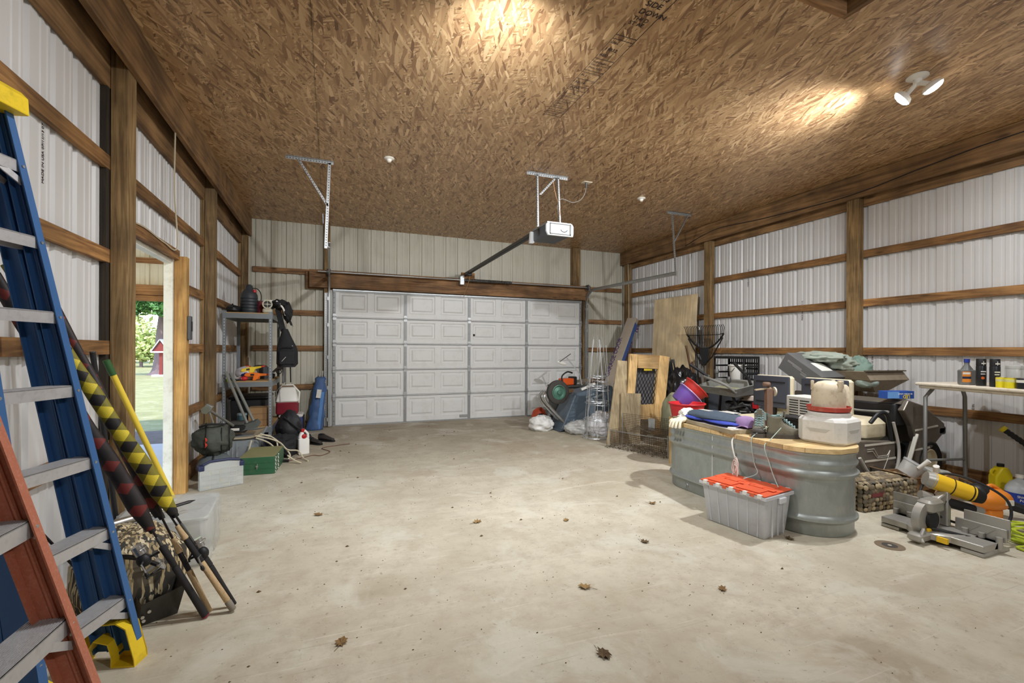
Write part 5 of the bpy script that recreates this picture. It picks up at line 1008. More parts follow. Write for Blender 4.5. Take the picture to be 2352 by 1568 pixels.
# cap, jackets, frame board, gloves, power strip
CAPP = M('cap_purple', S(150, 122, 164), .85, var=.1)
cp = T('purple_baseball_cap', 'dusty purple baseball cap beside the hiking boots', 'cap', (3.38, 3.00, ZT + .01), (radians(8), radians(-12), radians(-150))); MB().lathe([(.092, .0), (.096, .045), (.086, .085), (.056, .11), (.01, .12)], 24).build('crown', CAPP, cp)
mb = MB(); mb.grid(lambda u, v: (.06 + .10 * u, (-.075 + .15 * v) * (1 - .35 * u), .028 - .02 * (2 * v - 1) ** 2 - .008 * u), 6, 10); mb.build('brim', CAPP, cp, solid=.005); MB().ell((0, 0, .108), .008, .008, .005, 8, 6).build('button', CAPP, cp)
PALEW = WOOD('pale_moulding', S(196, 182, 152), S(160, 146, 118), 1, knots=False)
pb = T('framed_panel', 'thin white panel in a pale wooden frame lying on the tank under the jackets', 'panel', (3.36, 3.32, ZT), radians(-7))
MB().box(-.17, .20, -.40, .36, .004, .022).build('panel', M('panel_white', S(226, 222, 214), .6), pb, smooth=False)
for a in ((-.19, -.17, -.42, .38), (.20, .22, -.42, .38)): MB().box(a[0], a[1], a[2], a[3], 0, .036).build('frame_side', PALEW, pb, smooth=False, bevel=.003)
for a in ((-.19, .22, -.44, -.42), (-.19, .22, .38, .40)): MB().box(a[0], a[1], a[2], a[3], 0, .036).build('frame_end', PALEW, pb, smooth=False, bevel=.003)
GJ = M('life_grey', S(70, 82, 96), .85, var=.2, scale=30, bump=.3); BJ = M('life_blue', S(58, 74, 170), .7, var=.12)
lj = T('life_jacket', 'grey and blue life jacket lying flat on the framed panel', 'life jacket', (3.40, 3.36, ZT + .037), radians(-4))
mb = MB(); mb.ell((0, -.02, .045), .17, .36, .045, 30, 14, .10, 2.4, 3, .0); mb.build('outer_shell', GJ, lj); mb = MB(); mb.ell((-.10, .12, .018), .09, .15, .02, 18, 8, .1, 2, 2, 0); mb.ell((-.08, -.16, .02), .10, .22, .022, 18, 8, .1, 2, 5, 0); mb.build('foam_panel', BJ, lj)
for k in range(3): MB().box(-.06 + .02 * k, -.05 + .02 * k, .02, .16, .088, .0905).build('print_stripe', WHITEP, lj, smooth=False)
for k in range(3): MB().box(.02 + .035 * k, .04 + .035 * k, -.20, -.02, .089, .0912).build('print_stripe', WHITEP, lj, smooth=False)
tw = T('white_towel', 'crumpled white towel behind the life jacket', 'towel', (3.40, 3.70, ZT), .3); mb = MB(); mb.ell((-.05, 0, .045), .09, .06, .06, 30, 18, .35, 3.4, 8, 0, True); mb.build('fabric', M('towel_white', S(232, 228, 218), .9, bump=.4), tw); MB().box(-.1, .02, -.065, -.06, 0, .01).build('hem', WHITEP, tw, smooth=False)
wcd = T('white_card', 'plain white card propped up behind the life jacket', 'card', (3.50, 3.72, ZT), (radians(-25), radians(12), radians(35))); MB().box(-.075, .075, -.002, .002, 0.0, .115).build('card', M('card_white', S(240, 236, 224), .7), wcd, smooth=False); MB().box(-.075, -.06, -.0026, -.002, .0, .115).build('fold', WHITEP, wcd, smooth=False)
GLV = M('glove_cream', S(232, 222, 196), .85, var=.06, bump=.2)
gl = T('work_glove', 'cream work glove flopped over the far end of the tank top', 'glove', (3.165, 3.56, ZT), radians(200)); mb = MB(); mb.ell((0, 0, .028), .06, .05, .03, 16, 10, .1, 2, 1, 0); mb.build('palm', GLV, gl)
for k, (dy, L_) in enumerate(((-.04, .065), (-.014, .085), (.012, .088), (.037, .07))): MB().tube(bez([(.035, dy, .03), (.06 + L_ * .3, dy * 1.15, .026), (.05 + L_ * .75, dy * 1.25, -.005), (.055 + L_ * .8, dy * 1.3, -.04)], 4), [.013] * 12 + [.009], 8).build('finger', GLV, gl)
MB().tube(bez([(-.01, -.045, .03), (.03, -.075, .02), (.06, -.08, .012)], 4), .013, 8).build('thumb', GLV, gl); mb = MB(); mb.at((-.075, 0, .028), (0, pi / 2, 0)); mb.lathe([(.04, -.03), (.038, .0), (.045, .03)], 16, True, True, .6, 1); mb.build('cuff', GLV, gl)
ps = T('power_strip', 'white power strip end with a bundled white cord hanging over the tank edge', 'power strip', (3.26, 2.985, ZT + .002), radians(-12)); mb = MB(); mb.prism([(-.035, -.05), (.035, -.05), (.05, .06), (-.05, .06)], .0, .035); mb.build('body', WHITEP, ps, bevel=.006)
MB().tube(bez([(-.01, -.05, .012), (-.05, -.075, -.0), (-.115, -.10, -.06), (-.13, -.16, -.18), (-.13, -.20, -.24), (-.15, -.23, -.30)], 6), .006, 6).build('cord', WHITEP, ps)
PINKC = M('cord_pink', S(222, 206, 200), .7)
for k in range(6):
    x0, y0, z0 = -.150 - .006 * (k % 3), -.20 - .012 * (k % 2), -.165 - .012 * k; w_ = .016 + .006 * (k % 3); h_ = .055 + .01 * (k % 2)
    MB().tube([(x0 + .004 * sin(3 * a), y0 + w_ * cos(a), z0 - h_ + h_ * sin(a)) for a in [2 * pi * i / 20 for i in range(20)]], .0045, 5, closed=True).build('cord_loop', PINKC if k < 3 else WHITEP, ps)
# ================================================================= flip-lid tote in front of the tank
TOTE = M('tote_clear', S(226, 228, 232), .35, var=.05, alpha=.66, scale=5, dirt=S(150, 140, 124), dirt_amt=.25); LIDO = M('lid_orange', S(226, 96, 58), .5, var=.08, dirt=S(196, 120, 90), dirt_amt=.4)
tt = T('flip_lid_tote', 'cloudy clear storage tote with an orange interlocking flip lid on the floor', 'tote', (2.955, 2.63, 0), radians(9))
mb = MB(); mb.rbox(-.135, .135, -.235, .235, 0, .30, .018, 1.17, 1.11); mb.build('bin', TOTE, tt)
MB().rbox(-.128, .128, -.225, .225, .008, .20, .018, 1.1, 1.06).build('contents', M('tote_contents', S(180, 180, 190), .8, var=.2, scale=6), tt)
for k in range(6):
    y_ = -.19 + k * .075
    mb = MB(); mb.loft([[(-.137, y_, .01), (-.137, y_ + .006, .01), (-.139, y_ + .006, .01), (-.139, y_, .01)], [(-.158, y_ * 1.1, .285), (-.158, y_ * 1.1 + .006, .285), (-.16, y_ * 1.1 + .006, .285), (-.16, y_ * 1.1, .285)]]); mb.build('side_rib', TOTE, tt, smooth=False)
for k in range(3): MB().box(-.08 + .07 * k, -.075 + .07 * k, -.262, -.255, .02, .28).build('end_rib', TOTE, tt, smooth=False)
mb = MB(); mb.box(-.178, -.160, -.272, .272, .288, .312); mb.box(.160, .178, -.272, .272, .288, .312); mb.box(-.16, .16, -.272, -.256, .288, .312); mb.box(-.16, .16, .256, .272, .288, .312); mb.build('rim', TOTE, tt, smooth=False, bevel=.003)
MB().box(-.02, .06, -.285, -.268, .25, .29).build('end_handle', TOTE, tt, bevel=.004)
for s_, x0, x1 in ((-1, -.172, .005), (1, .0, .172)):
    mb = MB(); mb.box(x0, x1, -.262, .262, .314 if s_ < 0 else .318, .322 if s_ < 0 else .326); f_ = mb.build('lid_flap', LIDO, tt, smooth=False, bevel=.002)
    MB().box(x0 + .03, x1 - .03, -.20, -.02, .324, .330).build('raised_field', LIDO, f_, smooth=False, bevel=.002); MB().box(x0 + .03, x1 - .03, .02, .22, .324, .330).build('raised_field', LIDO, f_, smooth=False, bevel=.002)
    for k in range(9):
        y_ = -.24 + k * .055; e = x0 if s_ < 0 else x1
        MB().box(e - .012, e + .012, y_, y_ + .03, .300, .325).build('hinge_tooth', LIDO if k % 2 else WHITEP, f_, smooth=False)
for k in range(5): MB().box(-.012 if k % 2 else -.03, .03 if k % 2 else .012, -.24 + k * .1, -.17 + k * .1, .325, .331).build('interlock_tongue', LIDO, tt, smooth=False, bevel=.002)
# ================================================================= behind the tank: tubs, cart, boxes
def tub(n, lab, m_, loc, rot, r0, r1, h, cat='bucket', rim=None):
    c = T(n, lab, cat, loc, rot); mb = MB(); mb.lathe([(r0 * .96, 0), (r0, .006), (r1, h), (r1 + .012, h + .002), (r1 + .012, h + .018), (r1 - .002, h + .018), (r0 - .008, .012), (.001, .01)], 32, True, False); mb.build('wall', m_, c); MB().torus((0, 0, h + .012), r1 + .01, .007, 'z', 32, 6).build('rim', rim or m_, c); return c
wc = T('plywood_crate', 'plain pale wooden crate behind the far end of the tank carrying the tubs', 'crate', (4.05, 4.18, 0), radians(0)); PLYC = WOOD('crate_ply', S(226, 196, 144), S(196, 160, 108), 2)
for a in ((-.30, .30, -.24, -.22), (-.30, .30, .22, .24), (-.30, -.28, -.22, .22), (.28, .30, -.22, .22)): MB().box(*a, 0, .545).build('side', PLYC, wc, smooth=False)
MB().box(-.30, .30, -.24, .24, .545, .56).build('lid', PLYC, wc, smooth=False)
REDB = M('tub_red', S(204, 44, 50), .4, var=.08); PURP = M('tub_purple', S(112, 84, 168), .4, var=.08)
tub('red_tub', 'wide red plastic tub behind the gloves', REDB, (3.82, 4.20, .562), 0, .16, .19, .16, 'tub')
pax = Vector((.62, -.34, .70)).normalized(); pq = pax.to_track_quat('Z', 'Y').to_euler(); pl_ = Vector((3.95, 4.46, .70))
tub('purple_bucket', 'purple bucket tipped over above the red tub, with a red bucket nested in it', PURP, pl_, pq, .125, .155, .17, 'bucket', M('rim_pale', S(178, 160, 200), .4))
tub('red_bucket', 'red bucket nested in the mouth of the purple bucket', M('bucket_red2', S(190, 52, 44), .45), pl_ + pax * .10, pq, .115, .15, .17)
tb2 = T('black_trash_bag', 'shiny black rubbish bag slumped behind the wooden frame', 'bag', (5.12, 5.72, 0)); MB().ell((0, 0, .48), .25, .24, .52, 50, 36, .22, 2.3, 4, 0, True).build('bag', M('bag_black', S(26, 26, 28), .22, var=.2), tb2, ang=180); MB().ell((-.02, -.02, .98), .05, .05, .06, 12, 8, .4, 3).build('knot', BLACKP, tb2)
gt2 = T('green_tarp_bundle', 'olive canvas bundle behind the purple bucket', 'tarp', (4.50, 5.10, 0)); MB().ell((0, 0, .36), .26, .22, .42, 26, 16, .16, 2.3, 7, 0).build('canvas', M('canvas_olive', S(138, 138, 112), .85, var=.15, scale=5), gt2); MB().torus((0, 0, .5), .22, .008, 'z', 20, 5).build('tie', BLACKP, gt2)
# grey handlebar cart
GRT = M('tray_grey', S(124, 124, 120), .5, var=.1, dirt=S(164, 160, 140), dirt_amt=.4); GRY2 = M('tray_in', S(170, 170, 130), .7, var=.12, scale=14)
hc = T('push_spreader', 'grey tray cart with bent tube handle and black grip levers', 'cart', (4.80, 4.60, 0), radians(20))
mb = MB(); mb.loft([[(-.20, -.22, .76), (.34, -.30, .78), (.40, .26, .80), (-.12, .24, .79)], [(-.26, -.26, .86), (.42, -.36, .93), (.46, .30, .95), (-.18, .28, .88)]], True, False); mb.build('tray', GRT, hc, solid=.014, smooth=False)
mb = MB(); mb.loft([[(-.18, -.20, .80), (.33, -.28, .82), (.38, .24, .84), (-.11, .22, .82)], [(-.185, -.205, .81), (.335, -.285, .83), (.385, .245, .85), (-.115, .225, .83)]]); mb.build('tray_floor', GRY2, hc, smooth=False)
MB().tube(bez([(-.22, -.24, .82), (-.34, -.16, .92), (-.33, .02, .98), (-.18, .18, 1.0), (.02, .22, 1.0)], 7), .017, 8).build('bent_handle', GRT, hc)
for p0, p1 in (((-.12, .16, 1.0), (-.26, .34, 1.16)), ((.36, -.16, .98), (.24, -.02, 1.18)), ((.36, -.16, .98), (.24, -.24, .90))): MB().cyl(p0, p1, .017, .02, 10).build('grip_lever', BLACKP, hc)
MB().lathe([(.02, 1.0), (.022, 1.06), (.03, 1.065), (.03, 1.11), (.026, 1.115)], 14).build('knob', STEELD, hc).location = (.0, .1, -.02)
MB().ell((.02, -.05, .96), .03, .03, .05, 10, 8).build('lever_knob', STEELD, hc)
for p0, p1 in (((-.1, -.15, .78), (.05, -.35, .0)), ((.30, -.25, .80), (.42, -.42, .0)), ((.36, .2, .8), (.46, .3, 0)), ((-.1, .2, .8), (-.18, .3, 0)), ((-.1, -.2, .45), (.5, -.3, .5)), ((.0, -.35, .6), (.46, -.05, .66))): MB().cyl(p0, p1, .018, n=8).build('frame_leg', BLACKP, hc)
mb = MB(); rnd = random.Random(5)
for k in range(4): MB().tube(bez([(rnd.uniform(-.1, .45), rnd.uniform(-.4, 0), rnd.uniform(.55, .72)) for _ in range(5)], 5), .012, 6).build('linkage', [BLACKP, STEELD][k % 2], hc)
MB().rbox(.12, .20, -.36, -.30, .60, .68, .01).build('red_valve', REDP, hc); MB().ell((.3, -.2, .58), .15, .14, .09, 14, 8, .15).build('engine_housing', STEELD, hc); MB().box(.18, .32, -.30, -.12, .69, .76).build('carburettor_box', M('carb', S(196, 180, 166), .6), hc, bevel=.01)
# milk crate with bucket, on storage boxes
sb = T('storage_box_stack', 'dark storage box by the wall carrying the milk crate', 'box', (5.68, 5.22, 0)); MB().rbox(-.24, .24, -.32, .32, 0, .86, .03).build('body', M('box_slate', S(86, 90, 98), .6), sb); MB().rbox(-.26, .26, -.34, .34, .84, .90, .03).build('lid', BLACKP, sb)
mc = T('milk_crate', 'black lattice milk crate lying on its side by the wall', 'crate', (5.68, 5.22, .902)); cw = .27; hh = .35
for s_ in (-1, 1):
    mb = MB(); mb.box(-.16, .16, s_ * cw - .006, s_ * cw + .006, 0, .03); mb.box(-.16, .16, s_ * cw - .006, s_ * cw + .006, hh - .03, hh); mb.box(-.16, -.13, s_ * cw - .006, s_ * cw + .006, .03, hh - .03); mb.box(.13, .16, s_ * cw - .006, s_ * cw + .006, .03, hh - .03); mb.box(-.13, .13, s_ * cw - .005, s_ * cw + .005, .10, .125); mb.box(-.13, .13, s_ * cw - .005, s_ * cw + .005, .2, .225)
    mb.build('side', BLACKP, mc, smooth=False)
mb = MB()
for z in (0, hh): mb.box(-.16, .16, -cw, cw, z - .006, z + .006)
mb.build('top_and_bottom', BLACKP, mc, smooth=False)
mb = MB()
for k in range(15): mb.box(.148, .16, -cw + k * .0375, -cw + k * .0375 + .014, 0, hh)
for z in (.0, .08, .16, .24, .32): mb.box(.146, .162, -cw, cw, z, z + .026)
tag(mb.build('back_lattice', BLACKP, mc, smooth=False), kind='stuff')
mb = MB(); mb.box(-.165, -.15, -cw, cw, hh - .03, hh + .006); mb.box(-.165, -.15, -cw, cw, -.006, .02); mb.build('mouth_frame', BLACKP, mc, smooth=False)
wb = tub('white_pail', 'white pail with wire handle inside the milk crate', WHITEP, (5.60, 5.12, .912), 0, .10, .115, .20, 'bucket'); MB().tube(bez([(-.11, -.05, .18), (-.13, 0, .12), (-.11, .08, .15)], 5), .004, 5).build('handle', STEELD, wb); MB().lathe([(.122, .2), (.122, .222), (.1, .226)], 28).build('lid', WHITEP, wb)
# ---- golf cart: nose to the wall, tail towards the room
CARTB = M('cart_taupe', S(112, 104, 94), .38, .3, var=.1, dirt=S(150, 142, 126), dirt_amt=.4, scale=5); CREAM2 = M('cart_cream', S(214, 202, 172), .6, var=.08, dirt=S(150, 138, 110), dirt_amt=.3); TRIMC = M('cart_trim', S(206, 202, 190), .5); CHAR = M('cart_charcoal', S(62, 66, 76), .55, var=.1)
gc = T('golf_cart', 'dusty taupe golf cart with cream seats parked behind the tank', 'golf cart', (4.58, 3.40, 0))
mb = MB(); mb.box(-.50, 1.20, -.52, .52, .16, .24); mb.build('chassis', BLACKP, gc, smooth=False)
for s_ in (-1, 1):
    y_ = .60 * s_; a, b = sorted((y_, y_ - .06 * s_))
    mb = MB(); mb.prism([(.02, .12), (.54, .12), (.53, .47), (.10, .50), (-.20, .52), (-.50, .50), (-.54, .34), (-.12, .32)], a, b, 'y'); p = mb.build('side_panel', CARTB, gc, smooth=False, bevel=.012)
    for z in (.45, .30, .14): MB().box(.07, .535, y_ - .003, y_ + .003, z, z + .018).build('trim_strip', TRIMC, p, smooth=False)
    for q in ([(.10, .42), (.20, .42), (.26, .345), (.40, .345), (.44, .39), (.40, .30), (.30, .14)], [(.10, .40), (.18, .40), (.25, .33), (.42, .33)]): MB().tube([(x, y_ - .004 * (1 if s_ < 0 else -1), z) for x, z in q], .0025, 5).build('pinstripe', TRIMC, p)
    MB().box(.06, .56, y_ - .03, y_ + .03, .07, .13).build('sill', BLACKP, gc, bevel=.015)
    # nose side with sloping A shape
    mb = MB(); mb.prism([(.62, .10), (.72, .10), (.86, .44), (.80, .60), (.66, .76), (.74, .86), (.98, .80), (1.34, .60), (1.36, .52), (1.14, .37), (1.00, .30), (.92, .10)], a, b, 'y'); p = mb.build('cowl_side', CARTB, gc, smooth=False, bevel=.01)
    for x0, z0, x1, z1 in ((.84, .555, 1.22, .58), (.82, .36, 1.08, .37), (.72, .15, .92, .17)): MB().bar((x0, y_ + .001 * s_, z0), (x1, y_ + .001 * s_, z1), .008, .016).build('trim_strip', TRIMC, p, smooth=False)
    MB().bar((.67, y_ + .004 * s_, .12), (.86, y_ + .004 * s_, .52), .012, .035, (0, 1, 0)).build('edge_strip', TRIMC, p, smooth=False)
mb = MB(); mb.loft([[(.66, -.56, .82), (.66, .56, .82), (.74, .56, .86), (.74, -.56, .86)], [(.98, -.56, .76), (.98, .56, .76), (.99, .56, .80), (.99, -.56, .80)], [(1.33, -.56, .56), (1.33, .56, .56), (1.35, .56, .60), (1.35, -.56, .60)]]); mb.build('cowl_top', CARTB, gc, smooth=False)
MB().box(1.24, 1.38, -.60, .60, .48, .57).build('bumper', BLACKP, gc, bevel=.02)
mb = MB(); mb.box(.64, .80, -.54, .54, .60, .82); mb.build('dash_tray', BLACKP, gc, bevel=.015)
MB().tube(bez([(.60, -.5, .74), (.62, -.2, .72), (.60, .1, .75), (.63, .4, .74)], 6), .012, 6).build('dash_cable', M('cable_grey', S(150, 150, 146), .6), gc)
MB().box(.50, .98, -.54, .54, .18, .22).build('floor_mat', M('mat_rubber', S(84, 80, 74), .9), gc, smooth=False); MB().bar((.96, 0, .22), (1.02, 0, .70), 1.06, .02, (1, 0, 0)).build('firewall', M('firewall', S(128, 124, 116), .7, var=.15), gc, smooth=False)
MB().rbox(.16, .56, -.53, .53, .46, .68, .08).build('seat_base', CREAM2, gc); MB().tube(bez([(.20, -.57, .66), (.30, -.59, .75), (.42, -.59, .72), (.48, -.59, .48)], 6), .018, 8).build('hip_rail', BLACKP, gc)
MB().tube(bez([(.46, -.62, .66), (.52, -.635, .40), (.47, -.64, .20), (.32, -.64, .10), (.10, -.64, .18), (-.05, -.63, .36)], 7), .014, 7).build('loose_hose', M('hose_grey', S(168, 164, 156), .5), gc)
for y0, y1 in ((-.43, .06), (.19, .66)):
    c_ = MB(); c_.rbox(.125, .215, y0, y1, .70, 1.06, .04); c_.build('seat_cushion', CREAM2, gc)
    mb = MB(); mb.rbox(.103, .130, y0 + .005, y1 - .005, .70, 1.055, .012); p = mb.build('seat_back_shell', CHAR, gc)
    MB().box(.099, .104, y0 + .05, y1 - .05, .98, .995).build('groove', BLACKP, p, smooth=False); MB().box(.099, .104, y0 + .05, y1 - .05, .75, .765).build('groove', BLACKP, p, smooth=False)
for y_ in (-.4, .4): MB().bar((.145, y_, .45), (.15, y_, .85), .03, .03, (1, 0, 0)).build('seat_post', BLACKP, gc, smooth=False)
MB().rbox(-.54, .10, -.56, .56, .50, .62, .05).build('rear_body', CREAM2, gc)
for s_, x_ in ((-1, 1.10), (1, 1.10), (-1, -.30), (1, -.30)):
    y_ = .50 * s_; mb = MB(); mb.at((x_, y_, .225), (pi / 2, 0, 0)); mb.lathe([(.118, -.09), (.19, -.105), (.218, -.085), (.225, -.04), (.225, .04), (.218, .085), (.19, .105), (.118, .09), (.116, 0), (.118, -.09)], 36, False, False); wh = mb.build('tyre', M('tyre_black', S(40, 40, 40), .8, var=.2), gc)
    mb = MB(); mb.at((x_, y_ + .08 * s_, .225), (-pi / 2 * s_, 0, 0)); mb.lathe([(.120, -.03), (.126, .018), (.114, .022), (.104, -.02), (.060, -.045), (.045, -.02), (.03, .0), (.001, .002)], 32, False, True); mb.build('wheel_rim', CREAM2, wh)
ac = T('louvred_heater', 'grey metal heater box with black louvre slots on the cart tail', 'heater', (4.32, 3.13, .622), radians(-6)); MB().rbox(-.10, .14, -.15, .14, 0, .28, .012).build('case', M('heater_grey', S(206, 206, 200), .5), ac)
for k in range(7): MB().box(-.103, -.098, -.12, -.02, .09 + k * .024, .10 + k * .024).build('louvre', BLACKP, ac, smooth=False); MB().box(-.103, -.098, -.0, .10, .09 + k * .024, .10 + k * .024).build('louvre', BLACKP, ac, smooth=False)
# rusty post with lever
RUST = M('rust_brown', S(122, 96, 80), .7, .2, var=.2, scale=20)
rp = T('steel_jack_post', 'brown steel jack post with a side plate, knob and round pad standing behind the boots', 'jack', (3.92, 3.22, 0), radians(-20)); MB().box(-.028, .028, -.028, .028, 0, .98).build('post', RUST, rp, bevel=.004); MB().bar((.02, 0, .985), (-.13, -.0, .965), .03, .012).build('lever', M('lever_tan', S(176, 160, 132), .6), rp); MB().lathe([(.03, 1.0), (.036, 1.01), (.036, 1.03), (.028, 1.04)], 18).build('knob', RUST, rp).location = (-.02, 0, .0)
mb = MB(); mb.cyl((.045, -.0, .95), (.06, -.0, .95), .045, n=20); mb.build('pad', M('pad_tan', S(190, 178, 160), .6), rp); MB().cyl((0, 0, .97), (0, 0, 1.01), .012).build('spindle', RUST, rp); MB().box(-.12, .12, -.12, .12, 0, .012).build('foot_plate', RUST, rp, smooth=False)
# tilted grey carton and tarp on the cart
CARTON = M('carton_grey', S(96, 96, 96), .45, var=.08, coat=.2); 
bx_ = T('grey_carton', 'large glossy grey carton lying tilted across the golf cart seats', 'carton', (5.0, 3.78, .82)); lv = Vector((0, -.845, -.535)).normalized(); hv = Vector((0, -.535, .845)).normalized()
A_ = Vector((0.0, .20, .32)); L_, H_, D_ = .50, .215, .46
P_ = lambda a, b, c: tuple(A_ + lv * a + hv * b + Vector((c, 0, 0)))
mb = MB(); mb.add([P_(0, 0, 0), P_(L_, 0, 0), P_(L_, H_, 0), P_(0, H_, 0), P_(0, 0, D_), P_(L_, 0, D_), P_(L_, H_, D_), P_(0, H_, D_)], [(0, 1, 2, 3), (7, 6, 5, 4), (0, 4, 5, 1), (1, 5, 6, 2), (2, 6, 7, 3), (3, 7, 4, 0)]); mb.build('carton', CARTON, bx_, smooth=False, bevel=.003)
def prt(nm, a0, a1, b0, b1, m_): MB().add([P_(a0, b0, -.001), P_(a1, b0, -.001), P_(a1, b1, -.001), P_(a0, b1, -.001)], [(0, 1, 2, 3)]).build(nm, m_, bx_, smooth=False)
GREYP = M('print_grey', S(168, 168, 166), .5)
for a0, a1, b0, b1 in ((.06, .26, .150, .155), (.06, .26, .138, .143), (.14, .34, .126, .130), (.27, .42, .112, .115), (.27, .42, .104, .107), (.27, .42, .096, .099)): prt('printed_line', a0, a1, b0, b1, GREYP)
TEXT('printed_logo', 'Air', .045, bx_, WHITEP, P_(.40, .03, -.0015), xdir=lv, ydir=hv)
MB().add([P_(.22, H_ + .001, .14), P_(.38, H_ + .001, .14), P_(.38, H_ + .001, .32), P_(.22, H_ + .001, .32)], [(0, 1, 2, 3)]).build('label', WHITEP, bx_, smooth=False)
TARP = M('tarp_green', S(150, 158, 146), .75, var=.12, scale=5, bump=.5, bscale=9); TARPD = M('tarp_dark', S(118, 140, 128), .75, var=.12)
tp = T('green_tarp', 'grey-green tarpaulin crumpled over the tilted carton', 'tarp', (5.2, 3.5, 1.0))
mb = MB(); mb.ell((.16, .26, .27), .17, .30, .07, 44, 26, .30, 2.6, 3, None, False); mb.ell((.28, .08, .20), .12, .18, .10, 36, 22, .35, 3.0, 5, None, False); mb.build('fold', TARP, tp, ang=180); mb = MB(); mb.ell((.40, -.04, .10), .13, .17, .18, 40, 26, .30, 3.0, 6, None); mb.build('fold', TARPD, tp, ang=180); mb = MB(); mb.ell((.28, -.22, .0), .11, .11, .06, 20, 12, .15, 2, 8); mb.build('fold', M('tarp_pale', S(164, 180, 172), .75), tp)
cu = T('brown_cushion', 'brown padded cushion behind the tarpaulin by the wall post', 'cushion', (5.78, 3.76, .86), radians(20)); mb = MB(); mb.rbox(-.17, .17, -.10, .10, 0, .20, .06); mb.build('pad', M('cushion_brown', S(112, 104, 102), .85), cu); MB().torus((0, 0, .1), .15, .006, 'z', 24, 5).build('piping', BLACKP, cu)
hp = T('spreader_hopper', 'weathered tapered metal hopper sitting on the golf cart cowl', 'hopper', (5.62, 3.36, .86), radians(-4)); HOP = M('hopper_metal', S(150, 136, 116), .7, .2, var=.15, dirt=S(110, 94, 72), dirt_amt=.5)
mb = MB(); mb.loft([[(-.05, -.12, .03), (.10, -.12, .03), (.10, .12, .03), (-.05, .12, .03)], [(-.24, -.20, .17), (.36, -.20, .17), (.36, .24, .17), (-.24, .24, .17)], [(-.28, -.17, .26), (.30, -.17, .26), (.30, .22, .26), (-.28, .22, .26)]]); mb.build('body', HOP, hp, smooth=False); MB().box(-.29, .31, -.20, -.165, .262, .274).build('lip', M('hopper_lip', S(86, 76, 60), .7), hp, smooth=False)
for k in range(4): MB().cyl((-.22 + k * .14, -.18, .274), (-.22 + k * .14, -.18, .279), .008, n=8).build('rivet', CHROME, hp)
lb = T('led_light_carton', 'blue LED work light carton lying on the golf cart cowl', 'carton', (5.30, 2.90, .905), radians(-14)); BLUEB = M('carton_blue', S(44, 84, 170), .5, var=.1); mb = MB(); mb.box(-.15, .15, -.05, .05, -.035, .04); mb.build('carton', BLUEB, lb, smooth=False, bevel=.002); MB().box(-.15, -.02, -.0512, -.05, -.03, .035).build('pale_panel', M('carton_pale_blue', S(110, 160, 220), .5), lb, smooth=False)
TEXT('printed_name', 'LED', .045, lb, M('print_yellow', S(236, 206, 70), .5), (.10, -.0518, .0), xdir=(-1, 0, 0), ydir=(0, 0, -1), bold=.001); TEXT('printed_name', '30 WORK LIGHT', .022, lb, WHITEP, (.13, -.0518, .02), xdir=(-1, 0, 0), ydir=(0, 0, -1)); MB().box(.1505, .152, -.035, .035, -.02, .025).build('end_label', WHITEP, lb, smooth=False)
# ================================================================= far right corner: barrow, bags, boards
TRAYB = M('barrow_grey', S(84, 98, 110), .45, var=.12, scale=6, dirt=S(60, 66, 72), dirt_amt=.5); TYR = M('barrow_tyre', S(66, 62, 58), .85, var=.15); GRIM = M('rim_green', S(84, 124, 108), .5, .3, var=.15)
wbw = T('wheelbarrow', 'upturned grey wheelbarrow with its wheel in the air beside the garage door', 'wheelbarrow', (3.5, 6.95, .015), (0, radians(-20), 0))
def ring(x0, x1, w0, w1, z): return [(x0, -w0, z), (x1, -w1, z), (x1, w1, z), (x0, w0, z)]
mb = MB(); mb.loft([[(0, -.22, .0), (1.12, -.33, 0), (1.12, .33, 0), (0, .22, 0)], [(.03, -.23, .02), (1.12, -.33, .03), (1.12, .33, .03), (.03, .23, .02)], [(.46, -.20, .44), (1.18, -.24, .33), (1.18, .24, .33), (.46, .20, .44)], [(.52, -.18, .46), (1.10, -.21, .38), (1.10, .21, .38), (.52, .18, .46)]], False, True); mb.build('tray', TRAYB, wbw, smooth=False, bevel=.02)
for s_ in (-1, 1): MB().tube([(-.01, .23 * s_, 0), (1.14, .34 * s_, 0)], .012, 6).build('rim_bead', TRAYB, wbw)
MB().tube([(0, -.23, 0), (0, .23, 0)], .012, 6).build('rim_bead', TRAYB, wbw)
mb = MB(); mb.at((.20, -.17, .60), (pi / 2, 0, 0)); mb.lathe([(.112, -.045), (.16, -.052), (.192, -.035), (.20, 0), (.192, .035), (.16, .052), (.112, .045), (.110, .0), (.112, -.045)], 36, False, False); wh = mb.build('tyre', TYR, wbw)
mb = MB(); mb.at((.20, -.17, .60), (pi / 2, 0, 0)); mb.lathe([(.118, .036), (.122, .052), (.112, .056), (.104, .036), (.085, .024), (.045, .036), (.034, .040), (.030, .062), (.012, .064), (.001, .064)], 32, False, True); mb.build('hub', GRIM, wh)
for s_ in (-1, 1):
    MB().tube(bez([(.13, -.10 + .10 * s_, .10), (.02, -.10 + .10 * s_, .34), (-.06, -.10 + .10 * s_, .54), (-.05, -.10 + .09 * s_, .64), (.0, -.10 + .05 * s_, .68)], 6), .022, 10).build('nose_guard', CHROME, wbw)
    MB().bar((.34, .08 * s_, .53), (.52, .08 * s_, .50), .04, .05).build('handle', WOOD('barrow_handle', S(150, 118, 80), S(106, 78, 50), 0), wbw, smooth=False)
MB().cyl((.20, -.22, .60), (.20, .16, .60), .012).build('axle', GALV, wbw); MB().box(.62, .90, -.20, -.17, .465, .50).build('white_batten', WHITEP, wbw, smooth=False)
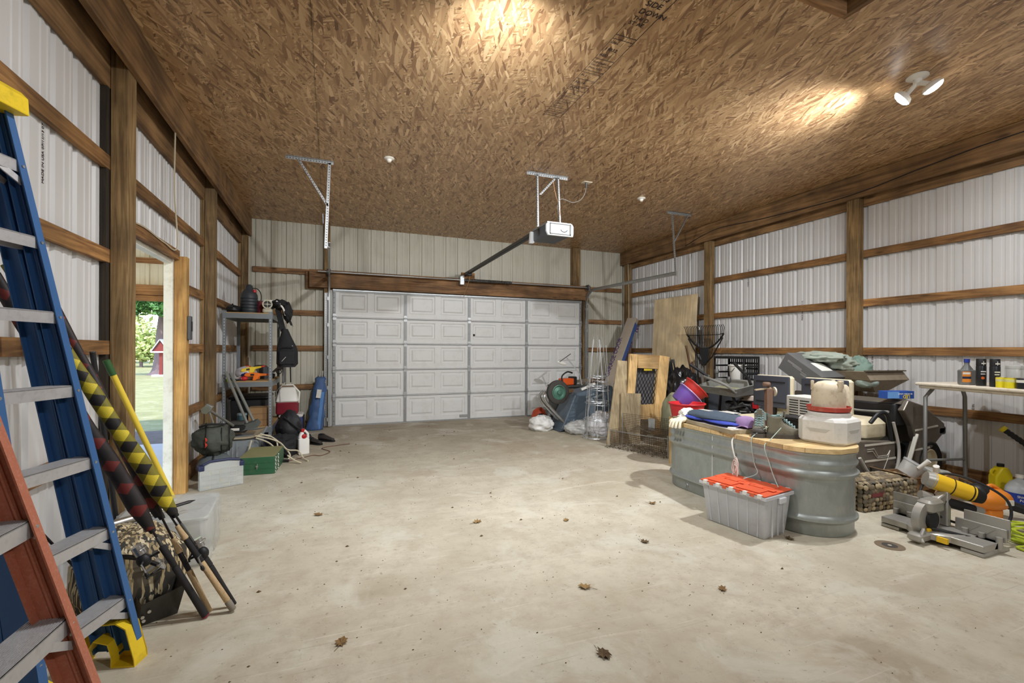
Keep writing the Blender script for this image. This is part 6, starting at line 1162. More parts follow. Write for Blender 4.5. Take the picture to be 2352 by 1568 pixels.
# logo on the near side of the tray
n_side = Vector((.04, -.86, .20)); xs_ = Vector((1, .02, .08)).normalized()
def logo(txt, size, x, z, wz=0): 
    yv = Vector((-.06, .07 / .42 * 1, 1)).normalized(); f = (z / .45); yy = -.33 + .12 * f + .02 - .012 - .014
    TEXT('printed_logo', txt, size, wbw, M('logo_white', S(200, 208, 210), .6), (x, -.315 + .098 * (z - .03) / .38 * 1.0 - .022 + .0, z), xdir=(1, -.07, 0), ydir=(0, .24, 1))
logo('BUILT FOR', .035, .62, .335); logo('TRUE TEMPER', .052, .60, .27)
# chainsaw, orange blower, bags
ORG = M('saw_orange', S(226, 92, 34), .45, var=.08)
cs = T('chainsaw', 'orange and black chainsaw resting behind the upturned wheelbarrow', 'chainsaw', (4.05, 7.55, .70), radians(10)); MB().rbox(-.12, .12, -.09, .09, 0, .12, .02).build('body', ORG, cs); MB().rbox(.10, .20, -.08, .08, .0, .15, .02).build('engine_cover', BLACKP, cs); MB().tube(bez([(-.14, -.08, .02), (-.16, -.08, .16), (-.04, -.08, .24), (.08, -.08, .22)], 6), .014, 8).build('front_handle', BLACKP, cs); MB().bar((.2, 0, .05), (.62, 0, .08), .006, .06).build('guide_bar', CHROME, cs, smooth=False)
st_ = T('grey_bin', 'plain grey bin carrying the chainsaw behind the wheelbarrow', 'bin', (4.10, 7.58, 0)); MB().rbox(-.30, .30, -.18, .18, 0, .66, .03, 1.06, 1.06).build('body', STEELD, st_); MB().rbox(-.33, .33, -.21, .21, .66, .698, .03).build('lid', STEELD, st_)
ob = T('orange_blower', 'orange and black engine blower on the floor under the barrow wheel', 'blower', (3.46, 7.45, 0)); MB().ell((0, 0, .16), .14, .13, .16, 18, 12, .08, 2, 1, 0).build('housing', M('blower_red', S(190, 76, 44), .5, var=.12), ob); MB().cyl((-.02, -.14, .14), (-.02, -.10, .14), .09, n=20).build('intake', BLACKP, ob); MB().rbox(.08, .26, -.1, .1, .05, .30, .03).build('engine', M('engine_grey', S(140, 140, 136), .5, .4), ob); MB().cyl((.1, -.1, .06), (.34, -.12, .04), .05).build('nozzle', BLACKP, ob)
PBAG = M('bag_white', S(236, 234, 230), .35, var=.05, alpha=.92)
def pbag(lab, x, y, rx, ry, rz, seed, m_=PBAG): 
    c = T('plastic_bag', lab, 'plastic bag', (x, y, 0), 0, 'plastic bags by the wheelbarrow'); MB().ell((0, 0, rz * .8), rx, ry, rz, 50, 34, .20, 1.9, seed, 0, True).build('bag', m_, c, ang=180); MB().ell((rx * .3, 0, rz * 1.65), rx * .16, ry * .16, rz * .2, 10, 6, .4, 3, seed).build('knot', m_, c); return c
pbag('white plastic shopping bag at the nose of the wheelbarrow', 3.28, 6.98, .19, .17, .13, 3); pbag('thin clear plastic bag flattened under the wheelbarrow rim', 3.78, 6.50, .26, .18, .11, 5, M('bag_clear', S(226, 226, 222), .25, alpha=.62)); pbag('full white plastic bag inside the tomato cages', 3.94, 6.22, .17, .16, .20, 9, M('bag_bright', S(238, 238, 242), .4, var=.03))
# tomato cages
WIREZ = M('zinc_wire', S(196, 198, 200), .35, .6, var=.1)
def cage(lab, x, y, ph, sc=1.0, tilt=0):
    c = T('tomato_cage', lab, 'tomato cage', (x, y, 0), (tilt, 0, ph), 'wire tomato cages')
    for z, r in ((.03, .20), (.30, .185), (.55, .165), (.78, .145), (.92, .13)): MB().torus((0, 0, z * sc), r * sc, .004, 'z', 28, 5).build('hoop', WIREZ, c)
    for k in range(4): a = k * pi / 2; MB().tube([(.20 * sc * cos(a), .20 * sc * sin(a), .0), (.13 * sc * cos(a), .13 * sc * sin(a), .92 * sc), (.06 * sc * cos(a), .06 * sc * sin(a), 1.5 * sc)], .004, 5).build('leg_wire', WIREZ, c)
    return c
cage('wire tomato cage standing upside down, nearest the wheelbarrow tray', 3.74, 6.02, .3); cage('wire tomato cage nested just behind the first one', 3.79, 6.06, 1.0, 1.03); cage('third nested wire tomato cage, tilted a little', 3.77, 6.03, .65, .95, radians(3))
# trowel-like white tool above chainsaw
wl_ = T('lawn_edger', 'white metal edger blade on a thin wooden rod above the chainsaw', 'garden tool', (4.42, 7.32, .0)); MB().tube([(0, 0, 0.0), (-.16, .1, .9), (-.35, .25, 1.20)], .011, 7).build('rod', WIREZ, wl_); mb = MB(); mb.at((-.42, .30, 1.10), (0, .3, 0)); mb.ell((0, 0, 0), .10, .02, .035, 16, 8); mb.build('blade', WHITEP, wl_); MB().bar((-.48, .29, 1.12), (-.26, .26, 1.27), .02, .012).build('head', STEELD, wl_, smooth=False)
# boards and frame: quads in the leaning plane
W_B1 = WOOD('old_board', S(206, 186, 148), S(170, 148, 112), 2, freq=9); W_FR = WOOD('frame_board', S(236, 198, 136), S(208, 164, 104), 2, freq=9)
def lean(y0, k): return lambda x, z: (x, y0 + k * z, z)
def qb(name, q, fn, th, m_, parent):
    a = [Vector(fn(*p)) for p in q]; nrm = (a[1] - a[0]).cross(a[3] - a[0]).normalized(); 
    if nrm.y > 0: nrm = -nrm
    MB().loft([[tuple(p + nrm * th) for p in a], [tuple(p) for p in a]]).build(name, m_, parent, smooth=False, bevel=.002)
f1 = lean(5.62, .12)
b1 = T('leaning_board', 'tall weathered board leaning at the left of the wooden frame', 'board'); qb('plank', [(3.66, 0), (3.98, 0), (4.10, 1.18), (3.935, 1.19)], f1, .02, W_B1, b1)
b2 = T('leaning_board', 'short weathered board leaning in front of the tall one and the frame', 'board'); qb('plank', [(3.86, 0), (4.19, 0), (4.27, .70), (3.93, .72)], lean(5.56, .14), .02, W_B1, b2)
b3 = T('leaning_board', 'pale post standing to the right of the wooden frame', 'board'); qb('plank', [(4.62, 0), (4.86, 0), (4.90, .56), (4.70, .58)], lean(5.42, .1), .06, W_FR, b3)
fr_ = T('wooden_mesh_frame', 'pine board frame with a black wire mesh window leaning in the corner', 'mesh frame'); f2 = lean(5.72, .10)
qb('left_rail', [(4.10, .62), (4.23, .62), (4.345, 1.275), (4.20, 1.285)], f2, .045, W_FR, fr_); qb('top_rail', [(4.33, 1.07), (4.70, 1.05), (4.745, 1.26), (4.345, 1.275)], f2, .04, WOOD('frame_board_x', S(228, 188, 128), S(196, 152, 96), 0, freq=9), fr_); qb('right_rail', [(4.51, .07), (4.69, .055), (4.93, 1.235), (4.745, 1.26)], f2, .05, W_FR, fr_); qb('bottom_rail', [(4.19, .30), (4.56, .30), (4.60, .52), (4.23, .52)], lean(5.735, .10), .035, W_FR, fr_)
mb = MB(); MESHW = M('mesh_black', S(40, 40, 44), .5, .4)
for i in range(13):
    pts = []
    for j in range(25):
        z = .50 + j * .0245; sh_ = (z - .5) * .2; x = 4.245 + i * .030 + sh_ + (.0145 if (j // 2 + i) % 2 == (0 if j % 2 == 0 else 0) else 0); pts.append((x, 5.705 + .10 * z, z))
    mb.tube(pts, .0055, 4)
tag(mb.build('wire_mesh', MESHW, fr_), kind='stuff'); qb('mesh_backing', [(4.22, .48), (4.62, .48), (4.75, 1.10), (4.34, 1.12)], lean(5.80, .10), .004, M('mesh_back', S(120, 118, 120), .8), fr_)
MB().box(4.45, 4.60, 5.80, 5.806, 1.03, 1.075).build('yellow_tag', M('tag_yellow', S(206, 180, 50), .6), fr_, smooth=False)
# hardware-cloth cage
HW = M('rusty_mesh', S(112, 98, 84), .6, .4, var=.25)
hcg = T('wire_mesh_cage', 'low rusty hardware-cloth cage on the floor in front of the leaning boards', 'wire cage', (3.60, 5.44, 0), radians(-70))
def mesh_panel(name, o, u, v, nu, nv):
    mb = MB(); o, u, v = Vector(o), Vector(u), Vector(v)
    for i in range(nu + 1): mb.tube([tuple(o + u * (i / nu)), tuple(o + u * (i / nu) + v)], .0026, 3)
    for j in range(nv + 1): mb.tube([tuple(o + v * (j / nv)), tuple(o + v * (j / nv) + u)], .0026, 3)
    tag(mb.build(name, HW, hcg, fix=False), kind='stuff')
CW, CD = .88, .30
mesh_panel('front_mesh', (0, 0, 0), (CW, 0, 0), (0, 0, .24), 34, 10); mesh_panel('side_mesh', (0, 0, 0), (0, CD, 0), (0, 0, .24), 12, 10); mesh_panel('back_mesh', (0, CD, 0), (CW, 0, 0), (0, .02, .44), 34, 18); mesh_panel('side_mesh', (CW, 0, 0), (0, CD, 0), (0, 0, .24), 12, 10); mesh_panel('top_mesh', (.25, .10, .24), (CW - .25, 0, 0), (0, CD - .10, .06), 24, 8)
for p in ((0, 0), (CW, 0), (0, CD), (CW, CD)): MB().cyl((p[0], p[1], 0), (p[0], p[1], .28 if p[1] < .1 else .45), .006, n=6).build('corner_rod', GALV, hcg)
MB().tube([(0, .0, .242), (.4, -.01, .235), (CW, 0, .242)], .006, 5).build('edge_strip', GALV, hcg); MB().box(.42, .52, .295, .305, .26, .42).build('zinc_patch', GALV, hcg, smooth=False)
mb = MB(); rnd = random.Random(11)
for k in range(600):
    x, y_ = rnd.uniform(-.04, .95), rnd.uniform(-.09, .32); s_ = rnd.uniform(.006, .018); a = rnd.uniform(0, 6.3); z = rnd.uniform(.002, .03)
    mb.add([(x - s_ * cos(a), y_ - s_ * sin(a), z), (x + s_ * .5 * sin(a), y_ - s_ * .5 * cos(a), z + .004), (x + s_ * cos(a), y_ + s_ * sin(a), z + .002), (x - s_ * .5 * sin(a), y_ + s_ * .5 * cos(a), z + .005)], [(0, 1, 2, 3)])
tag(mb.build('leaf_litter', M('litter', S(70, 58, 44), .9, var=.5, scale=40), hcg, smooth=False, fix=False), kind='stuff')
# plywood sheet, long carton
PLY = WOOD('plywood_face', S(240, 218, 178), S(222, 196, 152), 2, freq=5, stain=.2, knots=False)
pl = T('plywood_sheet', 'tall plywood sheet leaning upright against the wall girts', 'plywood', (0, 0, 0)); mb = MB(); mb.loft([[(5.84, 6.30, 0), (5.84, 7.44, 0), (5.827, 7.44, 0), (5.827, 6.30, 0)], [(5.965, 6.30, 2.335), (5.965, 7.44, 2.335), (5.952, 7.44, 2.335), (5.952, 6.30, 2.335)]]); mb.build('sheet', PLY, pl, smooth=False)
lc = T('long_carton', 'long narrow cardboard carton with purple lettering leaning in the corner', 'carton', (4.62, 7.42, 0), (Vector((5.82, 7.98, 1.95)) - Vector((4.62, 7.42, 0))).to_track_quat('Z', 'Y').to_euler())
LCM = M('carton_worn', S(164, 152, 136), .8, var=.12, scale=8); PUR = M('print_purple', S(74, 54, 98), .7); BLUP = M('carton_side_blue', S(66, 92, 150), .6, var=.15, scale=20)
lcx = Vector((1, 0, 0)); 
mb = MB(); mb.rbox(-.11, .11, -.055, .055, 0, 2.40, .012); mb.build('tube_carton', LCM, lc)
MB().box(-.1125, -.11, -.05, .05, .8, 2.28).build('blue_side', BLUP, lc, smooth=False); MB().box(.11, .1125, -.05, .05, .8, 2.28).build('blue_side', BLUP, lc, smooth=False)
for s_, xd in ((-1, (0, 0, -1)), (1, (0, 0, 1))):
    pass
TEXT('printed_lettering', 'GARAGE DOOR', .13, lc, PUR, (-.05, -.0565, .95), xdir=(0, 0, 1), ydir=(-1, 0, 0), bold=.002); TEXT('printed_lettering', 'W', .16, lc, PUR, (-.06, -.0565, 2.10), xdir=(0, 0, 1), ydir=(-1, 0, 0), bold=.004)
TEXT('printed_lettering', 'GARAGE DOOR', .13, lc, PUR, (.05, .0565, .95), xdir=(0, 0, 1), ydir=(1, 0, 0), bold=.002)
# rake, shovels, chairs
rk = T('leaf_rake', 'black plastic leaf rake standing head-up against the wall', 'rake', (5.86, 6.0, 0), radians(-90))
MB().cyl((0, 0, 0), (0, -.02, 1.42), .013).build('handle', M('rake_handle', S(120, 120, 116), .5, .3), rk)
RKB = M('rake_black', S(34, 34, 36), .5)
zr = lambda f: 1.37 + .24 * abs(f) ** 2.0
for k in range(23):
    f = k / 22 * 2 - 1; xt = .43 * f
    MB().tube(bez([(xt * .93, -.03, zr(f)), (xt * .98, -.05, zr(f) + (1.72 - zr(f)) * .5), (xt, -.05, 1.71), (xt - .008, -.075, 1.76)], 4), .0055, 5).build('tine', RKB, rk)
MB().tube([(-.415, -.052, 1.62)] + [(-.415 + .83 * k / 10, -.056, 1.60 + .0 * k) for k in range(1, 10)] + [(.415, -.052, 1.62)], .006, 5).build('cross_tie', RKB, rk)
MB().tube([(.43 * f * .93, -.03, zr(f)) for f in [k / 12 - 1 for k in range(25)]], .014, 6).build('head_rim', RKB, rk)
mb = MB(); mb.prism([(-.035, 1.10), (.035, 1.10), (.10, 1.30), (.10, 1.39), (-.10, 1.39), (-.10, 1.30)], -.042, -.02, 'y'); mb.build('head', RKB, rk, bevel=.004)
for s_ in (-1, 1): MB().tube([(0, -.03, 1.10), (.16 * s_, -.03, 1.24), (.38 * s_, -.03, 1.55)], .011, 6).build('brace', RKB, rk)
WH = WOOD('tool_handle', S(132, 96, 64), S(88, 58, 36), 2)
for i, (x0, y0, x1, y1, h, lab) in enumerate(((5.52, 5.70, 5.30, 5.85, 1.40, 'taller brown wooden tool handle leaning by the folded chairs'), (5.60, 5.80, 5.52, 5.95, 1.14, 'shorter brown wooden tool handle leaning by the rake'))):
    v = Vector((x1 - x0, y1 - y0, h)); t = T('tool_handle', lab, 'garden tool', (x0, y0, .02), v.to_track_quat('Z', 'Y').to_euler(), 'wooden tool handles'); MB().cyl((0, 0, .18), (0, 0, v.length), .017, .018).build('shaft', WH, t); mb = MB(); mb.prism([(-.07, 0), (.07, 0), (.08, .18), (.03, .24), (-.03, .24), (-.08, .18)], -.006, .006, 'y'); mb.build('blade', STEELD, t)
ch = T('folded_camp_chairs', 'bundle of folded black camp chair frames leaning by the plywood', 'camp chairs', (5.42, 6.12, 0), (radians(-3), radians(-8), 0))
for k in range(9): MB().cyl(((k % 3) * .055 - .05, (k // 3) * .05 - .05, 0), ((k % 3) * .075 - .12, (k // 3) * .06 - .06, 1.12 + .04 * ((k * 5) % 3)), .013, n=8).build('frame_tube', BLACKP, ch); 
for k in range(9): MB().cyl(((k % 3) * .075 - .12, (k // 3) * .06 - .06, 1.10 + .04 * ((k * 5) % 3)), ((k % 3) * .075 - .123, (k // 3) * .06 - .06, 1.16 + .04 * ((k * 5) % 3)), .018, n=8).build('tube_cap', STEELD, ch)
mb = MB(); mb.rbox(-.16, .12, -.10, .12, .10, .86, .05); mb.build('fabric', M('chair_fabric', S(38, 40, 48), .85, var=.2), ch)
tg2 = T('tag_on_post', 'small white cord switch hanging on the wall post above the rake', 'switch', (5.97, 6.27, 1.70)); MB().rbox(-.012, .012, -.02, .02, 0, .06, .008).build('body', WHITEP, tg2); MB().tube([(0, 0, .0), (.01, -.01, -.3), (.0, -.01, -.6)], .006, 5).build('cord', BLACKP, tg2)
# ================================================================= under and on the folding table
TBL = M('table_cream', S(226, 216, 198), .5, var=.06, dirt=S(150, 130, 106), dirt_amt=.4, scale=10)
ft = T('folding_table', 'tall cream folding table with grey tube legs at the right edge', 'table', (5.27, 2.735, 0), radians(-15))
LT = 1.83; WT = .72; ZB = 1.045
mb = MB(); mb.rbox(0, WT, -LT, 0, ZB - .028, ZB, .02); mb.build('top', TBL, ft); mb = MB(); mb.rbox(.02, WT - .02, -LT + .02, -.02, ZB - .055, ZB - .026, .02); mb.build('apron', TBL, ft);
TLEG = M('table_leg', S(140, 140, 138), .4, .5, var=.1)
for y_ in (-.06, -1.55):
    for x_ in (.06, .50): MB().tube([(x_ + (.08 if x_ < .2 else -.04), y_, ZB - .06), (x_ + (.0 if x_ < .2 else -.01), y_, ZB - .14), (x_, y_, 0.012)], .017, 10).build('leg', TLEG, ft)
    MB().cyl((.06, y_, .30), (.50, y_, .30), .012).build('leg_brace', TLEG, ft); 
    for x_ in (.06, .50): MB().cyl((x_, y_, 0), (x_, y_, .03), .021, n=10).build('foot_cap', BLACKP, ft)
C15, S15 = cos(radians(15)), sin(radians(15))
def tpos(a, b): return (5.27 - S15 * a + C15 * b, 2.735 - C15 * a - S15 * b, ZB)
p = tpos(.358, .14); ob_ = T('oil_bottle', 'grey motor oil bottle with a blue cap and orange label on the table', 'bottle', p, radians(-40)); OILG = M('oil_grey', S(120, 122, 122), .35, .2, var=.05)
mb = MB(); mb.rbox(-.055, .055, -.036, .036, 0, .135, .014); mb.loft([[(.05 * cos(a), .033 * sin(a), .13) for a in [2 * pi * k / 16 for k in range(16)]], [(.018 * cos(a), .018 * sin(a), .178) for a in [2 * pi * k / 16 for k in range(16)]], [(.018 * cos(a), .018 * sin(a), .205) for a in [2 * pi * k / 16 for k in range(16)]]]); mb.build('body', OILG, ob_); MB().cyl((0, 0, .20), (0, 0, .232), .021, n=16).build('cap', M('cap_blue', S(44, 60, 150), .4), ob_)
MB().box(-.05, .012, -.0372, -.036, .025, .12).build('label', M('label_orange', S(226, 140, 50), .5), ob_, smooth=False); MB().box(-.05, .012, -.0378, -.0372, .055, .075).build('label_band', M('label_navy', S(40, 46, 70), .5), ob_, smooth=False); MB().box(-.045, .008, -.0378, -.0372, .095, .112).build('label_band', WHITEP, ob_, smooth=False)
CANB = M('can_black', S(30, 32, 36), .4, var=.1)
for i, (a, b, lab) in enumerate(((.48, .13, 'black spray can beside the oil bottle'), (.592, .12, 'black spray can beside the yellow tins'))):
    c = T('spray_can', lab, 'spray can', tpos(a, b), radians(-40), 'black spray cans on the table'); MB().lathe([(.032, 0), (.034, .004), (.034, .17), (.03, .178)], 24).build('can', CANB, c); MB().lathe([(.033, .176), (.033, .232), (.03, .236)], 24).build('cap', BLACKP, c)
    mb = MB(); 
    mb.box(-.02, .012, -.0348, -.034, .10, .108); mb.box(-.02, .016, -.0348, -.034, .12, .13); mb.box(-.015, .015, -.0345, -.0335, .19, .20); mb.box(-.002, .002, -.0345, -.0335, .18, .215); mb.build('printing', WHITEP, c, smooth=False)['kind'] = 'stuff'; MB().cyl((-.005, -.0335, .07), (-.005, -.0352, .07), .012, n=14).build('orange_badge', M('badge_orange', S(226, 110, 40), .5), c)
YT = M('tin_yellow', S(236, 222, 40), .4, var=.06)
for i, (a, b, m_, lab) in enumerate(((.655, .10, YT, 'yellow tin nearest the black spray cans'), (.725, .09, YT, 'yellow tin with a pale band in the middle of the row'), (.80, .10, CANB, 'black tin with a white label at the edge of the picture'))):
    c = T('small_tin', lab, 'tin', tpos(a, b), 0, 'small tins on the table'); MB().lathe([(.034, 0), (.035, .003), (.035, .082), (.033, .086), (.03, .083)], 24).build('tin', m_, c); MB().torus((0, 0, .085), .034, .002, 'z', 24, 5).build('rim', CHROME, c)
    mb = MB(); mb.lathe([(.0354, .05), (.0354, .072)], 24, False, False); mb.build('label_band', M('band_pale', S(220, 216, 150), .5) if m_ is YT else WHITEP, c)
for i, (a, b, lab) in enumerate(((.60, .30, 'clear plastic jar behind the yellow tins'), (.70, .32, 'cloudy plastic jar at the edge of the picture behind the tins'))):
    c = T('clear_jar', lab, 'jar', tpos(a, b), 0, 'clear jars on the table'); MB().lathe([(.05, 0), (.052, .005), (.054, .16), (.05, .165)], 24).build('jar', CLEAR, c); MB().lathe([(.056, .155), (.056, .178), (.05, .182)], 24).build('lid', CLEAR, c)
# stone-covered block
STN = [M('stone_%s' % k, c, .8, var=.2, scale=12, bump=.3) for k, c in (('a', S(150, 136, 110)), ('b', S(126, 112, 90)), ('c', S(172, 156, 124)), ('d', S(106, 98, 84)))]
rb = T('pebble_covered_ottoman', 'low block covered all over with round river pebbles beside the tank', 'pebble block', (4.44, 2.62, 0), radians(-4))
mb = MB(); mb.rbox(-.30, .32, -.15, .15, 0, .24, .09); mb.build('core', M('mortar', S(96, 86, 70), .9), rb)
peb = []
for k in range(4): m_ = MB(); m_.ell((0, 0, 0), .024, .02, .012, 10, 6, .12, 1.5, k); peb.append(m_.mesh('pebble', STN[k]))
rnd = random.Random(21)
def pebble(x, y_, z, n_):
    o = O('pebble', peb[rnd.randint(0, 3)], rb); o.location = (x, y_, z); o.rotation_euler = Vector(n_).to_track_quat('Z', 'Y').to_euler(); o.rotation_euler.rotate_axis('Z', rnd.uniform(0, 6)); s_ = rnd.uniform(.8, 1.25); o.scale = (s_, s_, 1)
for i in range(15):
    for j in range(6):
        if not (i in (2, 3, 4) and j in (3,)): pebble(-.28 + i * .042 + rnd.uniform(-.006, .006), -.152, .022 + j * .037 + rnd.uniform(-.005, .005), (0, -1, .12 * (j - 2)))
    for j in range(6): pebble(-.28 + i * .042 + rnd.uniform(-.008, .008), -.12 + j * .046 + rnd.uniform(-.006, .006), .243 - .012 * (abs(j - 2.5) > 2), (0, .12 * (j - 2.5), 1))
for i in range(6):
    for j in range(6): pebble(-.302, -.12 + i * .046, .022 + j * .037, (-1, 0, .1)); pebble(.322, -.12 + i * .046, .022 + j * .037, (1, 0, .1))
MB().box(-.22, -.08, -.160, -.150, .12, .165).build('red_plate', M('plate_red', S(130, 60, 64), .6), rb, smooth=False)
# open carton with tub and paper
oc = T('open_carton', 'open brown cardboard carton with flaps folded out under the table', 'carton', (5.02, 2.56, 0), radians(-12)); 
for a in ((-.22, .22, -.16, -.155), (-.22, .22, .155, .16), (-.22, -.215, -.155, .155), (.215, .22, -.155, .155), (-.22, .22, -.16, .16)): MB().box(a[0], a[1], a[2], a[3], 0, .23 if a[3] - a[2] < .02 or a[1] - a[0] < .02 else .005).build('wall', CARD, oc, smooth=False)
for q in ([(-.22, -.16, .23), (.0, -.16, .23), (-.02, -.27, .255), (-.24, -.27, .26)], [(.22, -.16, .23), (.22, .16, .23), (.36, .18, .18), (.36, -.18, .17)], [(-.22, -.16, .23), (-.22, .16, .23), (-.34, .18, .26), (-.34, -.14, .27)]): MB().add(q, [(0, 1, 2, 3)]).build('flap', CARD, oc, smooth=False, solid=.005)
ob2 = T('clear_tub', 'clear plastic tub with a pale lid lying in the open carton', 'tub', (4.93, 2.62, .21), Vector((.45, -.35, .80)).to_track_quat('Z', 'Y').to_euler()); MB().lathe([(.075, 0), (.088, .11), (.092, .112), (.092, .125), (.088, .13)], 24).build('tub', CLEAR, ob2); MB().lathe([(.094, .115), (.095, .133), (.08, .136)], 24).build('lid', M('tub_lid', S(206, 208, 216), .3, alpha=.35), ob2); MB().cyl((-.09, 0, .1), (-.13, 0, .2), .016, .02, 12).build('spout', WHITEP, ob2)
pp = T('kraft_paper', 'crumpled brown kraft paper spilling from the open carton', 'paper', (4.86, 2.36, 0), 0); mb = MB(); mb.grid(lambda u, v: (-.12 + .24 * u + .03 * noise.noise(Vector((u * 6, v * 6, 3))), -.08 + .16 * (1 - v) * .6 + .03 * noise.noise(Vector((u * 7, v * 5, 1))), .30 * v ** .8 * (1 - .35 * abs(2 * u - 1)) + .03 * noise.noise(Vector((u * 8, v * 8, 7)))), 14, 14); mb.build('sheet', M('kraft', S(186, 146, 108), .85, var=.12), pp, smooth=False, solid=.002); MB().cyl((0.02, 0, .26), (-.03, -.02, .36), .022, n=14).build('rolled_end', WHITEP, pp)
gb2 = T('green_package', 'clear and green packaged hardware lying on the carton flap', 'package', (5.30, 2.55, .20), (.3, .2, -.3)); MB().rbox(-.13, .13, -.05, .05, 0, .03, .01).build('blister', CLEAR, gb2); MB().box(-.13, .05, -.052, .052, -.004, .0).build('card', M('card_green', S(120, 160, 70), .6), gb2, smooth=False)
# ---- mitre saw
MAG = M('saw_alloy', S(176, 174, 168), .42, .55, var=.1, dirt=S(206, 196, 176), dirt_amt=.35); DEW = M('saw_yellow', S(242, 196, 40), .4, var=.06)
ms = T('mitre_saw', 'yellow and grey mitre saw lying on the floor with its cable looped over it', 'mitre saw', (4.05, 1.96, 0), radians(0))
mb = MB()
mb.box(-.10, .12, -.30, .30, .03, .075); mb.build('base', MAG, ms, bevel=.006)
for s_ in (-1, 1):
    mb = MB(); mb.prism([(-.10, 0), (.22, 0), (.22, .02), (.15, .035), (.12, .075), (.06, .075), (.03, .04), (-.10, .025)], .24 * s_ - .06, .24 * s_ + .06, 'y'); mb.build('foot', MAG, ms, bevel=.004)
    mb = MB(); mb.box(.10, .116, .06 * s_ if s_ > 0 else -.33, .33 if s_ > 0 else -.06, .075, .165); f_ = mb.build('fence', MAG, ms, bevel=.003)
    mb = MB(); mb.box(.118, .128, .10 if s_ > 0 else -.34, .34 if s_ > 0 else -.10, .10, .23); mb.build('sliding_fence', MAG, ms, bevel=.003)
    for k in range(3): MB().cyl((.085, (.12 + .09 * k) * s_, .03), (.085, (.12 + .09 * k) * s_, .11), .018, n=12).build('fence_boss', MAG, f_)
    for k in range(2): MB().bar((.098, (.12 + .08 * k) * s_, .08), (.098, (.2 + .08 * k) * s_, .155), .006, .006, (1, 0, 0)).build('rib', MAG, f_)
MB().lathe([(.16, .03), (.165, .035), (.165, .072), (.155, .08), (.10, .082)], 32).build('turntable', MAG, ms); mb = MB(); mb.rbox(-.27, -.10, -.045, .045, .02, .075, .02); mb.build('table_arm', MAG, ms)
# swing head lowered to the front-left
mb = MB(); mb.at((-.09, .02, .15), (pi / 2, 0, 0)); mb.lathe([(.10, -.03), (.125, -.025), (.125, .025), (.10, .03)], 32); hd = mb.build('blade_guard', MAG, ms); mb = MB(); mb.at((-.09, -.02, .15), (pi / 2, 0, 0)); mb.lathe([(.06, -.008), (.06, .012), (.02, .015)], 24); mb.build('arbor_cover', BLACKP, hd); MB().box(-.15, -.11, -.03, -.012, .05, .10).build('yellow_lock', DEW, hd, bevel=.006)
mb = MB(); mb.rbox(-.14, .02, -.045, .06, .20, .29, .03); mb.build('head_arm', MAG, ms); mb = MB(); mb.at((0, 0, 0)); mb.tube(bez([(-.19, -.02, .10), (-.24, -.03, .06), (-.26, -.05, .03)], 4), .012, 8); mb.build('clamp_lever', MAG, ms)
# motor: yellow barrel with black end
ax0 = Vector((.12, .06, .38)); ax1 = Vector((.30, -.10, .30)); dd_ = (ax1 - ax0).normalized()
mb = MB(); mb.cyl(ax0 - dd_ * .03, ax0 + dd_ * .22, .062, .058, 24); mt = mb.build('motor_barrel', DEW, ms); MB().cyl(ax0 + dd_ * .20, ax0 + dd_ * .28, .06, .045, 24).build('end_cap', BLACKP, mt); MB().cyl(ax0 - dd_ * .07, ax0 - dd_ * .02, .05, .064, 24).build('gear_case', MAG, mt); MB().cyl(ax0 + dd_ * .085, ax0 + dd_ * .09, .0635, .0635, 24).build('seam_ring', BLACKP, mt)
mb = MB(); mb.cyl((.06, .06, .27), (.28, -.08, .20), .035, n=16); mb.build('handle_grip', BLACKP, ms); MB().cyl((.0, .10, .29), (.08, .05, .262), .03, .035, 14).build('handle_end', MAG, ms); MB().cyl((.26, -.06, .207), (.33, -.11, .185), .034, .03, 14).build('handle_end', MAG, ms)
mb = MB(); mb.bar((.02, .03, .24), (.16, .02, .30), .06, .07); mb.build('motor_bracket', MAG, ms, bevel=.01); mb = MB(); mb.bar((.10, 0, .08), (.14, .02, .32), .06, .05, (1, 0, 0)); mb.build('pivot_post', MAG, ms, bevel=.01)
CBL = M('cable_black', S(44, 44, 46), .6)
MB().tube(bez([(.12, .10, .40), (.06, .12, .33), (.02, .10, .24), (.10, .0, .13), (.24, -.16, .10), (.36, -.24, .16), (.38, -.22, .30), (.30, -.1, .40), (.20, .02, .44), (.12, .08, .42)], 8), .009, 7).build('power_cable', CBL, ms); MB().tube(bez([(.36, -.24, .16), (.28, -.26, .08), (.10, -.20, .06), (-.05, -.10, .09), (-.12, -.02, .10)], 8), .009, 7).build('power_cable', CBL, ms)
MB().box(-.165, -.145, -.14, -.08, .035, .07).build('scale_plate', DEW, ms, smooth=False)
# extension cord coil
EXT = M('cord_lime', S(190, 206, 60), .5, var=.08)
ec = T('extension_cord', 'coiled lime green extension cord beside the mitre saw', 'extension cord', (4.66, 1.66, 0), .2); rnd = random.Random(3)
for k in range(9):
    r_ = .20 + rnd.uniform(-.03, .03); cx, cy = rnd.uniform(-.04, .04), rnd.uniform(-.05, .05)
    MB().tube([(cx + r_ * 1.1 * cos(a), cy + r_ * .9 * sin(a), .012 + .012 * (k % 5) + .012 * (1 + sin(a * 2 + k))) for a in [2 * pi * i / 30 for i in range(30)]], .0075, 6, closed=True).build('loop', EXT, ec)
MB().tube(bez([(-.22, .0, .02), (-.3, .06, .012), (-.34, -.02, .01)], 5), .0075, 6).build('loose_end', EXT, ec)
tn = T('tan_leather_ball', 'tan rounded leather object cut off by the right edge beside the cord', 'ball', (4.50, 1.50, 0)); MB().ell((0, 0, .075), .075, .075, .075, 18, 12).build('skin', M('tan_leather', S(178, 146, 100), .6), tn); MB().torus((0, 0, .075), .0745, .003, 'x', 22, 5).build('seam', RUST, tn)
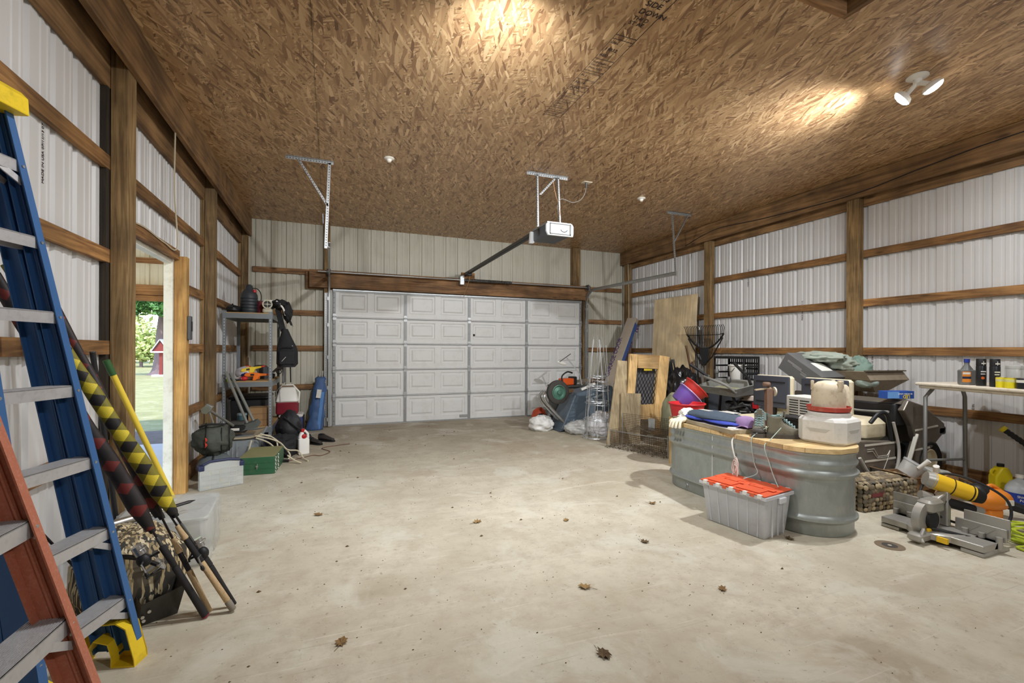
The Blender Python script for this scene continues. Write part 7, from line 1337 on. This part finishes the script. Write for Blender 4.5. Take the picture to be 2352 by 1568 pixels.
# orange leaf blower, bottles, hose
lbw = T('leaf_blower', 'orange handheld leaf blower with a black tube under the table', 'leaf blower', (4.98, 2.05, 0), radians(-25)); ORB = M('blower_orange', S(232, 138, 44), .45, var=.08)
mb = MB(); mb.ell((0, 0, .15), .15, .10, .09, 20, 12); mb.build('housing', ORB, lbw); MB().ell((-.08, .02, .19), .08, .08, .08, 16, 10).build('fan_grille', BLACKP, lbw); MB().tube([(.10, 0, .12), (.22, -.06, .08), (.38, -.16, .04)], [.04, .036, .03], 12).build('tube', BLACKP, lbw); mb = MB(); mb.rbox(-.05, .06, -.05, .05, 0, .08, .02); mb.build('foot', ORB, lbw); MB().box(.02, .08, -.102, -.09, .13, .17).build('label', WHITEP, lbw, smooth=False); MB().tube(bez([(-.06, 0, .22), (0, 0, .26), (.07, 0, .22)], 5), .016, 8).build('handle', ORB, lbw)
yb = T('yellow_bottle', 'flat yellow plastic bottle with a black cap standing under the table', 'bottle', (5.62, 2.25, 0), radians(-30)); YB_ = M('bottle_yellow', S(226, 206, 30), .4, var=.05); mb = MB(); mb.prism([(-.065, 0), (.065, 0), (.068, .24), (.03, .31), (-.02, .31), (-.068, .22)], -.045, .045, 'y'); mb.build('body', YB_, yb, bevel=.012); MB().cyl((.0, 0, .31), (.0, 0, .335), .025, n=16).build('cap', BLACKP, yb); MB().torus((-.045, 0, .255), .03, .012, 'y', 16, 6).build('handle', YB_, yb)
wj = T('washer_fluid_jug', 'translucent jug of blue washer fluid with a navy label at the right edge', 'jug', (5.47, 2.07, 0), radians(-50)); mb = MB(); mb.lathe([(.085, 0), (.09, .01), (.09, .16), (.085, .19), (.055, .235), (.025, .255), (.022, .275)], 28); mb.build('jug', M('jug_clear', S(206, 214, 220), .3, alpha=.75), wj); MB().lathe([(.084, .006), (.086, .01), (.086, .13), (.0, .131)], 28, True, False).build('fluid', M('fluid_blue', S(70, 130, 190), .2), wj); MB().lathe([(.0905, .05), (.0905, .15)], 28, False, False).build('label', M('label_royal', S(34, 60, 150), .5), wj); MB().cyl((0, 0, .27), (0, 0, .295), .026, n=16).build('cap', WHITEP, wj)
TEXT('label_print', 'Shield', .028, wj, WHITEP, (-.045, -.0915, .115)); TEXT('label_print', 'Power', .028, wj, WHITEP, (-.03, -.0915, .085))
hz = T('ribbed_hose', 'black ribbed hose with a yellow end leaning under the table', 'hose', (6.02, 1.86, .20)); q0, q1 = Vector((0, 0, 0)), Vector((-.20, .44, .415)); MB().tube([tuple(q0.lerp(q1, k / 40)) for k in range(41)], [.026 if k % 2 else .021 for k in range(41)], 10).build('hose', BLACKP, hz); MB().cyl(tuple(q1), tuple(q1 + (q1 - q0).normalized() * .03), .03, n=16).build('yellow_cuff', M('cuff_yellow', S(226, 206, 40), .5), hz); MB().cyl((0, 0, 0), (.0, -.02, -.2), .024, n=10).build('hose_tail', BLACKP, hz)
# saw blade disc and leaves on the floor
sd = T('cutting_disc', 'worn cutting disc lying on the floor by the mitre saw', 'disc', (3.60, 2.005, 0)); mb = MB(); mb.lathe([(.085, 0), (.085, .0025), (.014, .003)], 32); mb.build('disc', M('disc_brown', S(120, 104, 84), .7, var=.2), sd); MB().lathe([(.045, .003), (.045, .0035), (.014, .0036)], 24).build('label', M('disc_label', S(70, 66, 62), .6, var=.3, scale=40), sd); MB().lathe([(.012, .0036), (.012, .004), (.001, .004)], 12).build('bore', M('bore', S(196, 186, 164), .7), sd)
LEAFM = [M('dry_leaf_%d' % k, c, .85, var=.3, scale=40) for k, c in enumerate((S(128, 100, 62), S(150, 122, 78), S(96, 78, 54)))]
rnd = random.Random(17)
spots = [(-.079, 4.025, 'beside the doorway side of the floor'), (1.06, 3.422, 'in the middle of the open floor'), (1.122, 1.74, 'nearest the camera on the right of centre'), (.05, 2.234, 'nearest the camera on the left of centre'), (1.729, 3.216, 'on the open floor towards the tank'), (2.046, 2.656, 'on the bare floor left of the orange-lid tote'), (2.049, 1.967, 'in front of the tote towards the camera'), (1.344, 2.263, 'at the centre of the near floor'), (3.05, 2.33, 'pressed against the corner of the orange-lid tote'), (2.62, 3.3, 'beside the far end of the tank')]
for i, (x, y_, w_) in enumerate(spots):
    lf = T('dry_leaf', 'curled dry leaf ' + w_, 'leaf', (x, y_, .001), rnd.uniform(0, 6), 'dry leaves on the floor'); s_ = rnd.uniform(.022, .036)
    mb = MB(); out = [(1.3, 0), (.8, .35), (.9, .75), (.35, .6), (0, .95), (-.2, .5), (-.75, .6), (-.6, .15), (-1.1, 0), (-.6, -.15), (-.75, -.6), (-.2, -.5), (0, -.95), (.35, -.6), (.9, -.75), (.8, -.35)]
    vs_ = [(0, 0, .002)] + [(a * s_, b * s_, .004 + .012 * rnd.random() * (abs(a) + abs(b)) * s_ * 30) for a, b in out]; mb.add(vs_, [(0, k + 1, (k + 1) % 16 + 1) for k in range(16)]); mb.build('blade', LEAFM[i % 3], lf, smooth=False, solid=.0008); MB().tube([(-1.1 * s_, 0, .004), (-1.9 * s_, .2 * s_, .003)], .001, 4).build('stalk', LEAFM[2], lf)
crumbs = MB()
for k in range(900):
    x, y_ = rnd.uniform(-.9, 3.0), rnd.uniform(1.2, 8.2); s_ = rnd.uniform(.002, .006) * (1 if rnd.random() < .93 else 2.6); crumbs.add([(x - s_, y_, .001), (x, y_ - s_ * .6, .001), (x + s_, y_ + s_ * .3, .001), (x, y_, .001 + s_ * .7)], [(0, 1, 3), (1, 2, 3), (2, 0, 3)])
tag(crumbs.build('floor_crumbs', LEAFM[2], smooth=False), 'scattered crumbs of dirt and leaf bits over the concrete floor', 'debris', kind='stuff')
